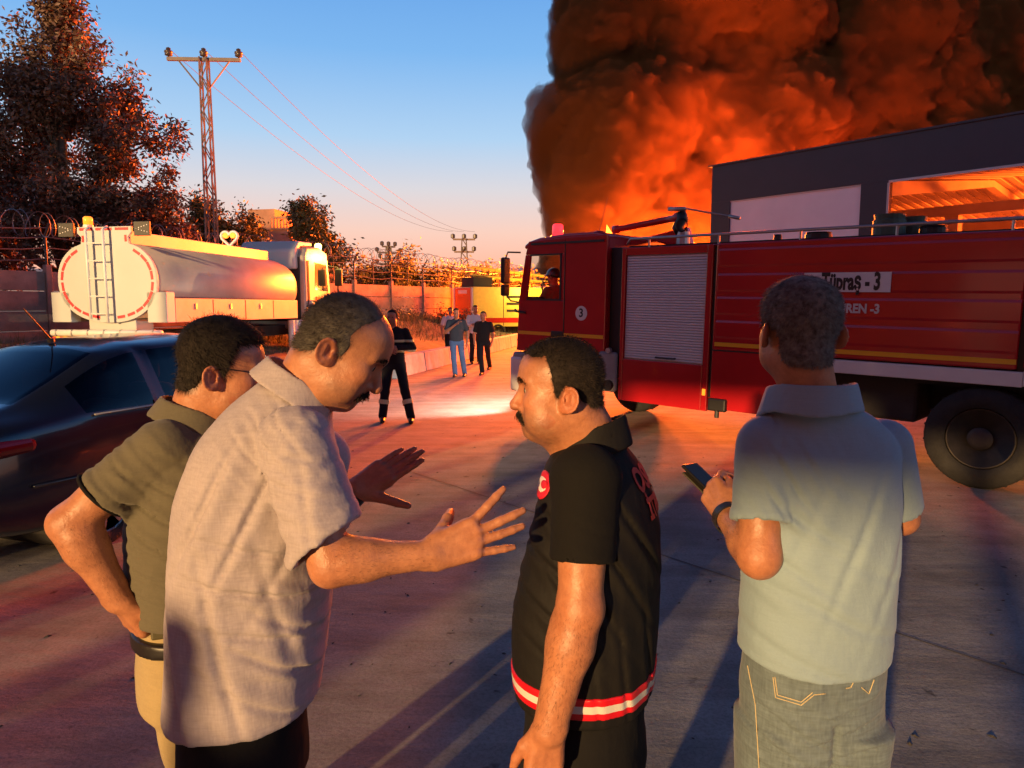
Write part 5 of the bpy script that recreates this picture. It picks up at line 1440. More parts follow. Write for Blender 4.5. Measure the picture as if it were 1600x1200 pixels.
def hair_shell(pr, H, mask, t, mt, name='hair', h=0.0042, n=6000, ln=0.012, wd=0.0009, comb=(-0.3, 0, -0.55), lift=0.6, seed=1, rough=0.0):
    w, jaw, fat = H['w'], H['jaw'], H['fat']
    def f(P):
        mk = mask(P)
        th = (t(P) if callable(t) else t) * np.clip(-mk / 0.022, 0.0, 1.0) + 0.0004
        d = smin(skull(P, w, jaw, fat), H['nk'](P), 0.028) - th
        if rough: d = d + rough * wob(P, 90, seed, 2)
        return smax(d, mk, 0.004)
    v, q = surface_nets(f, (-0.125, -0.11, -0.11), (0.135, 0.11, 0.17), h)
    rs = np.random.RandomState(seed)
    N = grad(f, v)
    R0 = np.linalg.norm(v - _arr((0.01, 0, 0.04)), axis=1)
    # strands root on the outward facing shell
    good = np.where(((v - _arr((0.01, 0, 0.03))) * N).sum(1) > 0.03)[0]
    idx = good[rs.randint(0, len(good), n)]
    p = v[idx] + rs.normal(size=(n, 3)).astype(np.float32) * h * 0.5
    nn = N[idx]; p = p - nn * 0.002
    cb = comb(p) if callable(comb) else np.tile(_arr(comb), (n, 1))
    d = nn * lift + cb + rs.normal(size=(n, 3)) * 0.30
    d /= np.linalg.norm(d, axis=1, keepdims=True)
    L = ln * rs.uniform(0.6, 1.35, (n, 1))
    s = np.cross(d, nn + 0.01); s /= np.linalg.norm(s, axis=1, keepdims=True) + 1e-6
    wv = s * wd * 0.5
    mid = p + d * L * 0.55; d2 = d + cb * 0.5 - nn * 0.25; d2 /= np.linalg.norm(d2, axis=1, keepdims=True)
    tip = mid + d2 * L * 0.45
    V = np.stack([p - wv, p + wv, mid + wv * 0.8, mid - wv * 0.8, tip + wv * 0.25, tip - wv * 0.25], 1).reshape(-1, 3)
    b = np.arange(n)[:, None] * 6
    Q = np.concatenate([b + np.array([[0, 1, 2, 3]]), b + np.array([[3, 2, 4, 5]])])
    V, Q = join_np([(v, q), (V.astype(np.float32), Q)])
    return pr.part(name, (H['toW'](V), Q), mt)

def short_hairline(front=0.105, temple=0.055, recede=0.0, nape=-0.040):
    xs = [-0.12, -0.075, -0.055, -0.035, -0.022, 0.000, 0.014, 0.024, 0.030, 0.036, 0.046, 0.080, 0.098, 0.108, 0.15]
    zs = [nape, nape, nape + 0.004, nape + 0.016, 0.018, 0.030, 0.008, 0.006, 0.040, temple, temple + 0.030, front - 0.008, front, front + 0.03, 0.22]
    def m(P):
        z = np.interp(P[..., 0] + recede, xs, zs).astype(np.float32)
        side = np.clip(np.abs(P[..., 1]) / 0.07, 0, 1)
        zz = z - 0.012 * (1 - side) * (P[..., 0] > 0.05)
        return (zz - P[..., 2]) + 0.007 * wob(P, 150, 3, 3)
    return m

def blob_part(pr, H, f, lo, hi, mt, name, h=0.0022):
    v, q = surface_nets(f, lo, hi, h)
    return pr.part(name, (H['toW'](v), q), mt)

def fuzz(pr, H, name, pts, mt, n, ln, wd, dirn, seed=4, jit=0.003):
    """little hairs round given local points (moustache, eyebrow)"""
    rs = np.random.RandomState(seed); pts = np.array(pts, np.float32)
    k = rs.randint(0, len(pts) - 1, n); t = rs.rand(n, 1).astype(np.float32)
    p = pts[k] * (1 - t) + pts[k + 1] * t + rs.normal(size=(n, 3)) * jit
    d = np.array([dirn(a) for a in p]) + rs.normal(size=(n, 3)) * 0.25; d /= np.linalg.norm(d, axis=1, keepdims=True)
    s = np.cross(d, rs.normal(size=(n, 3))); s /= np.linalg.norm(s, axis=1, keepdims=True)
    L = ln * rs.uniform(0.7, 1.3, (n, 1)); e = p + d * L
    V = np.stack([p - s * wd, p + s * wd, e + s * wd * 0.3, e - s * wd * 0.3], 1).reshape(-1, 3)
    Q = np.arange(n * 4).reshape(-1, 4)
    return pr.part(name, (H['toW'](V), Q), mt)

def face_hair(pr, H, m_brow, m_stache=None, big=1.0):
    for s in (1, -1):
        fuzz(pr, H, 'eyebrow', [(0.110, s*0.010, 0.042), (0.108, s*0.022, 0.0475), (0.100, s*0.036, 0.0475), (0.088, s*0.050, 0.041)], m_brow, 420, 0.010, 0.0008,
             lambda p, s=s: (0.05, s * 0.9, 0.15 if abs(p[1]) < 0.03 else -0.2), 5, 0.0022)
    if m_stache:
        def f(P):
            A = P.copy(); A[..., 1] = np.abs(A[..., 1])
            d = sd_cone(A, (0.1065, 0.003, -0.0370), (0.092, 0.033, -0.0480), 0.0068 * big, 0.0050 * big)
            return d + 0.0012 * wob(P, 500, 3, 1)
        st = blob_part(pr, H, f, (0.07, -0.05, -0.065), (0.125, 0.05, -0.02), m_stache, 'moustache', 0.0018)
        fuzz(pr, H, 'moustache', [(0.113, -0.004, -0.036), (0.106, 0.018, -0.040), (0.094, 0.036, -0.050)], m_stache, 500, 0.011, 0.0007, lambda p: (0.25, 0.35, -1), 6, 0.004)
        fuzz(pr, H, 'moustache', [(0.113, 0.004, -0.036), (0.106, -0.018, -0.040), (0.094, -0.036, -0.050)], m_stache, 500, 0.011, 0.0007, lambda p: (0.25, -0.35, -1), 7, 0.004)

# ---- hands: cones in a local frame (x to the fingers, y to the thumb side, z out of the back of the hand)
def hand_prims(M, spread, curl, thumb, s=1.0, mirror=1):
    """M: 4x4 to world. spread: 4 angles; curl: 4 x 3 angles; thumb: 3 local points after the base"""
    out = []
    K = [(0.090, 0.0290), (0.094, 0.0095), (0.089, -0.0100), (0.080, -0.0285)]
    LN = [(0.043, 0.026, 0.021), (0.047, 0.030, 0.022), (0.043, 0.028, 0.022), (0.034, 0.021, 0.019)]
    RD = [0.0098, 0.0100, 0.0095, 0.0084]
    def T(p): return tuple(M @ Vector((p[0] * s, p[1] * s * mirror, p[2] * s)))
    for i, (kx, ky) in enumerate(K):
        out.append((T((0.004, ky * 0.62, 0)), T((kx, ky, 0.002)), 0.0155 * s, 0.0118 * s, 0.014))
        out.append((T((0.03, ky * 0.75, -0.008)), T((kx - 0.012, ky, -0.006)), 0.0125 * s, 0.0105 * s, 0.012))
        out.append((T((kx - 0.004, ky, 0.0055)), T((kx + 0.002, ky, 0.005)), 0.0082 * s, 0.0078 * s, 0.006)); out.append((T((0.025, ky * 0.7, 0.0125)), T((kx, ky, 0.0095)), 0.0030 * s, 0.0034 * s, 0.006))
        p = Vector((kx, ky, 0.0)); a = 0.0; r = RD[i]
        for j in range(3):
            a += curl[i][j]
            dv = Vector((math.cos(a) * math.cos(spread[i]), math.cos(a) * math.sin(spread[i]), -math.sin(a)))
            q = p + dv * LN[i][j]
            r2 = r * (0.93 if j < 2 else 0.80)
            out.append((T(p), T(q), r * s, r2 * s, 0.0035)); p, r = q, r2
    b = Vector((0.014, 0.022, -0.006)); pts = [b] + [Vector(t) for t in thumb]; rr = [0.0165, 0.0135, 0.0112, 0.0088]
    for j in range(len(pts) - 1):
        out.append((T(pts[j]), T(pts[j + 1]), rr[j] * s, rr[j + 1] * s, 0.012 if j == 0 else 0.004))
    return out

def cone_field(prims, folds=None):
    def f(P):
        d = None
        for (a, b, ra, rb, k) in prims:
            c = sd_cone(P, a, b, ra, rb); d = c if d is None else smin(d, c, k)
        return d
    return f

def bounds(prims, pad=0.03):
    pts = np.array([p[0] for p in prims] + [p[1] for p in prims]); r = max(max(p[2], p[3]) for p in prims)
    return pts.min(0) - r - pad, pts.max(0) + r + pad

def add_arm(pr, sh, el, wr, hand, r=(0.052, 0.045, 0.046, 0.030), h=0.0042, t0=0.45, hairy=0):
    """upper arm, forearm and hand as one field"""
    sh, el, wr = Vector(sh), Vector(el), Vector(wr)
    mid = el.lerp(wr, 0.30); sh = sh.lerp(el, t0)
    fa = (wr - el).normalized(); ua = (el - sh).normalized(); nrm = ua.cross(fa)
    nrm = nrm.normalized() if nrm.length > 0.05 else Vector((0, -1, 0))
    out_ = fa.cross(nrm).normalized()                        # away from the crook of the elbow
    if out_.dot(ua) < 0: out_ = -out_
    q1, q2 = el.lerp(wr, 0.16), el.lerp(wr, 0.52)
    P = [(tuple(sh), tuple(el), r[0] * 0.98, r[1] * 0.88, 0.02), (tuple(el), tuple(mid), r[1] * 0.90, r[2] * 0.86, 0.03), (tuple(mid), tuple(wr), r[2] * 0.86, r[3] * 0.92, 0.03),
         (tuple(el + out_ * 0.012 - fa * 0.010), tuple(el + out_ * 0.006 + fa * 0.05), r[1] * 0.62, r[1] * 0.50, 0.02),                # elbow bone
         (tuple(q1 - out_ * r[2] * 0.42 + nrm * r[2] * 0.18), tuple(q2 - out_ * r[2] * 0.22), r[2] * 0.66, r[2] * 0.44, 0.022),          # forearm muscle
         (tuple(q1 + nrm * r[2] * 0.36), tuple(q2 + nrm * r[2] * 0.15), r[2] * 0.60, r[2] * 0.40, 0.022),
         (tuple(wr - fa * 0.014 + out_ * r[3] * 0.62), tuple(wr - fa * 0.002 + out_ * r[3] * 0.60), r[3] * 0.42, r[3] * 0.36, 0.012)] + hand    # wrist bone
    # fewer cells: mesh hand side and upper side in one go
    lo, hi = bounds(P)
    v, q = surface_nets(cone_field(P), lo, hi, h)
    tint = np.ones((len(v), 3), np.float32)
    el_ = np.exp(-((v - _arr(el)) ** 2).sum(1) / 0.05 ** 2); tint *= 1 - el_[:, None] * _arr((0.10, 0.22, 0.22))
    hn = np.clip(((v - _arr(wr)) @ _arr(fa)) / 0.08, 0, 1); tint *= 1 - hn[:, None] * _arr((0.02, 0.10, 0.10)) * (0.6 + 0.4 * wob(v, 130, 3, 2))[:, None]
    pr.skin.append((v, q, tint))
    if hairy:
        rs = np.random.RandomState(9); ax_ = _arr(fa); tt = (v - _arr(el)) @ ax_ / (wr - el).length
        ok = np.where((tt > 0.0) & (tt < 0.98))[0]; i = ok[rs.randint(0, len(ok), hairy)]
        d = np.tile(ax_, (hairy, 1)) + rs.normal(size=(hairy, 3)) * 0.35
        cen = _arr(el) + tt[i][:, None] * _arr(wr - el); nn = v[i] - cen; nn /= np.linalg.norm(nn, axis=1, keepdims=True); d = d + nn * 0.30
        d /= np.linalg.norm(d, axis=1, keepdims=True); s_ = np.cross(d, nn); p0 = v[i] + nn * 0.0005; L_ = rs.uniform(0.006, 0.013, (hairy, 1))
        Vv = np.stack([p0 - s_ * 0.00022, p0 + s_ * 0.00022, p0 + d * L_], 1).reshape(-1, 3)
        pr.part('arm_hair', (Vv, np.arange(hairy * 3).reshape(-1, 3)), M_ARMHAIR)

def hand_frame(wr, fdir, back, thumb_side):
    """x = finger direction, z = back of hand; mirror chosen so y points to the thumb"""
    x = Vector(fdir).normalized(); z = Vector(back); z = (z - x * z.dot(x)).normalized(); y = z.cross(x)
    mir = 1 if y.dot(Vector(thumb_side)) > 0 else -1
    M = Matrix(((x.x, y.x, z.x, wr[0]), (x.y, y.y, z.y, wr[1]), (x.z, y.z, z.z, wr[2]), (0, 0, 0, 1)))
    return M, mir

def crease(P, c, rad, across, lam, amp, seed=0, warp=1.3):
    """folds of wavelength lam running perpendicular to `across`, in a soft window round c"""
    c = _arr(c); a = _arr(Vector(across).normalized())
    win = np.exp(-(((P - c) ** 2).sum(-1)) / (rad * rad))
    ph = (P @ a) * (2 * math.pi / lam) + seed + warp * wob(P, 9.0, 20 + seed, 2)
    s = np.sin(ph); gr = np.exp(-(np.sin(ph * 0.5 + 1.0) / 0.32) ** 2)
    return 2.0 * amp * win * (s * 0.45 + 1.25 * gr)

def seam(a, b, w=0.0028, dep=0.0022):
    """stitched seam where two fields meet"""
    return dep * np.exp(-((a - b) / w) ** 2)

def half(P, p, n, k=None):
    """signed distance to a half space; positive on the n side"""
    return (P - _arr(p)) @ _arr(Vector(n).normalized())

def legs(pr, hips, fwd, mt, hipw=0.10, rad=(0.098, 0.075, 0.062), top=None, topw=(0.19, 0.14), h=0.011, feet=None, crease_amp=0.006, shoe_mat=None, name='trousers', right=None):
    """trousers from the pelvis to the ground plus shoes"""
    hips = Vector(hips); fw = Vector((fwd[0], fwd[1], 0)).normalized(); rt = Vector((fw.y, -fw.x, 0))
    if feet is None: feet = [hips + rt * hipw * s * 1.15 for s in (1, -1)]
    feet = [Vector((p.x, p.y, 0)) for p in feet]
    prims = []
    for s, ft in zip((1, -1), feet):
        hp_ = hips + rt * hipw * s; kn = hp_.lerp(ft, 0.5) + fw * 0.035; kn.z = hips.z * 0.53; an = ft - fw * 0.03; an.z = 0.09
        prims += [(tuple(hp_), tuple(kn), rad[0], rad[1], 0.03), (tuple(kn), tuple(an), rad[1], rad[2], 0.02)]
    top = Vector(top) if top else hips + Vector((0, 0, 0.13))
    def f(P):
        d = sd_loft(P, [(tuple(hips - Vector((0, 0, 0.06))), topw[0], topw[1], tuple(rt)), (tuple(top), topw[0] * 0.94, topw[1] * 0.95, tuple(rt))], 2.2)
        L = [None, None]
        for i, (a, b, ra, rb, k) in enumerate(prims):
            c = sd_cone(P, a, b, ra, rb); j = i // 2; L[j] = c if L[j] is None else smin(L[j], c, k)
        d = smin(d, smin(L[0], L[1], 0.012), 0.05)
        d = smax(d, 0.035 - P[..., 2], 0.01)
        return d + crease_amp * wob(P * _arr((1, 1, 1.6)), 22, 31, 2)
    allp = [tuple(hips), tuple(top)] + [p[0] for p in prims] + [p[1] for p in prims]
    A = np.array(allp); lo = A.min(0) - 0.26; hi = A.max(0) + 0.26; lo[2] = 0.0; hi[2] = top.z + 0.06
    o = pr.sdf(name, f, lo, hi, h, mt)
    for s, ft in zip((1, -1), feet):
        an = ft - fw * 0.03; toe = ft + fw * 0.17
        def fs(P, an=an, toe=toe):
            d = sd_cone(P, (an.x - fw.x*0.02, an.y - fw.y*0.02, 0.05), (toe.x, toe.y, 0.035), 0.046, 0.038)
            d = smin(d, sd_cone(P, (an.x, an.y, 0.12), (an.x, an.y, 0.05), 0.05, 0.045), 0.03)
            return smax(d, -P[..., 2] + 0.003, 0.006)
        pts = np.array([[an.x, an.y, 0], [toe.x, toe.y, 0]])
        pr.sdf('shoe', fs, (*(pts.min(0)[:2] - 0.09), -0.01), (*(pts.max(0)[:2] + 0.09), 0.2), 0.009, shoe_mat or M_SHOE)
    return o
M_SHOE = mat('shoe_leather', (0.015, 0.013, 0.012), 0.45)
# ------------------------------------------------------------------ the four men in front
M_SHIRT_M = cloth('linen_lavender', (0.37, 0.325, 0.355), 1000, 0.18, slub=True)
M_SHIRT_B = cloth('polo_blue_grey', (0.24, 0.34, 0.42), 1100, 0.06)
M_SHIRT_G = cloth('polo_olive', (0.115, 0.105, 0.075), 1100, 0.10)
M_VEST = cloth('vest_black', (0.0075, 0.0068, 0.007), 900, 0.15, rough=0.75)
M_TEE = cloth('tee_black', (0.0055, 0.005, 0.005), 900, 0.15)
M_JEANS = cloth('jeans_grey_blue', (0.125, 0.17, 0.205), 700, 0.32, slub=True)
M_BLACKTR = cloth('trousers_black', (0.008, 0.0075, 0.008), 800, 0.15)
M_KHAKI = cloth('trousers_khaki', (0.36, 0.28, 0.15), 800, 0.10)
M_BELT = mat('belt_leather', (0.012, 0.010, 0.009), 0.4)
M_STITCH = mat('stitch', (0.50, 0.42, 0.26), 0.8)
M_WATCH = mat('watch', (0.02, 0.02, 0.022), 0.3)
M_HAIR_V = hair_mat('hair_dark', (0.012, 0.009, 0.007), (0.035, 0.026, 0.020), 60)
M_HAIR_M = hair_mat('hair_grey_brown', (0.045, 0.038, 0.032), (0.15, 0.135, 0.115), 60)
M_HAIR_B = hair_mat('hair_pepper', (0.060, 0.052, 0.045), (0.27, 0.25, 0.225), 70)
M_HAIR_G = hair_mat('hair_black', (0.010, 0.008, 0.007), (0.028, 0.022, 0.018), 50)

def ring_watch(pr, c, axis, r, w, th, mt, name='wrist_watch'):
    M = Matrix.Translation(c) @ Vector(axis).to_track_quat('Z', 'Y').to_matrix().to_4x4()
    mb = MB(); mb.lathe([(r, -w/2), (r + th, -w/2), (r + th, w/2), (r, w/2), (r, -w/2)], 28, M, closed=True)
    return pr.mb(name, mb, mt, smooth=False)

# ============ man in blue-grey polo, seen from behind
def man_polo():
    D = 1.66
    pr = Person('man seen from behind in blue-grey polo shirt and jeans holding a phone', (W(1270, 1000, D).x, D))
    fw = Vector((-0.17, 0.985, 0)).normalized(); rt = Vector((fw.y, -fw.x, 0)); rtt = tuple(rt)
    c = lambda px, py, d=D: W(px, py, d)
    neck = c(1268, 640, 1.64)
    # head
    ho = c(1251, 528, 1.62)
    H = add_head(pr, ho, (-0.03, 1, 0.0), (0.02, -0.02, 1), neck, 0.066, w=1.07, jaw=1.06, fat=0.004, scale=0.94, eyes=True, hairline=short_hairline(0.108, nape=-0.066))
    def whorl(p):
        q = p - _arr((-0.045, 0.012, 0.12)); t = np.stack([q[:, 0] * 0.5, q[:, 1] * 1.2 - q[:, 0] * 0.3, -np.abs(q[:, 2]) - 0.03], 1)
        return t / (np.linalg.norm(t, axis=1, keepdims=True) + 1e-6) * 0.8
    hair_shell(pr, H, short_hairline(0.108, nape=-0.066), lambda P: 0.004 + 0.007 * np.clip((P[..., 2] + 0.02) / 0.12, 0, 1), M_HAIR_B, n=18000, ln=0.010, wd=0.0010, comb=whorl, lift=0.5, seed=2, rough=0.0014)
    face_hair(pr, H, M_HAIR_B)
    # arms
    lsh, lel, lwr = c(1192, 700, 1.64), c(1186, 868, 1.57), c(1136, 806, 1.76)
    fd = (c(1122, 762, 1.84) - lwr)
    M, mir = hand_frame(lwr, fd + Vector((-0.02, 0, 0)), (-0.55, -0.75, -0.1), (0.9, -0.2, 0.5))
    hand = hand_prims(M, [0.06, 0.02, -0.03, -0.08], [(0.75, 0.9, 0.5), (0.8, 0.95, 0.5), (0.85, 0.95, 0.5), (0.9, 0.95, 0.5)], [(0.045, 0.040, -0.014), (0.078, 0.040, -0.026), (0.102, 0.034, -0.034)], 1.05, mir)
    add_arm(pr, lsh, lel, lwr, hand, (0.054, 0.050, 0.050, 0.033), hairy=900)
    rsh, rel, rwr = c(1388, 700, 1.72), c(1404, 806, 1.80), c(1330, 800, 2.0)
    M2, mir2 = hand_frame(rwr, (-0.7, 0.5, 0.3), (0.4, -0.6, 0.6), (0, 0, 1))
    add_arm(pr, rsh, rel, rwr, hand_prims(M2, [0.05, 0, -0.04, -0.1], [(0.5, 0.6, 0.4)] * 4, [(0.045, 0.042, -0.014), (0.08, 0.05, -0.022), (0.10, 0.05, -0.03)], 1.0, mir2), (0.056, 0.048, 0.047, 0.031), 0.006)
    pr.body(M_SKIN)
    ring_watch(pr, lwr + (lel - lwr).normalized() * 0.012, (lel - lwr), 0.037, 0.022, 0.004, M_WATCH, 'wrist_band')
    # shirt
    st = [(c(1268, 628, 1.65), 0.075, 0.070, rtt), (c(1275, 655, 1.66), 0.135, 0.090, rtt), (c(1279, 690, 1.66), 0.178, 0.108, rtt), (c(1282, 760, 1.66), 0.187, 0.126, rtt), (c(1281, 850, 1.66), 0.185, 0.135, rtt),
          (c(1275, 950, 1.66), 0.183, 0.140, rtt), (c(1269, 1040, 1.66), 0.182, 0.138, rtt), (c(1269, 1180, 1.66), 0.181, 0.136, rtt)]
    st = [(tuple(a), b, d, e) for a, b, d, e in st]
    hem = c(1269, 1058, 1.53); hem = Vector((c(1269, 1058).x, D, hem.z))
    ldir = (lel - lsh).normalized(); rdir = (rel - rsh).normalized()
    lcut = lsh + (lel - lsh) * 0.70; rcut = rsh + (rel - rsh) * 0.86
    def f(P):
        d = sd_loft(P, st, 2.3, 0.03)
        a = sd_cone(P, tuple(lsh + Vector((0.012, 0, 0.006))), tuple(lsh.lerp(lel, 1.1)), 0.072, 0.071)
        a = a - 0.0022 * (half(P, lcut - ldir * 0.028, ldir) > 0)          # ribbed cuff
        a = smax(a, half(P, lcut, ldir + Vector((-0.0, 0, 0.10))), 0.006); a = smax(a, -sd_cone(P, tuple(lcut - ldir * 0.0), tuple(lcut + ldir * 0.2), 0.056, 0.056), 0.004)
        b = sd_cone(P, tuple(rsh - Vector((0.012, 0, -0.006))), tuple(rsh.lerp(rel, 1.2)), 0.066, 0.064)
        b = smax(b, half(P, rcut, rdir), 0.006); b = smax(b, -sd_cone(P, tuple(rcut - rdir * 0.0), tuple(rcut + rdir * 0.2), 0.055, 0.055), 0.004)
        d = smin(d, smin(a, b, 0.01), 0.022) + seam(d, smin(a, b, 0.01))
        lap = np.abs(P[..., 2] * 0)
        # folds: under the left arm, across the small of the back, hanging verticals
        ap = c(1225, 760, 1.54); d = d + crease(P, tuple(ap), 0.10, (0.85, 0.1, 0.5), 0.055, 0.0030, 1)
        d = d + crease(P, tuple(c(1245, 850, 1.53)), 0.14, (0.55, 0, 0.85), 0.11, 0.0034, 2)
        d = d + crease(P, tuple(c(1350, 860, 1.54)), 0.16, (0.9, 0, -0.35), 0.12, 0.0034, 3)
        d = d + crease(P, tuple(c(1280, 980, 1.52)), 0.20, (0.45, 0, 1), 0.13, 0.0035, 4)
        d = d + crease(P, tuple(c(1180, 770, 1.58)), 0.08, (0.95, 0, 0.3), 0.05, 0.0014, 5)
        hz = hem.z - 0.018 * np.cos((P[..., 0] - hem.x) * 9.0) + 0.006 * wob(P, 14, 5, 1)
        d = smax(d, hz - P[..., 2], 0.006)
        inn = sd_loft(P, [(tuple(hem - Vector((0, 0, 0.2))), 0.170, 0.126, rtt), (tuple(hem + Vector((0, 0, 0.05))), 0.165, 0.12, rtt)], 2.3)
        d = smax(d, -inn, 0.004)
        return d + 0.0012 * (np.abs(P[..., 2] - hz - 0.022) < 0.0028)
    lo = np.array([min(lsh.x, lel.x) - 0.12, 1.44, hem.z - 0.05]); hi = np.array([rel.x + 0.12, 1.92, neck.z + 0.10])
    shirt = pr.sdf('polo_shirt', f, lo, hi, 0.0062, M_SHIRT_B)
    # collar: a folded band round the neck
    ca = c(1268, 622, 1.64)
    def fc(P):
        q = P - _arr(ca); u = q @ _arr(rt); v = q @ _arr(fw); z = q[..., 2]
        rr = np.sqrt((u / 0.094) ** 2 + (v / 0.088) ** 2)
        flare = 1.0 + np.clip(-(z - 0.035) * 3.0, 0, 0.5)
        d = np.abs((rr / flare - 1) * 0.09) - 0.0042
        zt = 0.034 - 0.22 * np.clip(v, -0.02, 1); zb = -0.036 - 0.30 * np.clip(v, -0.03, 1) + 0.004 * np.sin(u * 30)
        d = smax(d, z - zt, 0.004); d = smax(d, zb - z, 0.004)
        return d + 0.0014 * wob(P, 40, 9, 2)
    pr.sdf('collar', fc, _arr(ca) - 0.16, _arr(ca) + 0.16, 0.0045, M_SHIRT_B, shirt)
    # jeans
    hips = c(1266, 1120, 1.67)
    def jeans():
        hz = hips.z
        prim = []
        for s, px in ((-1, 1216), (1, 1322)):
            hp_ = c(px, 1120, 1.66); kn = Vector((hp_.x + s * 0.005, hp_.y + 0.01, hz * 0.52)); an = Vector((kn.x, kn.y - 0.02, 0.05))
            prim.append((hp_, kn, an, s))
        def f(P):
            d = sd_loft(P, [(tuple(hips + Vector((0, 0, -0.05))), 0.176, 0.130, rtt), (tuple(hips + Vector((0, 0, 0.34))), 0.170, 0.126, rtt)], 2.3)
            Ls = []
            for hp_, kn, an, s in prim:
                a = sd_loft(P, [(tuple(hp_), 0.097, 0.118, rtt), (tuple(kn), 0.080, 0.090, rtt), (tuple(an), 0.076, 0.082, rtt)], 2.2); Ls.append(a)
            l = smin(Ls[0], Ls[1], 0.012)
            d = smin(d, l, 0.02)
            cx = 0.5 * (prim[0][0].x + prim[1][0].x)
            d = d + 0.012 * np.exp(-((P[..., 0] - cx - 0.006) / 0.008) ** 2) * (P[..., 2] < hz + 0.05)           # seat seam
            d = d + crease(P, tuple(c(1215, 1160, 1.54)), 0.10, (0.5, 0, 1), 0.06, 0.005, 3) + crease(P, tuple(c(1330, 1150, 1.54)), 0.10, (-0.3, 0, 1), 0.05, 0.005, 4)
            # back pockets stand proud
            for px, s in ((1248, -1), (1352, 1)):
                pc = c(px, 1066, 1.53); u = (P[..., 0] - pc.x); z = P[..., 2] - pc.z
                m = (np.abs(u) < 0.062) & (z > -0.055 - 0.03 * (1 - np.abs(u) / 0.062)) & (z < 0.10) & (P[..., 1] < 1.66)
                d = d - 0.0026 * m
            d = smax(d, 0.03 - P[..., 2], 0.01)
            return d + 0.003 * wob(P * _arr((1, 1, 1.4)), 26, 8, 2)
        j = pr.sdf('jeans', f, (hips.x - 0.30, 1.42, 0.0), (hips.x + 0.30, 1.92, hips.z + 0.26), 0.0068, M_JEANS)
        # stitched seams as thread lines laid on the cloth
        def thread(pts2, side=-1):
            out = []
            for (px, py) in pts2:
                lo_, hi_ = 1.40, 1.66
                for _ in range(26):
                    m_ = 0.5 * (lo_ + hi_)
                    if f(np.array([tuple(W(px, py, m_))], np.float32))[0] > 0.0012: lo_ = m_
                    else: hi_ = m_
                out.append(W(px, py, lo_))
            mb = MB(); mb.tube(out, 0.0013, 4); pr.mb('stitching', mb, M_STITCH, j)
        dn = lambda a: [(x0 + (x1 - x0) * t / 6, y0 + (y1 - y0) * t / 6) for (x0, y0), (x1, y1) in zip(a[:-1], a[1:]) for t in range(7)]
        thread(dn([(1208, 1058), (1212, 1090), (1252, 1102), (1272, 1086), (1290, 1084)]))
        thread(dn([(1211, 1058), (1215, 1086), (1252, 1097), (1270, 1082)]))
        thread(dn([(1336, 1060), (1330, 1074), (1322, 1076)])); thread(dn([(1346, 1074), (1358, 1084), (1366, 1062)]))
        thread(dn([(1168, 1040), (1180, 1100), (1186, 1200)]))
        for hp_, kn, an, s in prim:
            def fs(P, an=an):
                d = sd_cone(P, (an.x, an.y - 0.03, 0.05), (an.x - 0.02, an.y + 0.17, 0.04), 0.05, 0.042); return smax(d, -P[..., 2] + 0.003, 0.006)
            pr.sdf('shoe', fs, (an.x - 0.12, an.y - 0.14, -0.01), (an.x + 0.12, an.y + 0.28, 0.14), 0.01, M_SHOE)
    jeans()
    # phone in the left hand (a thing of its own)
    a, b = c(1089, 738, 1.90), c(1124, 772, 1.845)
    ph = empty('phone', (a + b) / 2, 0, 'dark phone in folding case held by the man in polo shirt', 'phone')
    x = (b - a).normalized(); y = Vector((0.42, 0.88, 0.16)); y = (y - x * y.dot(x)).normalized(); z = x.cross(y)
    ph.rotation_euler = Matrix(((x.x, y.x, z.x), (x.y, y.y, z.y), (x.z, y.z, z.z))).to_euler()
    mb = MB(); mb.box((0.0, 0.0, 0), (0.150, 0.074, 0.009)); mb.build('handset', mat('phone_black', (0.012, 0.012, 0.014), 0.25), ph, bevel=0.004)
    mb = MB(); mb.box((0.006, 0.0, -0.013), (0.132, 0.076, 0.005)); mb.build('case_flap', mat('phone_case', (0.05, 0.045, 0.03), 0.5), ph, bevel=0.0015)
man_polo()

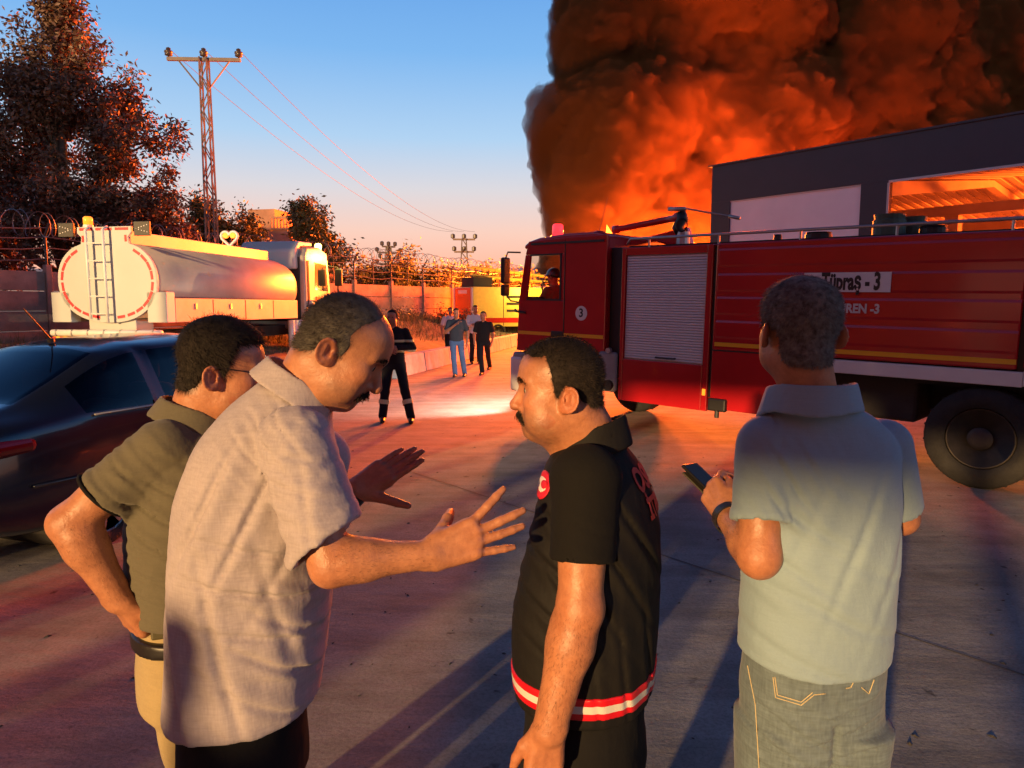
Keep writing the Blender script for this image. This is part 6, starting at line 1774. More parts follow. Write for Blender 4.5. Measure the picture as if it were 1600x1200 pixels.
# ============ officer in black vest, in profile
def man_vest():
    D = 1.72
    pr = Person('moustached man in black fire service vest with red and white hem band', (W(920, 1000, D).x, D))
    fw = Vector((-0.93, 0.37, 0)).normalized(); rt = Vector((fw.y, -fw.x, 0)); rtt = tuple(rt)
    c = lambda px, py, d=D: W(px, py, d)
    neck = c(925, 700, 1.72)
    ho = c(886, 621, 1.70)
    H = add_head(pr, ho, (-1, 0.10, -0.02), (-0.05, 0, 1), neck, 0.074, w=1.04, jaw=1.10, fat=0.008, scale=1.03, nose=1.05, h=0.0029, hairline=short_hairline(0.110, 0.070, nape=-0.022), stubble=0.45)
    hair_shell(pr, H, short_hairline(0.110, 0.070, nape=-0.022), 0.0030, M_HAIR_V, n=14000, ln=0.0065, wd=0.0008, comb=(-0.2, 0, -0.3), lift=1.0, seed=3)
    face_hair(pr, H, M_HAIR_V, M_HAIR_V, 1.15)
    sh, el, wr = c(914, 752, 1.565), c(906, 952, 1.50), c(858, 1140, 1.47)
    M, mir = hand_frame(wr, (-0.13, -0.02, -1), (0.1, -1, 0.0), (-1, 0.3, 0))
    hand = hand_prims(M, [0.05, 0.01, -0.03, -0.08], [(0.25, 0.4, 0.25)] * 4, [(0.045, 0.045, -0.012), (0.078, 0.055, -0.02), (0.102, 0.058, -0.024)], 1.08, mir)
    add_arm(pr, sh, el, wr, hand, (0.058, 0.053, 0.056, 0.040), hairy=1500)
    rsh, rel, rwr = c(905, 745, 1.95), c(930, 950, 2.0), c(880, 1120, 1.98)
    M2, mir2 = hand_frame(rwr, (-0.2, 0, -1), (0, 1, 0), (-1, 0, 0))
    add_arm(pr, rsh, rel, rwr, hand_prims(M2, [0.05, 0, -0.03, -0.08], [(0.25, 0.4, 0.25)] * 4, [(0.045, 0.045, -0.012), (0.078, 0.055, -0.02), (0.1, 0.058, -0.024)], 1.0, mir2), (0.058, 0.05, 0.05, 0.034), 0.007)
    pr.body(M_SKIN2)
    S = lambda px, py, hw, hd, e=0.0: (tuple(c(px, py)), hw, hd, rtt)
    st = [S(925, 688, 0.085, 0.070), S(925, 715, 0.150, 0.100), S(930, 750, 0.190, 0.122), S(933, 800, 0.205, 0.146), S(926, 870, 0.205, 0.166), S(917, 940, 0.205, 0.178), S(914, 1010, 0.203, 0.178), S(913, 1060, 0.200, 0.170), S(913, 1130, 0.196, 0.162)]
    hem = Vector((c(913, 1142).x, D, c(913, 1142, 1.53).z))
    adir = (el - sh).normalized(); acut = sh + (el - sh) * 0.63
    def vest(P):
        d = sd_loft(P, st, 2.25, 0.04)
        d = d + crease(P, tuple(c(985, 880, 1.56)), 0.17, (0.75, 0, 0.5), 0.075, 0.006, 1) + crease(P, tuple(c(845, 900, 1.58)), 0.16, (0.6, 0, 0.8), 0.09, 0.005, 2)
        d = d + crease(P, tuple(c(1000, 1040, 1.58)), 0.14, (1, 0, 0.1), 0.07, 0.004, 4) + 0.003 * wob(P, 18, 3, 2)
        return d
    def f(P):
        d = vest(P)
        d = smax(d, hem.z + 0.006 * wob(P, 12, 6, 1) - P[..., 2], 0.008)
        d = smax(d, -sd_loft(P, [(tuple(hem - Vector((0, 0, 0.2))), 0.175, 0.145, rtt), (tuple(hem + Vector((0, 0, 0.03))), 0.175, 0.145, rtt)], 2.2), 0.004)
        return d
    lo = np.array([c(760, 1000).x, 1.42, hem.z - 0.05]); hi = np.array([c(1080, 1000).x, 2.05, neck.z + 0.06])
    v = pr.sdf('vest', f, lo, hi, 0.0064, M_VEST)
    def sleeve(P):
        a = sd_cone(P, tuple(sh + Vector((0.005, 0.02, 0.0))), tuple(sh.lerp(el, 1.0)), 0.078, 0.071)
        a = smin(a, sd_ell(P, tuple(sh + Vector((0.005, 0.04, -0.005))), (0.078, 0.06, 0.070)), 0.03)
        a = a + crease(P, tuple(sh.lerp(el, 0.45)), 0.10, (0.4, 0, 1), 0.06, 0.0016, 7)
        a = smax(a, half(P, acut, adir + Vector((0.0, 0, -0.05))), 0.006)
        return smax(a, -sd_cone(P, tuple(acut), tuple(acut + adir * 0.2), 0.0575, 0.0575), 0.004)
    pr.sdf('shirt_sleeve', sleeve, (sh.x - 0.16, sh.y - 0.14, acut.z - 0.06), (sh.x + 0.16, sh.y + 0.18, sh.z + 0.13), 0.006, M_TEE)
    # far sleeve
    def sleeve2(P):
        a = sd_cone(P, tuple(rsh - Vector((0, 0.03, 0))), tuple(rsh.lerp(rel, 0.6)), 0.080, 0.068); return a
    pr.sdf('shirt_sleeve', sleeve2, (rsh.x - 0.16, rsh.y - 0.16, rsh.z - 0.30), (rsh.x + 0.18, rsh.y + 0.14, rsh.z + 0.13), 0.01, M_TEE)
    # stand collar
    ca = c(924, 680, 1.72)
    def fc(P):
        q = P - _arr(ca); u = q @ _arr(rt); w = q @ _arr(fw); z = q[..., 2] + 0.42 * w
        rr = np.sqrt((u / 0.082) ** 2 + ((w - 0.006) / 0.084) ** 2)
        fl = 1.0 + np.clip(-(z - 0.02) * 2.6, 0, 0.5)
        d = np.abs((rr / fl - 1) * 0.09) - 0.0045
        d = smax(d, z - 0.022, 0.004); d = smax(d, -0.06 - z, 0.004)
        return d + 0.002 * wob(P, 30, 3, 2)
    pr.sdf('collar', fc, _arr(ca) - 0.17, _arr(ca) + 0.17, 0.005, M_VEST, v)
    # hem band: red, white, red tape round the vest
    bz = c(913, 1106, 1.53).z
    m_band = bpy.data.materials.new('reflective_tape'); m_band.use_nodes = True; nt = m_band.node_tree; p = nt.nodes['Principled BSDF']; p.inputs['Roughness'].default_value = 0.35
    tc = nt.nodes.new('ShaderNodeTexCoord'); sp = nt.nodes.new('ShaderNodeSeparateXYZ'); mr = nt.nodes.new('ShaderNodeMapRange'); cr = nt.nodes.new('ShaderNodeValToRGB')
    mr.inputs['From Min'].default_value = bz - 0.027; mr.inputs['From Max'].default_value = bz + 0.027
    cr.color_ramp.interpolation = 'CONSTANT'; cr.color_ramp.elements.new(0.66)
    for e, (ps, cl) in zip(cr.color_ramp.elements, ((0.0, (0.62, 0.01, 0.02)), (0.33, (0.62, 0.60, 0.55)), (0.67, (0.62, 0.01, 0.02)))): e.position = ps; e.color = (*cl, 1)
    nt.links.new(tc.outputs['Object'], sp.inputs[0]); nt.links.new(sp.outputs['Z'], mr.inputs[0]); nt.links.new(mr.outputs[0], cr.inputs[0]); nt.links.new(cr.outputs[0], p.inputs['Base Color'])
    def band(P):
        return smax(smax(vest(P) - 0.0035, np.abs(P[..., 2] - bz) - 0.027, 0.002), -(vest(P) + 0.006), 0.002)
    pr.sdf('hem_band', band, (lo[0], lo[1], bz - 0.05), (hi[0], hi[1], bz + 0.05), 0.005, m_band, v)
    # badge, shoulder piping, back lettering
    def patch(name, pc, r, mt, off=0.003, axis=None, ln=0):
        pc = Vector(pc)
        def g(P):
            s_ = sd_ell(P, tuple(pc), r, to_np(axis) if axis is not None else None)
            return smax(smax(vest(P) - off, s_, 0.001), -(vest(P) + 0.006), 0.001)
        m_ = max(r) + 0.02
        return pr.sdf(name, g, _arr(pc) - m_, _arr(pc) + m_, 0.0034, mt, v)
    M_BADGE_R = mat('badge_red', (0.55, 0.01, 0.03), 0.6); M_BADGE_W = mat('badge_white', (0.7, 0.62, 0.58), 0.6)
    def onvest(px, py, lo_=1.40, hi_=1.75):
        for _ in range(28):
            m_ = 0.5 * (lo_ + hi_)
            if vest(np.array([tuple(W(px, py, m_))], np.float32))[0] > 0: lo_ = m_
            else: hi_ = m_
        return W(px, py, lo_)
    ax = Matrix.Rotation(R(24), 3, 'Y')
    patch('badge', onvest(848, 757), (0.020, 0.06, 0.034), M_BADGE_R, 0.003, ax); patch('badge', onvest(848, 755), (0.010, 0.05, 0.019), M_BADGE_W, 0.0042, ax); patch('badge', onvest(850, 754), (0.006, 0.05, 0.012), M_BADGE_R, 0.0054, ax)
    patch('name_strip', onvest(868, 735), (0.008, 0.05, 0.032), M_BADGE_W, 0.0035, ax)
    mb = MB(); pts = []
    for k in range(9):
        t = k / 8; q = W(932 - 14 * t, 678 + 42 * t, 1.50)
        pts.append(onvest(932 - 14 * t, 680 + 42 * t, 1.36, 1.72) + Vector((0, -0.004, 0.003)))
    mb.tube(pts, 0.0042, 6); pr.mb('shoulder_piping', mb, mat('gold_piping', (0.62, 0.45, 0.30), 0.5), v)
    M_LET = mat('letter_red', (0.55, 0.05, 0.03), 0.6)
    back = -fw
    for row, (txt, py, tz) in enumerate((('OSMAN', 742, 0), ('İTFAİYE', 784, 0))):
        q = c(1020, py)
        ctr = Vector((q.x + 0.02, D + 0.02, q.z))
        x_ = rt; 
        o = text_part('back_lettering', txt, M_LET, v, (0, 0, 0), (0, 0, 0), 0.075 if row == 0 else 0.062, 0.0, bold=0.003)
        # wrap: letters laid on the back by marching each vertex inwards
        me = o.data; n = len(me.vertices); co = np.zeros(n * 3, np.float32); me.vertices.foreach_get('co', co); co = co.reshape(-1, 3)
        base = np.array([tuple(ctr + back * 0.25)] * n, np.float32) + co[:, :1] * _arr(rt) + co[:, 1:2] * _arr((0, 0, 1))
        p_ = base.copy()
        for _ in range(40):
            p_ = p_ - (np.maximum(vest(p_) - 0.003, -0.01) * (((base - p_) ** 2).sum(1) < 0.17))[:, None] * 0.6 * _arr(back)
        me.vertices.foreach_set('co', (p_ - _arr(pr.o)).astype(np.float32).ravel()); me.update()
    legs(pr, c(913, 1150), fw, M_BLACKTR, 0.10, (0.108, 0.085, 0.075), topw=(0.185, 0.155), h=0.011)
man_vest()

# ============ stooping man in lavender shirt
def man_stoop():
    D = 1.62
    pr = Person('balding man in pale lavender shirt leaning forward with both hands spread', (W(380, 1100, D).x, D))
    fw = Vector((0.975, 0.22, 0)).normalized(); rt = Vector((fw.y, -fw.x, 0)); rtt = tuple(rt)
    c = lambda px, py, d=D: W(px, py, d)
    neck = c(468, 622, 1.62)
    ho = c(518, 551, 1.60)
    pd = R(33)
    base = short_hairline(0.13, 0.060, 0.0, nape=-0.030)
    def mk(P):
        z = P[..., 2]; xm = np.interp(z, [-0.1, 0.03, 0.06, 0.09, 0.12, 0.2], [0.03, 0.032, 0.022, 0.030, 0.052, 0.06]).astype(np.float32)
        return np.maximum(base(P), P[..., 0] - xm + 0.004 * wob(P, 120, 4, 2))
    H = add_head(pr, ho, (math.cos(pd) * 0.985, math.cos(pd) * 0.17, -math.sin(pd)), (math.sin(pd) * 0.985, math.sin(pd) * 0.17, math.cos(pd)), neck, 0.068, w=1.03, jaw=1.05, fat=0.004, scale=1.02, nose=1.06, h=0.0029, hairline=mk, stubble=0.4, throat=0.0)
    hair_shell(pr, H, mk, 0.0040, M_HAIR_M, n=12000, ln=0.011, wd=0.0009, comb=(-0.55, 0, -0.45), lift=0.35, seed=5)
    face_hair(pr, H, M_HAIR_V, M_HAIR_V, 1.1)
    sh, el, wr = c(452, 706, 1.44), c(520, 880, 1.40), c(676, 866, 1.44)
    kn = c(722, 848, 1.455)
    M, mir = hand_frame(wr, kn - wr, (-0.05, -1, 0.18), (-0.1, 0.2, 1))
    hand = hand_prims(M, [0.44, 0.05, -0.04, -0.23], [(0.02, 0.12, 0.10), (-0.05, 0.10, 0.12), (0.0, 0.10, 0.10), (0.05, 0.10, 0.08)], [(0.036, 0.036, -0.028), (0.052, 0.050, -0.050), (0.062, 0.058, -0.074)], 1.10, mir)
    add_arm(pr, sh, el, wr, hand, (0.054, 0.047, 0.044, 0.0315), 0.0036, hairy=700)
    lsh, lel, lwr = c(500, 715, 1.82), c(470, 860, 1.90), c(556, 766, 1.90)
    M2, mir2 = hand_frame(lwr, c(604, 736, 1.93) - lwr, (-0.25, -0.80, 0.42), (0.6, -0.3, -0.75))
    hand2 = hand_prims(M2, [0.02, 0.0, -0.02, -0.05], [(-0.10, 0.05, 0.05), (-0.10, 0.06, 0.05), (-0.05, 0.06, 0.06), (0.0, 0.08, 0.06)], [(0.042, 0.050, -0.010), (0.070, 0.086, -0.012), (0.088, 0.110, -0.010)], 1.08, mir2)
    add_arm(pr, lsh, lel, lwr, hand2, (0.05, 0.045, 0.043, 0.031), 0.0045)
    pr.body(M_SKIN)
    ring_watch(pr, lwr + (lel - lwr).normalized() * 0.018, lel - lwr, 0.034, 0.030, 0.005, M_WATCH)
    S = lambda px, py, hw, hd, d=D: (tuple(c(px, py, d)), hw, hd, rtt)
    st = [S(464, 606, 0.088, 0.085), S(440, 645, 0.140, 0.115), S(424, 692, 0.182, 0.150), S(410, 770, 0.198, 0.180), S(400, 860, 0.200, 0.186), S(392, 960, 0.200, 0.184), S(384, 1060, 0.200, 0.178), S(380, 1110, 0.200, 0.176), S(379, 1220, 0.200, 0.174)]
    hem = Vector((c(380, 1140).x, D, c(380, 1140, 1.46).z))
    ad = (el - sh).normalized(); cut = sh + (el - sh) * 0.83
    ld = (lel - lsh).normalized(); lcut = lsh + (lel - lsh) * 0.8
    def torso(P): return sd_loft(P, st, 2.3, 0.05)
    def f(P):
        d = torso(P)
        a = sd_cone(P, tuple(sh + Vector((0.0, 0.04, 0.01))), tuple(sh.lerp(el, 1.12)), 0.082, 0.086)
        cutn = (ad * 0.9 + Vector((0.30, 0, 0.05))).normalized()
        a = a - 0.0022 * (half(P, cut - cutn * 0.030, cutn) > 0)
        a = smax(a, half(P, cut, cutn), 0.005); a = smax(a, -sd_cone(P, tuple(cut + ad*0.015), tuple(cut + ad * 0.2), 0.060, 0.068), 0.004)
        a = a + crease(P, tuple(sh.lerp(el, 0.6)), 0.14, (1, 0, 0.25), 0.09, 0.0030, 2) + crease(P, tuple(sh.lerp(el, 0.2)), 0.09, (0.3, 0, 1), 0.06, 0.004, 5)
        b = sd_cone(P, tuple(lsh), tuple(lsh.lerp(lel, 0.85)), 0.078, 0.074)
        d = smin(d, smin(a, b, 0.0), 0.018) + seam(d, a, 0.003, 0.003)
        d = d + crease(P, tuple(c(360, 800, 1.46)), 0.18, (0.8, 0, -0.45), 0.10, 0.006, 1) + crease(P, tuple(c(430, 930, 1.42)), 0.18, (0.25, 0, 1), 0.10, 0.007, 3)
        d = d + crease(P, tuple(c(330, 1010, 1.46)), 0.20, (0.95, 0, 0.2), 0.13, 0.006, 4) + crease(P, tuple(c(470, 1040, 1.45)), 0.15, (0.6, 0, 0.8), 0.09, 0.006, 6)
        d = d + crease(P, tuple(c(420, 690, 1.45)), 0.10, (0.7, 0, 0.7), 0.05, 0.004, 8)
        hz = hem.z + 0.012 * np.sin((P[..., 0] - hem.x) * 8) + 0.006 * wob(P, 12, 4, 1) - 0.02 * np.exp(-((P[..., 1] - 1.44) / 0.10) ** 2)
        d = smax(d, hz - P[..., 2], 0.006)
        d = smax(d, -sd_loft(P, [(tuple(hem - Vector((0, 0, 0.25))), 0.183, 0.156, rtt), (tuple(hem + Vector((0, 0, 0.04))), 0.18, 0.155, rtt)], 2.3), 0.004)
        return d + 0.0012 * (np.abs(P[..., 2] - hz - 0.024) < 0.003)
    lo = np.array([c(235, 900).x, 1.24, hem.z - 0.10]); hi = np.array([c(620, 900).x, 2.06, neck.z + 0.10])
    shirt = pr.sdf('shirt', f, lo, hi, 0.0062, M_SHIRT_M)
    ca = c(466, 606, 1.62); upn = Vector((0.52, 0.1, 0.85)).normalized(); fwn = (fw - upn * fw.dot(upn)).normalized(); rtn = fwn.cross(upn)
    def fc(P):
        q = P - _arr(ca); u = q @ _arr(rtn); w = q @ _arr(fwn); z = q @ _arr(upn)
        rr = np.sqrt((u / 0.090) ** 2 + (w / 0.090) ** 2)
        fl = 1.0 + np.clip(-(z - 0.03) * 3.6, 0, 0.55)
        d = np.abs((rr / fl - 1) * 0.09) - 0.0040
        zb = -0.022 - 0.35 * np.clip(w, 0, 1)
        d = smax(d, z - 0.032 + 0.2 * np.clip(w, 0, 1), 0.003); d = smax(d, zb - z, 0.003)
        d = smax(d, w - 0.085, 0.003)
        return d + 0.0012 * wob(P, 40, 3, 2)
    pr.sdf('collar', fc, _arr(ca) - 0.17, _arr(ca) + 0.17, 0.0046, M_SHIRT_M, shirt)
    legs(pr, c(383, 1160), fw, M_BLACKTR, 0.10, (0.112, 0.085, 0.075), topw=(0.185, 0.150), h=0.011)
man_stoop()

# ============ man with glasses, hand on hip
def man_glasses():
    D = 1.92
    pr = Person('man in glasses and dark olive polo shirt with his fist on his hip', (W(285, 1000, D).x, D))
    fw = Vector((0.90, 0.43, 0)).normalized(); rt = Vector((fw.y, -fw.x, 0)); rtt = tuple(rt)
    c = lambda px, py, d=D: W(px, py, d)
    neck = c(305, 672, 1.93)
    ho = c(334, 590, 1.92)
    H = add_head(pr, ho, (0.90, 0.40, -0.16), (0.14, 0.06, 1), neck, 0.070, w=1.06, jaw=1.08, fat=0.006, scale=1.10, hairline=short_hairline(0.106, 0.062))
    hair_shell(pr, H, short_hairline(0.106, 0.062), lambda P: 0.004 + 0.012 * np.clip((P[..., 2] - 0.03) / 0.08, 0, 1), M_HAIR_G, n=9000, ln=0.014, wd=0.0010, comb=lambda p: np.stack([0.35 + 0 * p[:, 0], 0 * p[:, 0], -0.45 + 0 * p[:, 0]], 1), lift=0.55, seed=6, rough=0.0012)
    face_hair(pr, H, M_HAIR_G)
    # glasses: thin temple arms, rims and lenses
    gl = empty('glasses', (0, 0, 0), 0, 'thin metal spectacles worn by the man in olive polo', 'glasses')
    mfr = mat('spectacle_frame', (0.03, 0.025, 0.02), 0.35, metal=0.5)
    for s in (1, -1):
        mb = MB(); mb.tube([(0.104, s*0.058, 0.026), (0.06, s*0.083, 0.030), (0.006, s*0.089, 0.032), (-0.012, s*0.088, 0.022)], 0.0014, 6); mb.v = [tuple(x) for x in H['toW'](np.array(mb.v))]; mb.build('temple_arm', mfr, gl)
        mb = MB(); pts = [(0.106 - 0.18 * abs(0.026 * math.cos(a)) * 0, s*(0.034 + 0.025 * math.cos(a)), 0.020 + 0.017 * math.sin(a)) for a in [2*math.pi*k/20 for k in range(21)]]; mb.tube(pts, 0.0014, 5); mb.v = [tuple(x) for x in H['toW'](np.array(mb.v))]; mb.build('rim', mfr, gl)
        mb = MB(); mb.add([p for p in pts[:-1]], [tuple(range(20))]); mb.v = [tuple(x) for x in H['toW'](np.array(mb.v))]; mb.build('lens', M_GLASS, gl)
    sh, el, wr = c(236, 706, 1.80), c(110, 818, 1.74), c(188, 938, 1.76)
    M, mir = hand_frame(wr, c(218, 985, 1.80) - wr, (-0.55, -0.8, 0.2), (0.6, -0.5, 0.5))
    hand = hand_prims(M, [0.04, 0.01, -0.02, -0.06], [(1.0, 1.35, 0.8), (1.05, 1.4, 0.8), (1.05, 1.4, 0.8), (1.1, 1.4, 0.8)], [(0.042, 0.040, -0.016), (0.064, 0.044, -0.036), (0.072, 0.026, -0.050)], 1.14, mir)
    add_arm(pr, sh, el, wr, hand, (0.058, 0.052, 0.055, 0.038), hairy=900)
    lsh, lel, lwr = c(350, 720, 2.10), c(345, 880, 2.16), c(370, 980, 2.10)
    M2, mir2 = hand_frame(lwr, (0.2, 0, -1), (0, 1, 0), (1, 0, 0))
    add_arm(pr, lsh, lel, lwr, hand_prims(M2, [0.05, 0, -0.03, -0.08], [(0.25, 0.4, 0.25)] * 4, [(0.045, 0.045, -0.012), (0.078, 0.055, -0.02), (0.1, 0.058, -0.024)], 1.0, mir2), (0.055, 0.048, 0.05, 0.033), 0.008)
    pr.body(M_SKIN)
    S = lambda px, py, hw, hd: (tuple(c(px, py)), hw, hd, rtt)
    st = [S(303, 655, 0.080, 0.072), S(298, 680, 0.140, 0.098), S(292, 715, 0.185, 0.122), S(288, 790, 0.195, 0.146), S(288, 880, 0.190, 0.150), S(292, 950, 0.185, 0.146), S(292, 990, 0.182, 0.142)]
    hem = Vector((c(292, 975).x, D, c(292, 975, 1.80).z)); ad = (el - sh).normalized(); cut = sh + (el - sh) * 0.62
    def torso(P): return sd_loft(P, st, 2.3, 0.04)
    def f(P):
        d = torso(P)
        a = sd_cone(P, tuple(sh + Vector((0.03, 0.01, 0.0))), tuple(sh.lerp(el, 1.05)), 0.084, 0.076)
        a = a + crease(P, tuple(sh.lerp(el, 0.3)), 0.12, ad, 0.06, 0.005, 3)
        a = smax(a, half(P, cut, ad), 0.005); a = smax(a, -sd_cone(P, tuple(cut), tuple(cut + ad * 0.2), 0.061, 0.061), 0.004)
        b = sd_cone(P, tuple(lsh), tuple(lsh.lerp(lel, 0.6)), 0.078, 0.072)
        d = smin(d, smin(a, b, 0.0), 0.028) + seam(d, a)
        d = d + crease(P, tuple(c(235, 790, 1.78)), 0.14, (0.5, 0, 0.85), 0.075, 0.007, 1) + crease(P, tuple(c(235, 900, 1.80)), 0.12, (0.3, 0, 1), 0.06, 0.005, 2)
        d = smax(d, hem.z - P[..., 2], 0.006)
        return d
    lo = np.array([c(100, 800).x, 1.62, hem.z - 0.05]); hi = np.array([c(430, 800).x, 2.34, neck.z + 0.07])
    shirt = pr.sdf('polo_shirt', f, lo, hi, 0.0072, M_SHIRT_G)
    def cuff(P):
        a = sd_cone(P, tuple(cut - ad * 0.05), tuple(cut + ad * 0.05), 0.0765, 0.0760)
        return smax(smax(a, np.abs(half(P, cut - ad * 0.004, ad)) - 0.005, 0.002), -sd_cone(P, tuple(cut - ad * 0.05), tuple(cut + ad * 0.1), 0.066, 0.066), 0.002)
    pr.sdf('sleeve_trim', cuff, _arr(cut) - 0.11, _arr(cut) + 0.11, 0.0035, M_TEE, shirt)
    ca = c(306, 650, 1.93); upn = Vector((0.30, 0.12, 0.94)).normalized(); fwn = (fw - upn * fw.dot(upn)).normalized(); rtn = fwn.cross(upn)
    def fc(P):
        q = P - _arr(ca); u = q @ _arr(rtn); w = q @ _arr(fwn); z = q @ _arr(upn)
        rr = np.sqrt((u / 0.094) ** 2 + (w / 0.094) ** 2); fl = 1.0 + np.clip(-(z - 0.03) * 3.6, 0, 0.5)
        d = np.abs((rr / fl - 1) * 0.09) - 0.0046
        d = smax(d, z - 0.030 + 0.2 * np.clip(w, 0, 1), 0.003); d = smax(d, -0.028 - 0.3 * np.clip(w, 0, 1) - z, 0.003)
        return d
    pr.sdf('collar', fc, _arr(ca) - 0.17, _arr(ca) + 0.17, 0.0055, M_SHIRT_G, shirt)
    hips = c(296, 1040)
    tr = legs(pr, hips, fw, M_KHAKI, 0.095, (0.108, 0.085, 0.075), top=hips + Vector((0, 0, 0.16)), topw=(0.172, 0.136), h=0.010)
    # belt with pouch
    bz = c(292, 975).z
    def belt(P):
        d = sd_loft(P, [(tuple(Vector((hips.x, hips.y, bz - 0.1))), 0.176, 0.140, rtt), (tuple(Vector((hips.x, hips.y, bz + 0.1))), 0.174, 0.138, rtt)], 2.2)
        return smax(d - 0.004, np.abs(P[..., 2] - bz) - 0.020, 0.002)
    b = pr.sdf('belt', belt, (hips.x - 0.24, hips.y - 0.22, bz - 0.04), (hips.x + 0.24, hips.y + 0.22, bz + 0.04), 0.007, M_BELT)
    pq = c(252, 972, 1.765)
    mb = MB(); mb.box(pq, (0.050, 0.03, 0.085), Matrix.Rotation(R(20), 3, 'Z')); po = pr.mb('belt_pouch', mb, mat('pouch', (0.09, 0.08, 0.04), 0.5), b, bevel=0.006)
    for k in range(3):
        mb = MB(); mb.lathe([(0.0075, 0), (0.0075, 0.005), (0.004, 0.006), (0.0001, 0.003)], 12, Matrix.Translation(pq + Vector((-0.016 + 0.016 * k, -0.016 - 0.002 + 0.0055 * (k - 1) * 0 - 0.006 * (1 - k) * -0.5, 0.026))) @ Matrix.Rotation(math.pi / 2, 4, 'X')); pr.mb('rivet', mb, M_PIPE, po)
man_glasses()
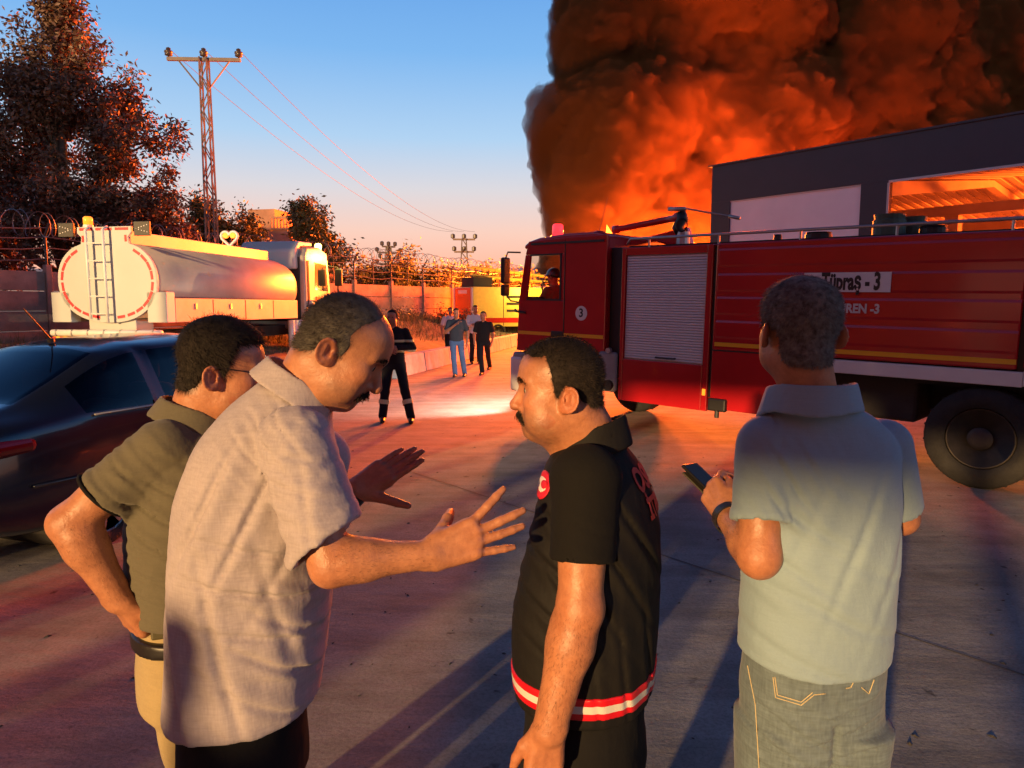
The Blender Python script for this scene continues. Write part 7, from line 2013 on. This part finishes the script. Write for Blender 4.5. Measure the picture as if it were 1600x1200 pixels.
# ------------------------------------------------------------------ people further off
def far_person(label, xy, H, fwd, m_top, m_leg, m_hair, arms, feet=None, group=None, bands=False, h=0.015, sleeve=0.55, m_skin=None, head_fwd=None, lean=0.0, helmet=False, seated=None, long_sleeve=False, z0=0.0):
    """arms: (elbow, wrist) for right and left, in body coordinates (right, forward, up) scaled to 1.75 m"""
    k = H / 1.75; fw = Vector((fwd[0], fwd[1], 0)).normalized(); rt = Vector((fw.y, -fw.x, 0)); o = Vector((xy[0], xy[1], z0))
    pr = Person(label, xy, group)
    B = lambda r, f, u: o + rt * (r * k) + fw * ((f + lean * max(0, u - 0.9)) * k) + Vector((0, 0, u * k))
    hf = Vector(head_fwd) if head_fwd else fw
    neck = B(0, 0, 1.47)
    Hd = add_head(pr, B(0, 0.02, 1.61), hf, (0, 0, 1), neck, 0.058, scale=k * 1.0, h=max(0.0075, h * 0.6), eyes=True)
    if helmet:
        def hm(P):
            d = sd_ell(P, (-0.002, 0, 0.062), (0.135, 0.115, 0.115)); d = smax(d, 0.025 - P[..., 2] - 0.25 * np.clip(-P[..., 0], 0, 1), 0.01)
            br = sd_ell(P, (0.03, 0, 0.048), (0.165, 0.125, 0.018)); return smin(d, br, 0.02)
        v, q = surface_nets(hm, (-0.2, -0.2, -0.05), (0.25, 0.2, 0.25), 0.008); pr.part('helmet', (Hd['toW'](v), q), mat('helmet_dark', (0.02, 0.022, 0.025), 0.25, coat=0.5))
    else:
        hair_shell(pr, Hd, short_hairline(0.108), 0.008, m_hair, n=900, ln=0.012, wd=0.003, h=0.008, seed=3)
    cuts = []
    for s, (e, w) in zip((1, -1), arms):
        sh = B(s * 0.19, 0, 1.40); el = B(*e); wr = B(*w); fd = (wr - el).normalized()
        M, mir = hand_frame(wr, fd, rt * s + Vector((0, 0, 0.3)), fw)
        hd = hand_prims(M, [0.06, 0.01, -0.03, -0.08], [(0.25, 0.35, 0.2)] * 4, [(0.045, 0.045, -0.012), (0.078, 0.055, -0.02), (0.1, 0.058, -0.024)], k, mir)
        add_arm(pr, sh, el, wr, hd, (0.048*k, 0.042*k, 0.041*k, 0.028*k), max(0.008, h * 0.6), t0=0.3)
        cuts.append((sh, el, wr))
    pr.body(m_skin or M_SKIN)
    rtt = tuple(rt)
    st = [(tuple(B(0, 0, 1.49)), 0.070*k, 0.065*k, rtt), (tuple(B(0, 0, 1.44)), 0.15*k, 0.09*k, rtt), (tuple(B(0, 0, 1.36)), 0.19*k, 0.11*k, rtt), (tuple(B(0, 0, 1.2)), 0.185*k, 0.12*k, rtt), (tuple(B(0, 0, 1.02)), 0.175*k, 0.12*k, rtt), (tuple(B(0, 0, 0.86)), 0.18*k, 0.12*k, rtt)]
    def f(P):
        d = sd_loft(P, st, 2.3)
        for sh, el, wr in cuts:
            if long_sleeve:
                a = smin(sd_cone(P, tuple(sh), tuple(el), 0.068*k, 0.058*k), sd_cone(P, tuple(el), tuple(el.lerp(wr, 0.95)), 0.058*k, 0.045*k), 0.02)
            else: a = sd_cone(P, tuple(sh), tuple(sh.lerp(el, sleeve + 0.15)), 0.068*k, 0.064*k); a = smax(a, half(P, sh.lerp(el, sleeve + 0.25), el - sh), 0.01)
            d = smin(d, a, 0.03)
        d = smax(d, B(0, 0, 0.90).z - P[..., 2], 0.01)
        return d + 0.006 * wob(P, 20, 5, 2)
    A = np.array([tuple(p) for c_ in cuts for p in c_] + [st[0][0], st[-1][0]]); lo = A.min(0) - 0.26; hi = A.max(0) + 0.26
    pr.sdf('jacket' if long_sleeve else 'shirt', f, lo, hi, h, m_top)
    if seated is None:
        hips = B(0, 0, 0.88)
        if feet is None: feet = [B(0.11, 0, 0), B(-0.11, 0, 0)]
        legs(pr, hips, fw, m_leg, 0.095*k, (0.092*k, 0.072*k, 0.066*k), top=B(0, 0, 1.0), topw=(0.165*k, 0.115*k), h=h, feet=feet)
        if bands:
            M_BAND = bpy.data.materials.get('grey_reflective') or mat('grey_reflective', (0.62, 0.56, 0.30), 0.4)
            for s, ft in zip((1, -1), feet):
                hp_ = hips + rt * (0.095*k*s); kn = hp_.lerp(Vector((ft.x, ft.y, 0)), 0.5); an = Vector((ft.x, ft.y, 0.09)) - fw*0.03; kn = kn + fw * 0.035; kn.z = hips.z * 0.53
                p = kn.lerp(an, 0.42); ax = (an - kn).normalized()
                M = Matrix.Translation(p) @ ax.to_track_quat('Z', 'Y').to_matrix().to_4x4()
                mb = MB(); mb.lathe([(0.080*k, -0.035), (0.086*k, -0.035), (0.084*k, 0.035), (0.078*k, 0.035), (0.080*k, -0.035)], 18, M, closed=True); pr.mb('reflective_band', mb, M_BAND)
            for u in (1.10, 1.26):
                z = B(0, 0, u).z
                def bd(P, z=z): return smax(f(P) - 0.005, np.abs(P[..., 2] - z) - 0.022, 0.003)
                pr.sdf('reflective_band', bd, (lo[0], lo[1], z - 0.05), (hi[0], hi[1], z + 0.05), 0.011, M_BAND)
    return pr
C_NAVY = cloth('fire_uniform', (0.012, 0.013, 0.017), 300, 0.2); C_DKNAVY = cloth('navy_shirt', (0.05, 0.06, 0.075), 300, 0.1); C_WHITE = cloth('white_shirt', (0.62, 0.58, 0.56), 300, 0.06)
C_JEANB = cloth('blue_jeans', (0.10, 0.18, 0.34), 300, 0.2); C_BLK = cloth('black_trousers', (0.014, 0.013, 0.015), 300, 0.2); C_TAN = cloth('tan_jacket', (0.30, 0.23, 0.11), 300, 0.15)
g_ = G(617, 655)
far_person('firefighter in dark uniform with yellow bands standing on the yard', (g_.x, g_.y), 1.74, (0.15, -1, 0), C_NAVY, C_NAVY, M_HAIR_G,
           [((0.30, 0.02, 1.14), (0.10, 0.20, 1.12)), ((-0.30, 0.02, 1.14), (-0.06, 0.20, 1.16))], feet=[G(598, 659), G(642, 660)], bands=True, long_sleeve=True, h=0.013, head_fwd=(-0.25, -1, 0.0))
g_ = G(714, 588)
far_person('man in navy shirt and blue jeans raising a hand to his face', (g_.x, g_.y), 1.74, (-0.05, -1, 0), C_DKNAVY, C_JEANB, M_HAIR_G,
           [((0.27, 0.06, 1.14), (-0.02, 0.22, 1.36)), ((-0.29, -0.02, 1.12), (-0.27, 0.05, 0.86))], feet=[G(711, 589), G(726, 588)])
g_ = G(704, 566)
far_person('man in white shirt half hidden behind the man in jeans', (g_.x, g_.y), 1.76, (0.3, -1, 0), C_WHITE, C_BLK, M_HAIR_G,
           [((0.28, 0.0, 1.12), (0.27, 0.08, 0.86)), ((-0.28, 0.0, 1.12), (-0.27, 0.08, 0.86))])
g_ = G(743, 568)
far_person('man in white shirt and black trousers with folded arms', (g_.x, g_.y), 1.82, (0.15, -1, 0), C_WHITE, C_BLK, M_HAIR_V,
           [((0.28, 0.06, 1.14), (0.0, 0.20, 1.24)), ((-0.28, 0.06, 1.14), (-0.02, 0.22, 1.18))], long_sleeve=True)
g_ = G(756, 585)
far_person('man in dark polo and navy trousers with one knee bent', (g_.x, g_.y), 1.66, (-0.2, -1, 0), C_BLK, C_NAVY, M_HAIR_V,
           [((0.27, 0.0, 1.12), (0.25, 0.05, 0.86)), ((-0.27, -0.02, 1.12), (-0.22, -0.06, 0.9))], feet=[G(753, 586), G(765, 577)])
# driver at the wheel of the red fire engine
_m = ENGINE.matrix_basis
_s = _m @ Vector((5.84, 0.74, 1.44)); _f = (_m.to_3x3() @ Vector((1, 0, 0)))
far_person('helmeted firefighter in tan jacket driving the red fire engine', (_s.x, _s.y), 1.62, (_f.x, _f.y, 0), C_TAN, C_TAN, M_HAIR_V,
           [((0.24, 0.16, 1.14), (0.16, 0.44, 1.22)), ((-0.26, 0.16, 1.12), (-0.16, 0.44, 1.20))], long_sleeve=True, helmet=True, seated=True, z0=0.74, h=0.013)
# assumed unseen bystanders, added behind the viewer to cast long shadows across the yard
for (u, v, h_, f_, lab) in ((-1.35, -3.3, 1.74, (0.6, 0.8, 0), 'assumed unseen onlooker in dark shirt added behind the group to shade the stooping man'), (-3.2, -5.6, 1.78, (0.7, 0.7, 0), 'assumed unseen onlooker in black clothes added further back to cast a shadow'),
                            (-5.8, -4.7, 1.72, (0.8, 0.6, 0), 'assumed unseen onlooker in white shirt added furthest left to cast a shadow'), (-2.72, -6.2, 1.8, (0.5, 0.8, 0), 'tall assumed onlooker in navy shirt added unseen behind the others to shade the yard'),
                            (-4.6, -5.0, 1.7, (0.5, 0.8, 0), 'short assumed onlooker in navy shirt added unseen between two others to shade the yard')):
    x, y = u * 0.865 + v * 0.5, -u * 0.5 + v * 0.865
    far_person(lab, (x, y), h_, f_, C_WHITE if 'white' in lab else C_DKNAVY, C_BLK, M_HAIR_G, [((0.28, 0.0, 1.12), (0.27, 0.08, 0.86)), ((-0.28, 0.0, 1.12), (-0.27, 0.08, 0.86))], h=0.026)
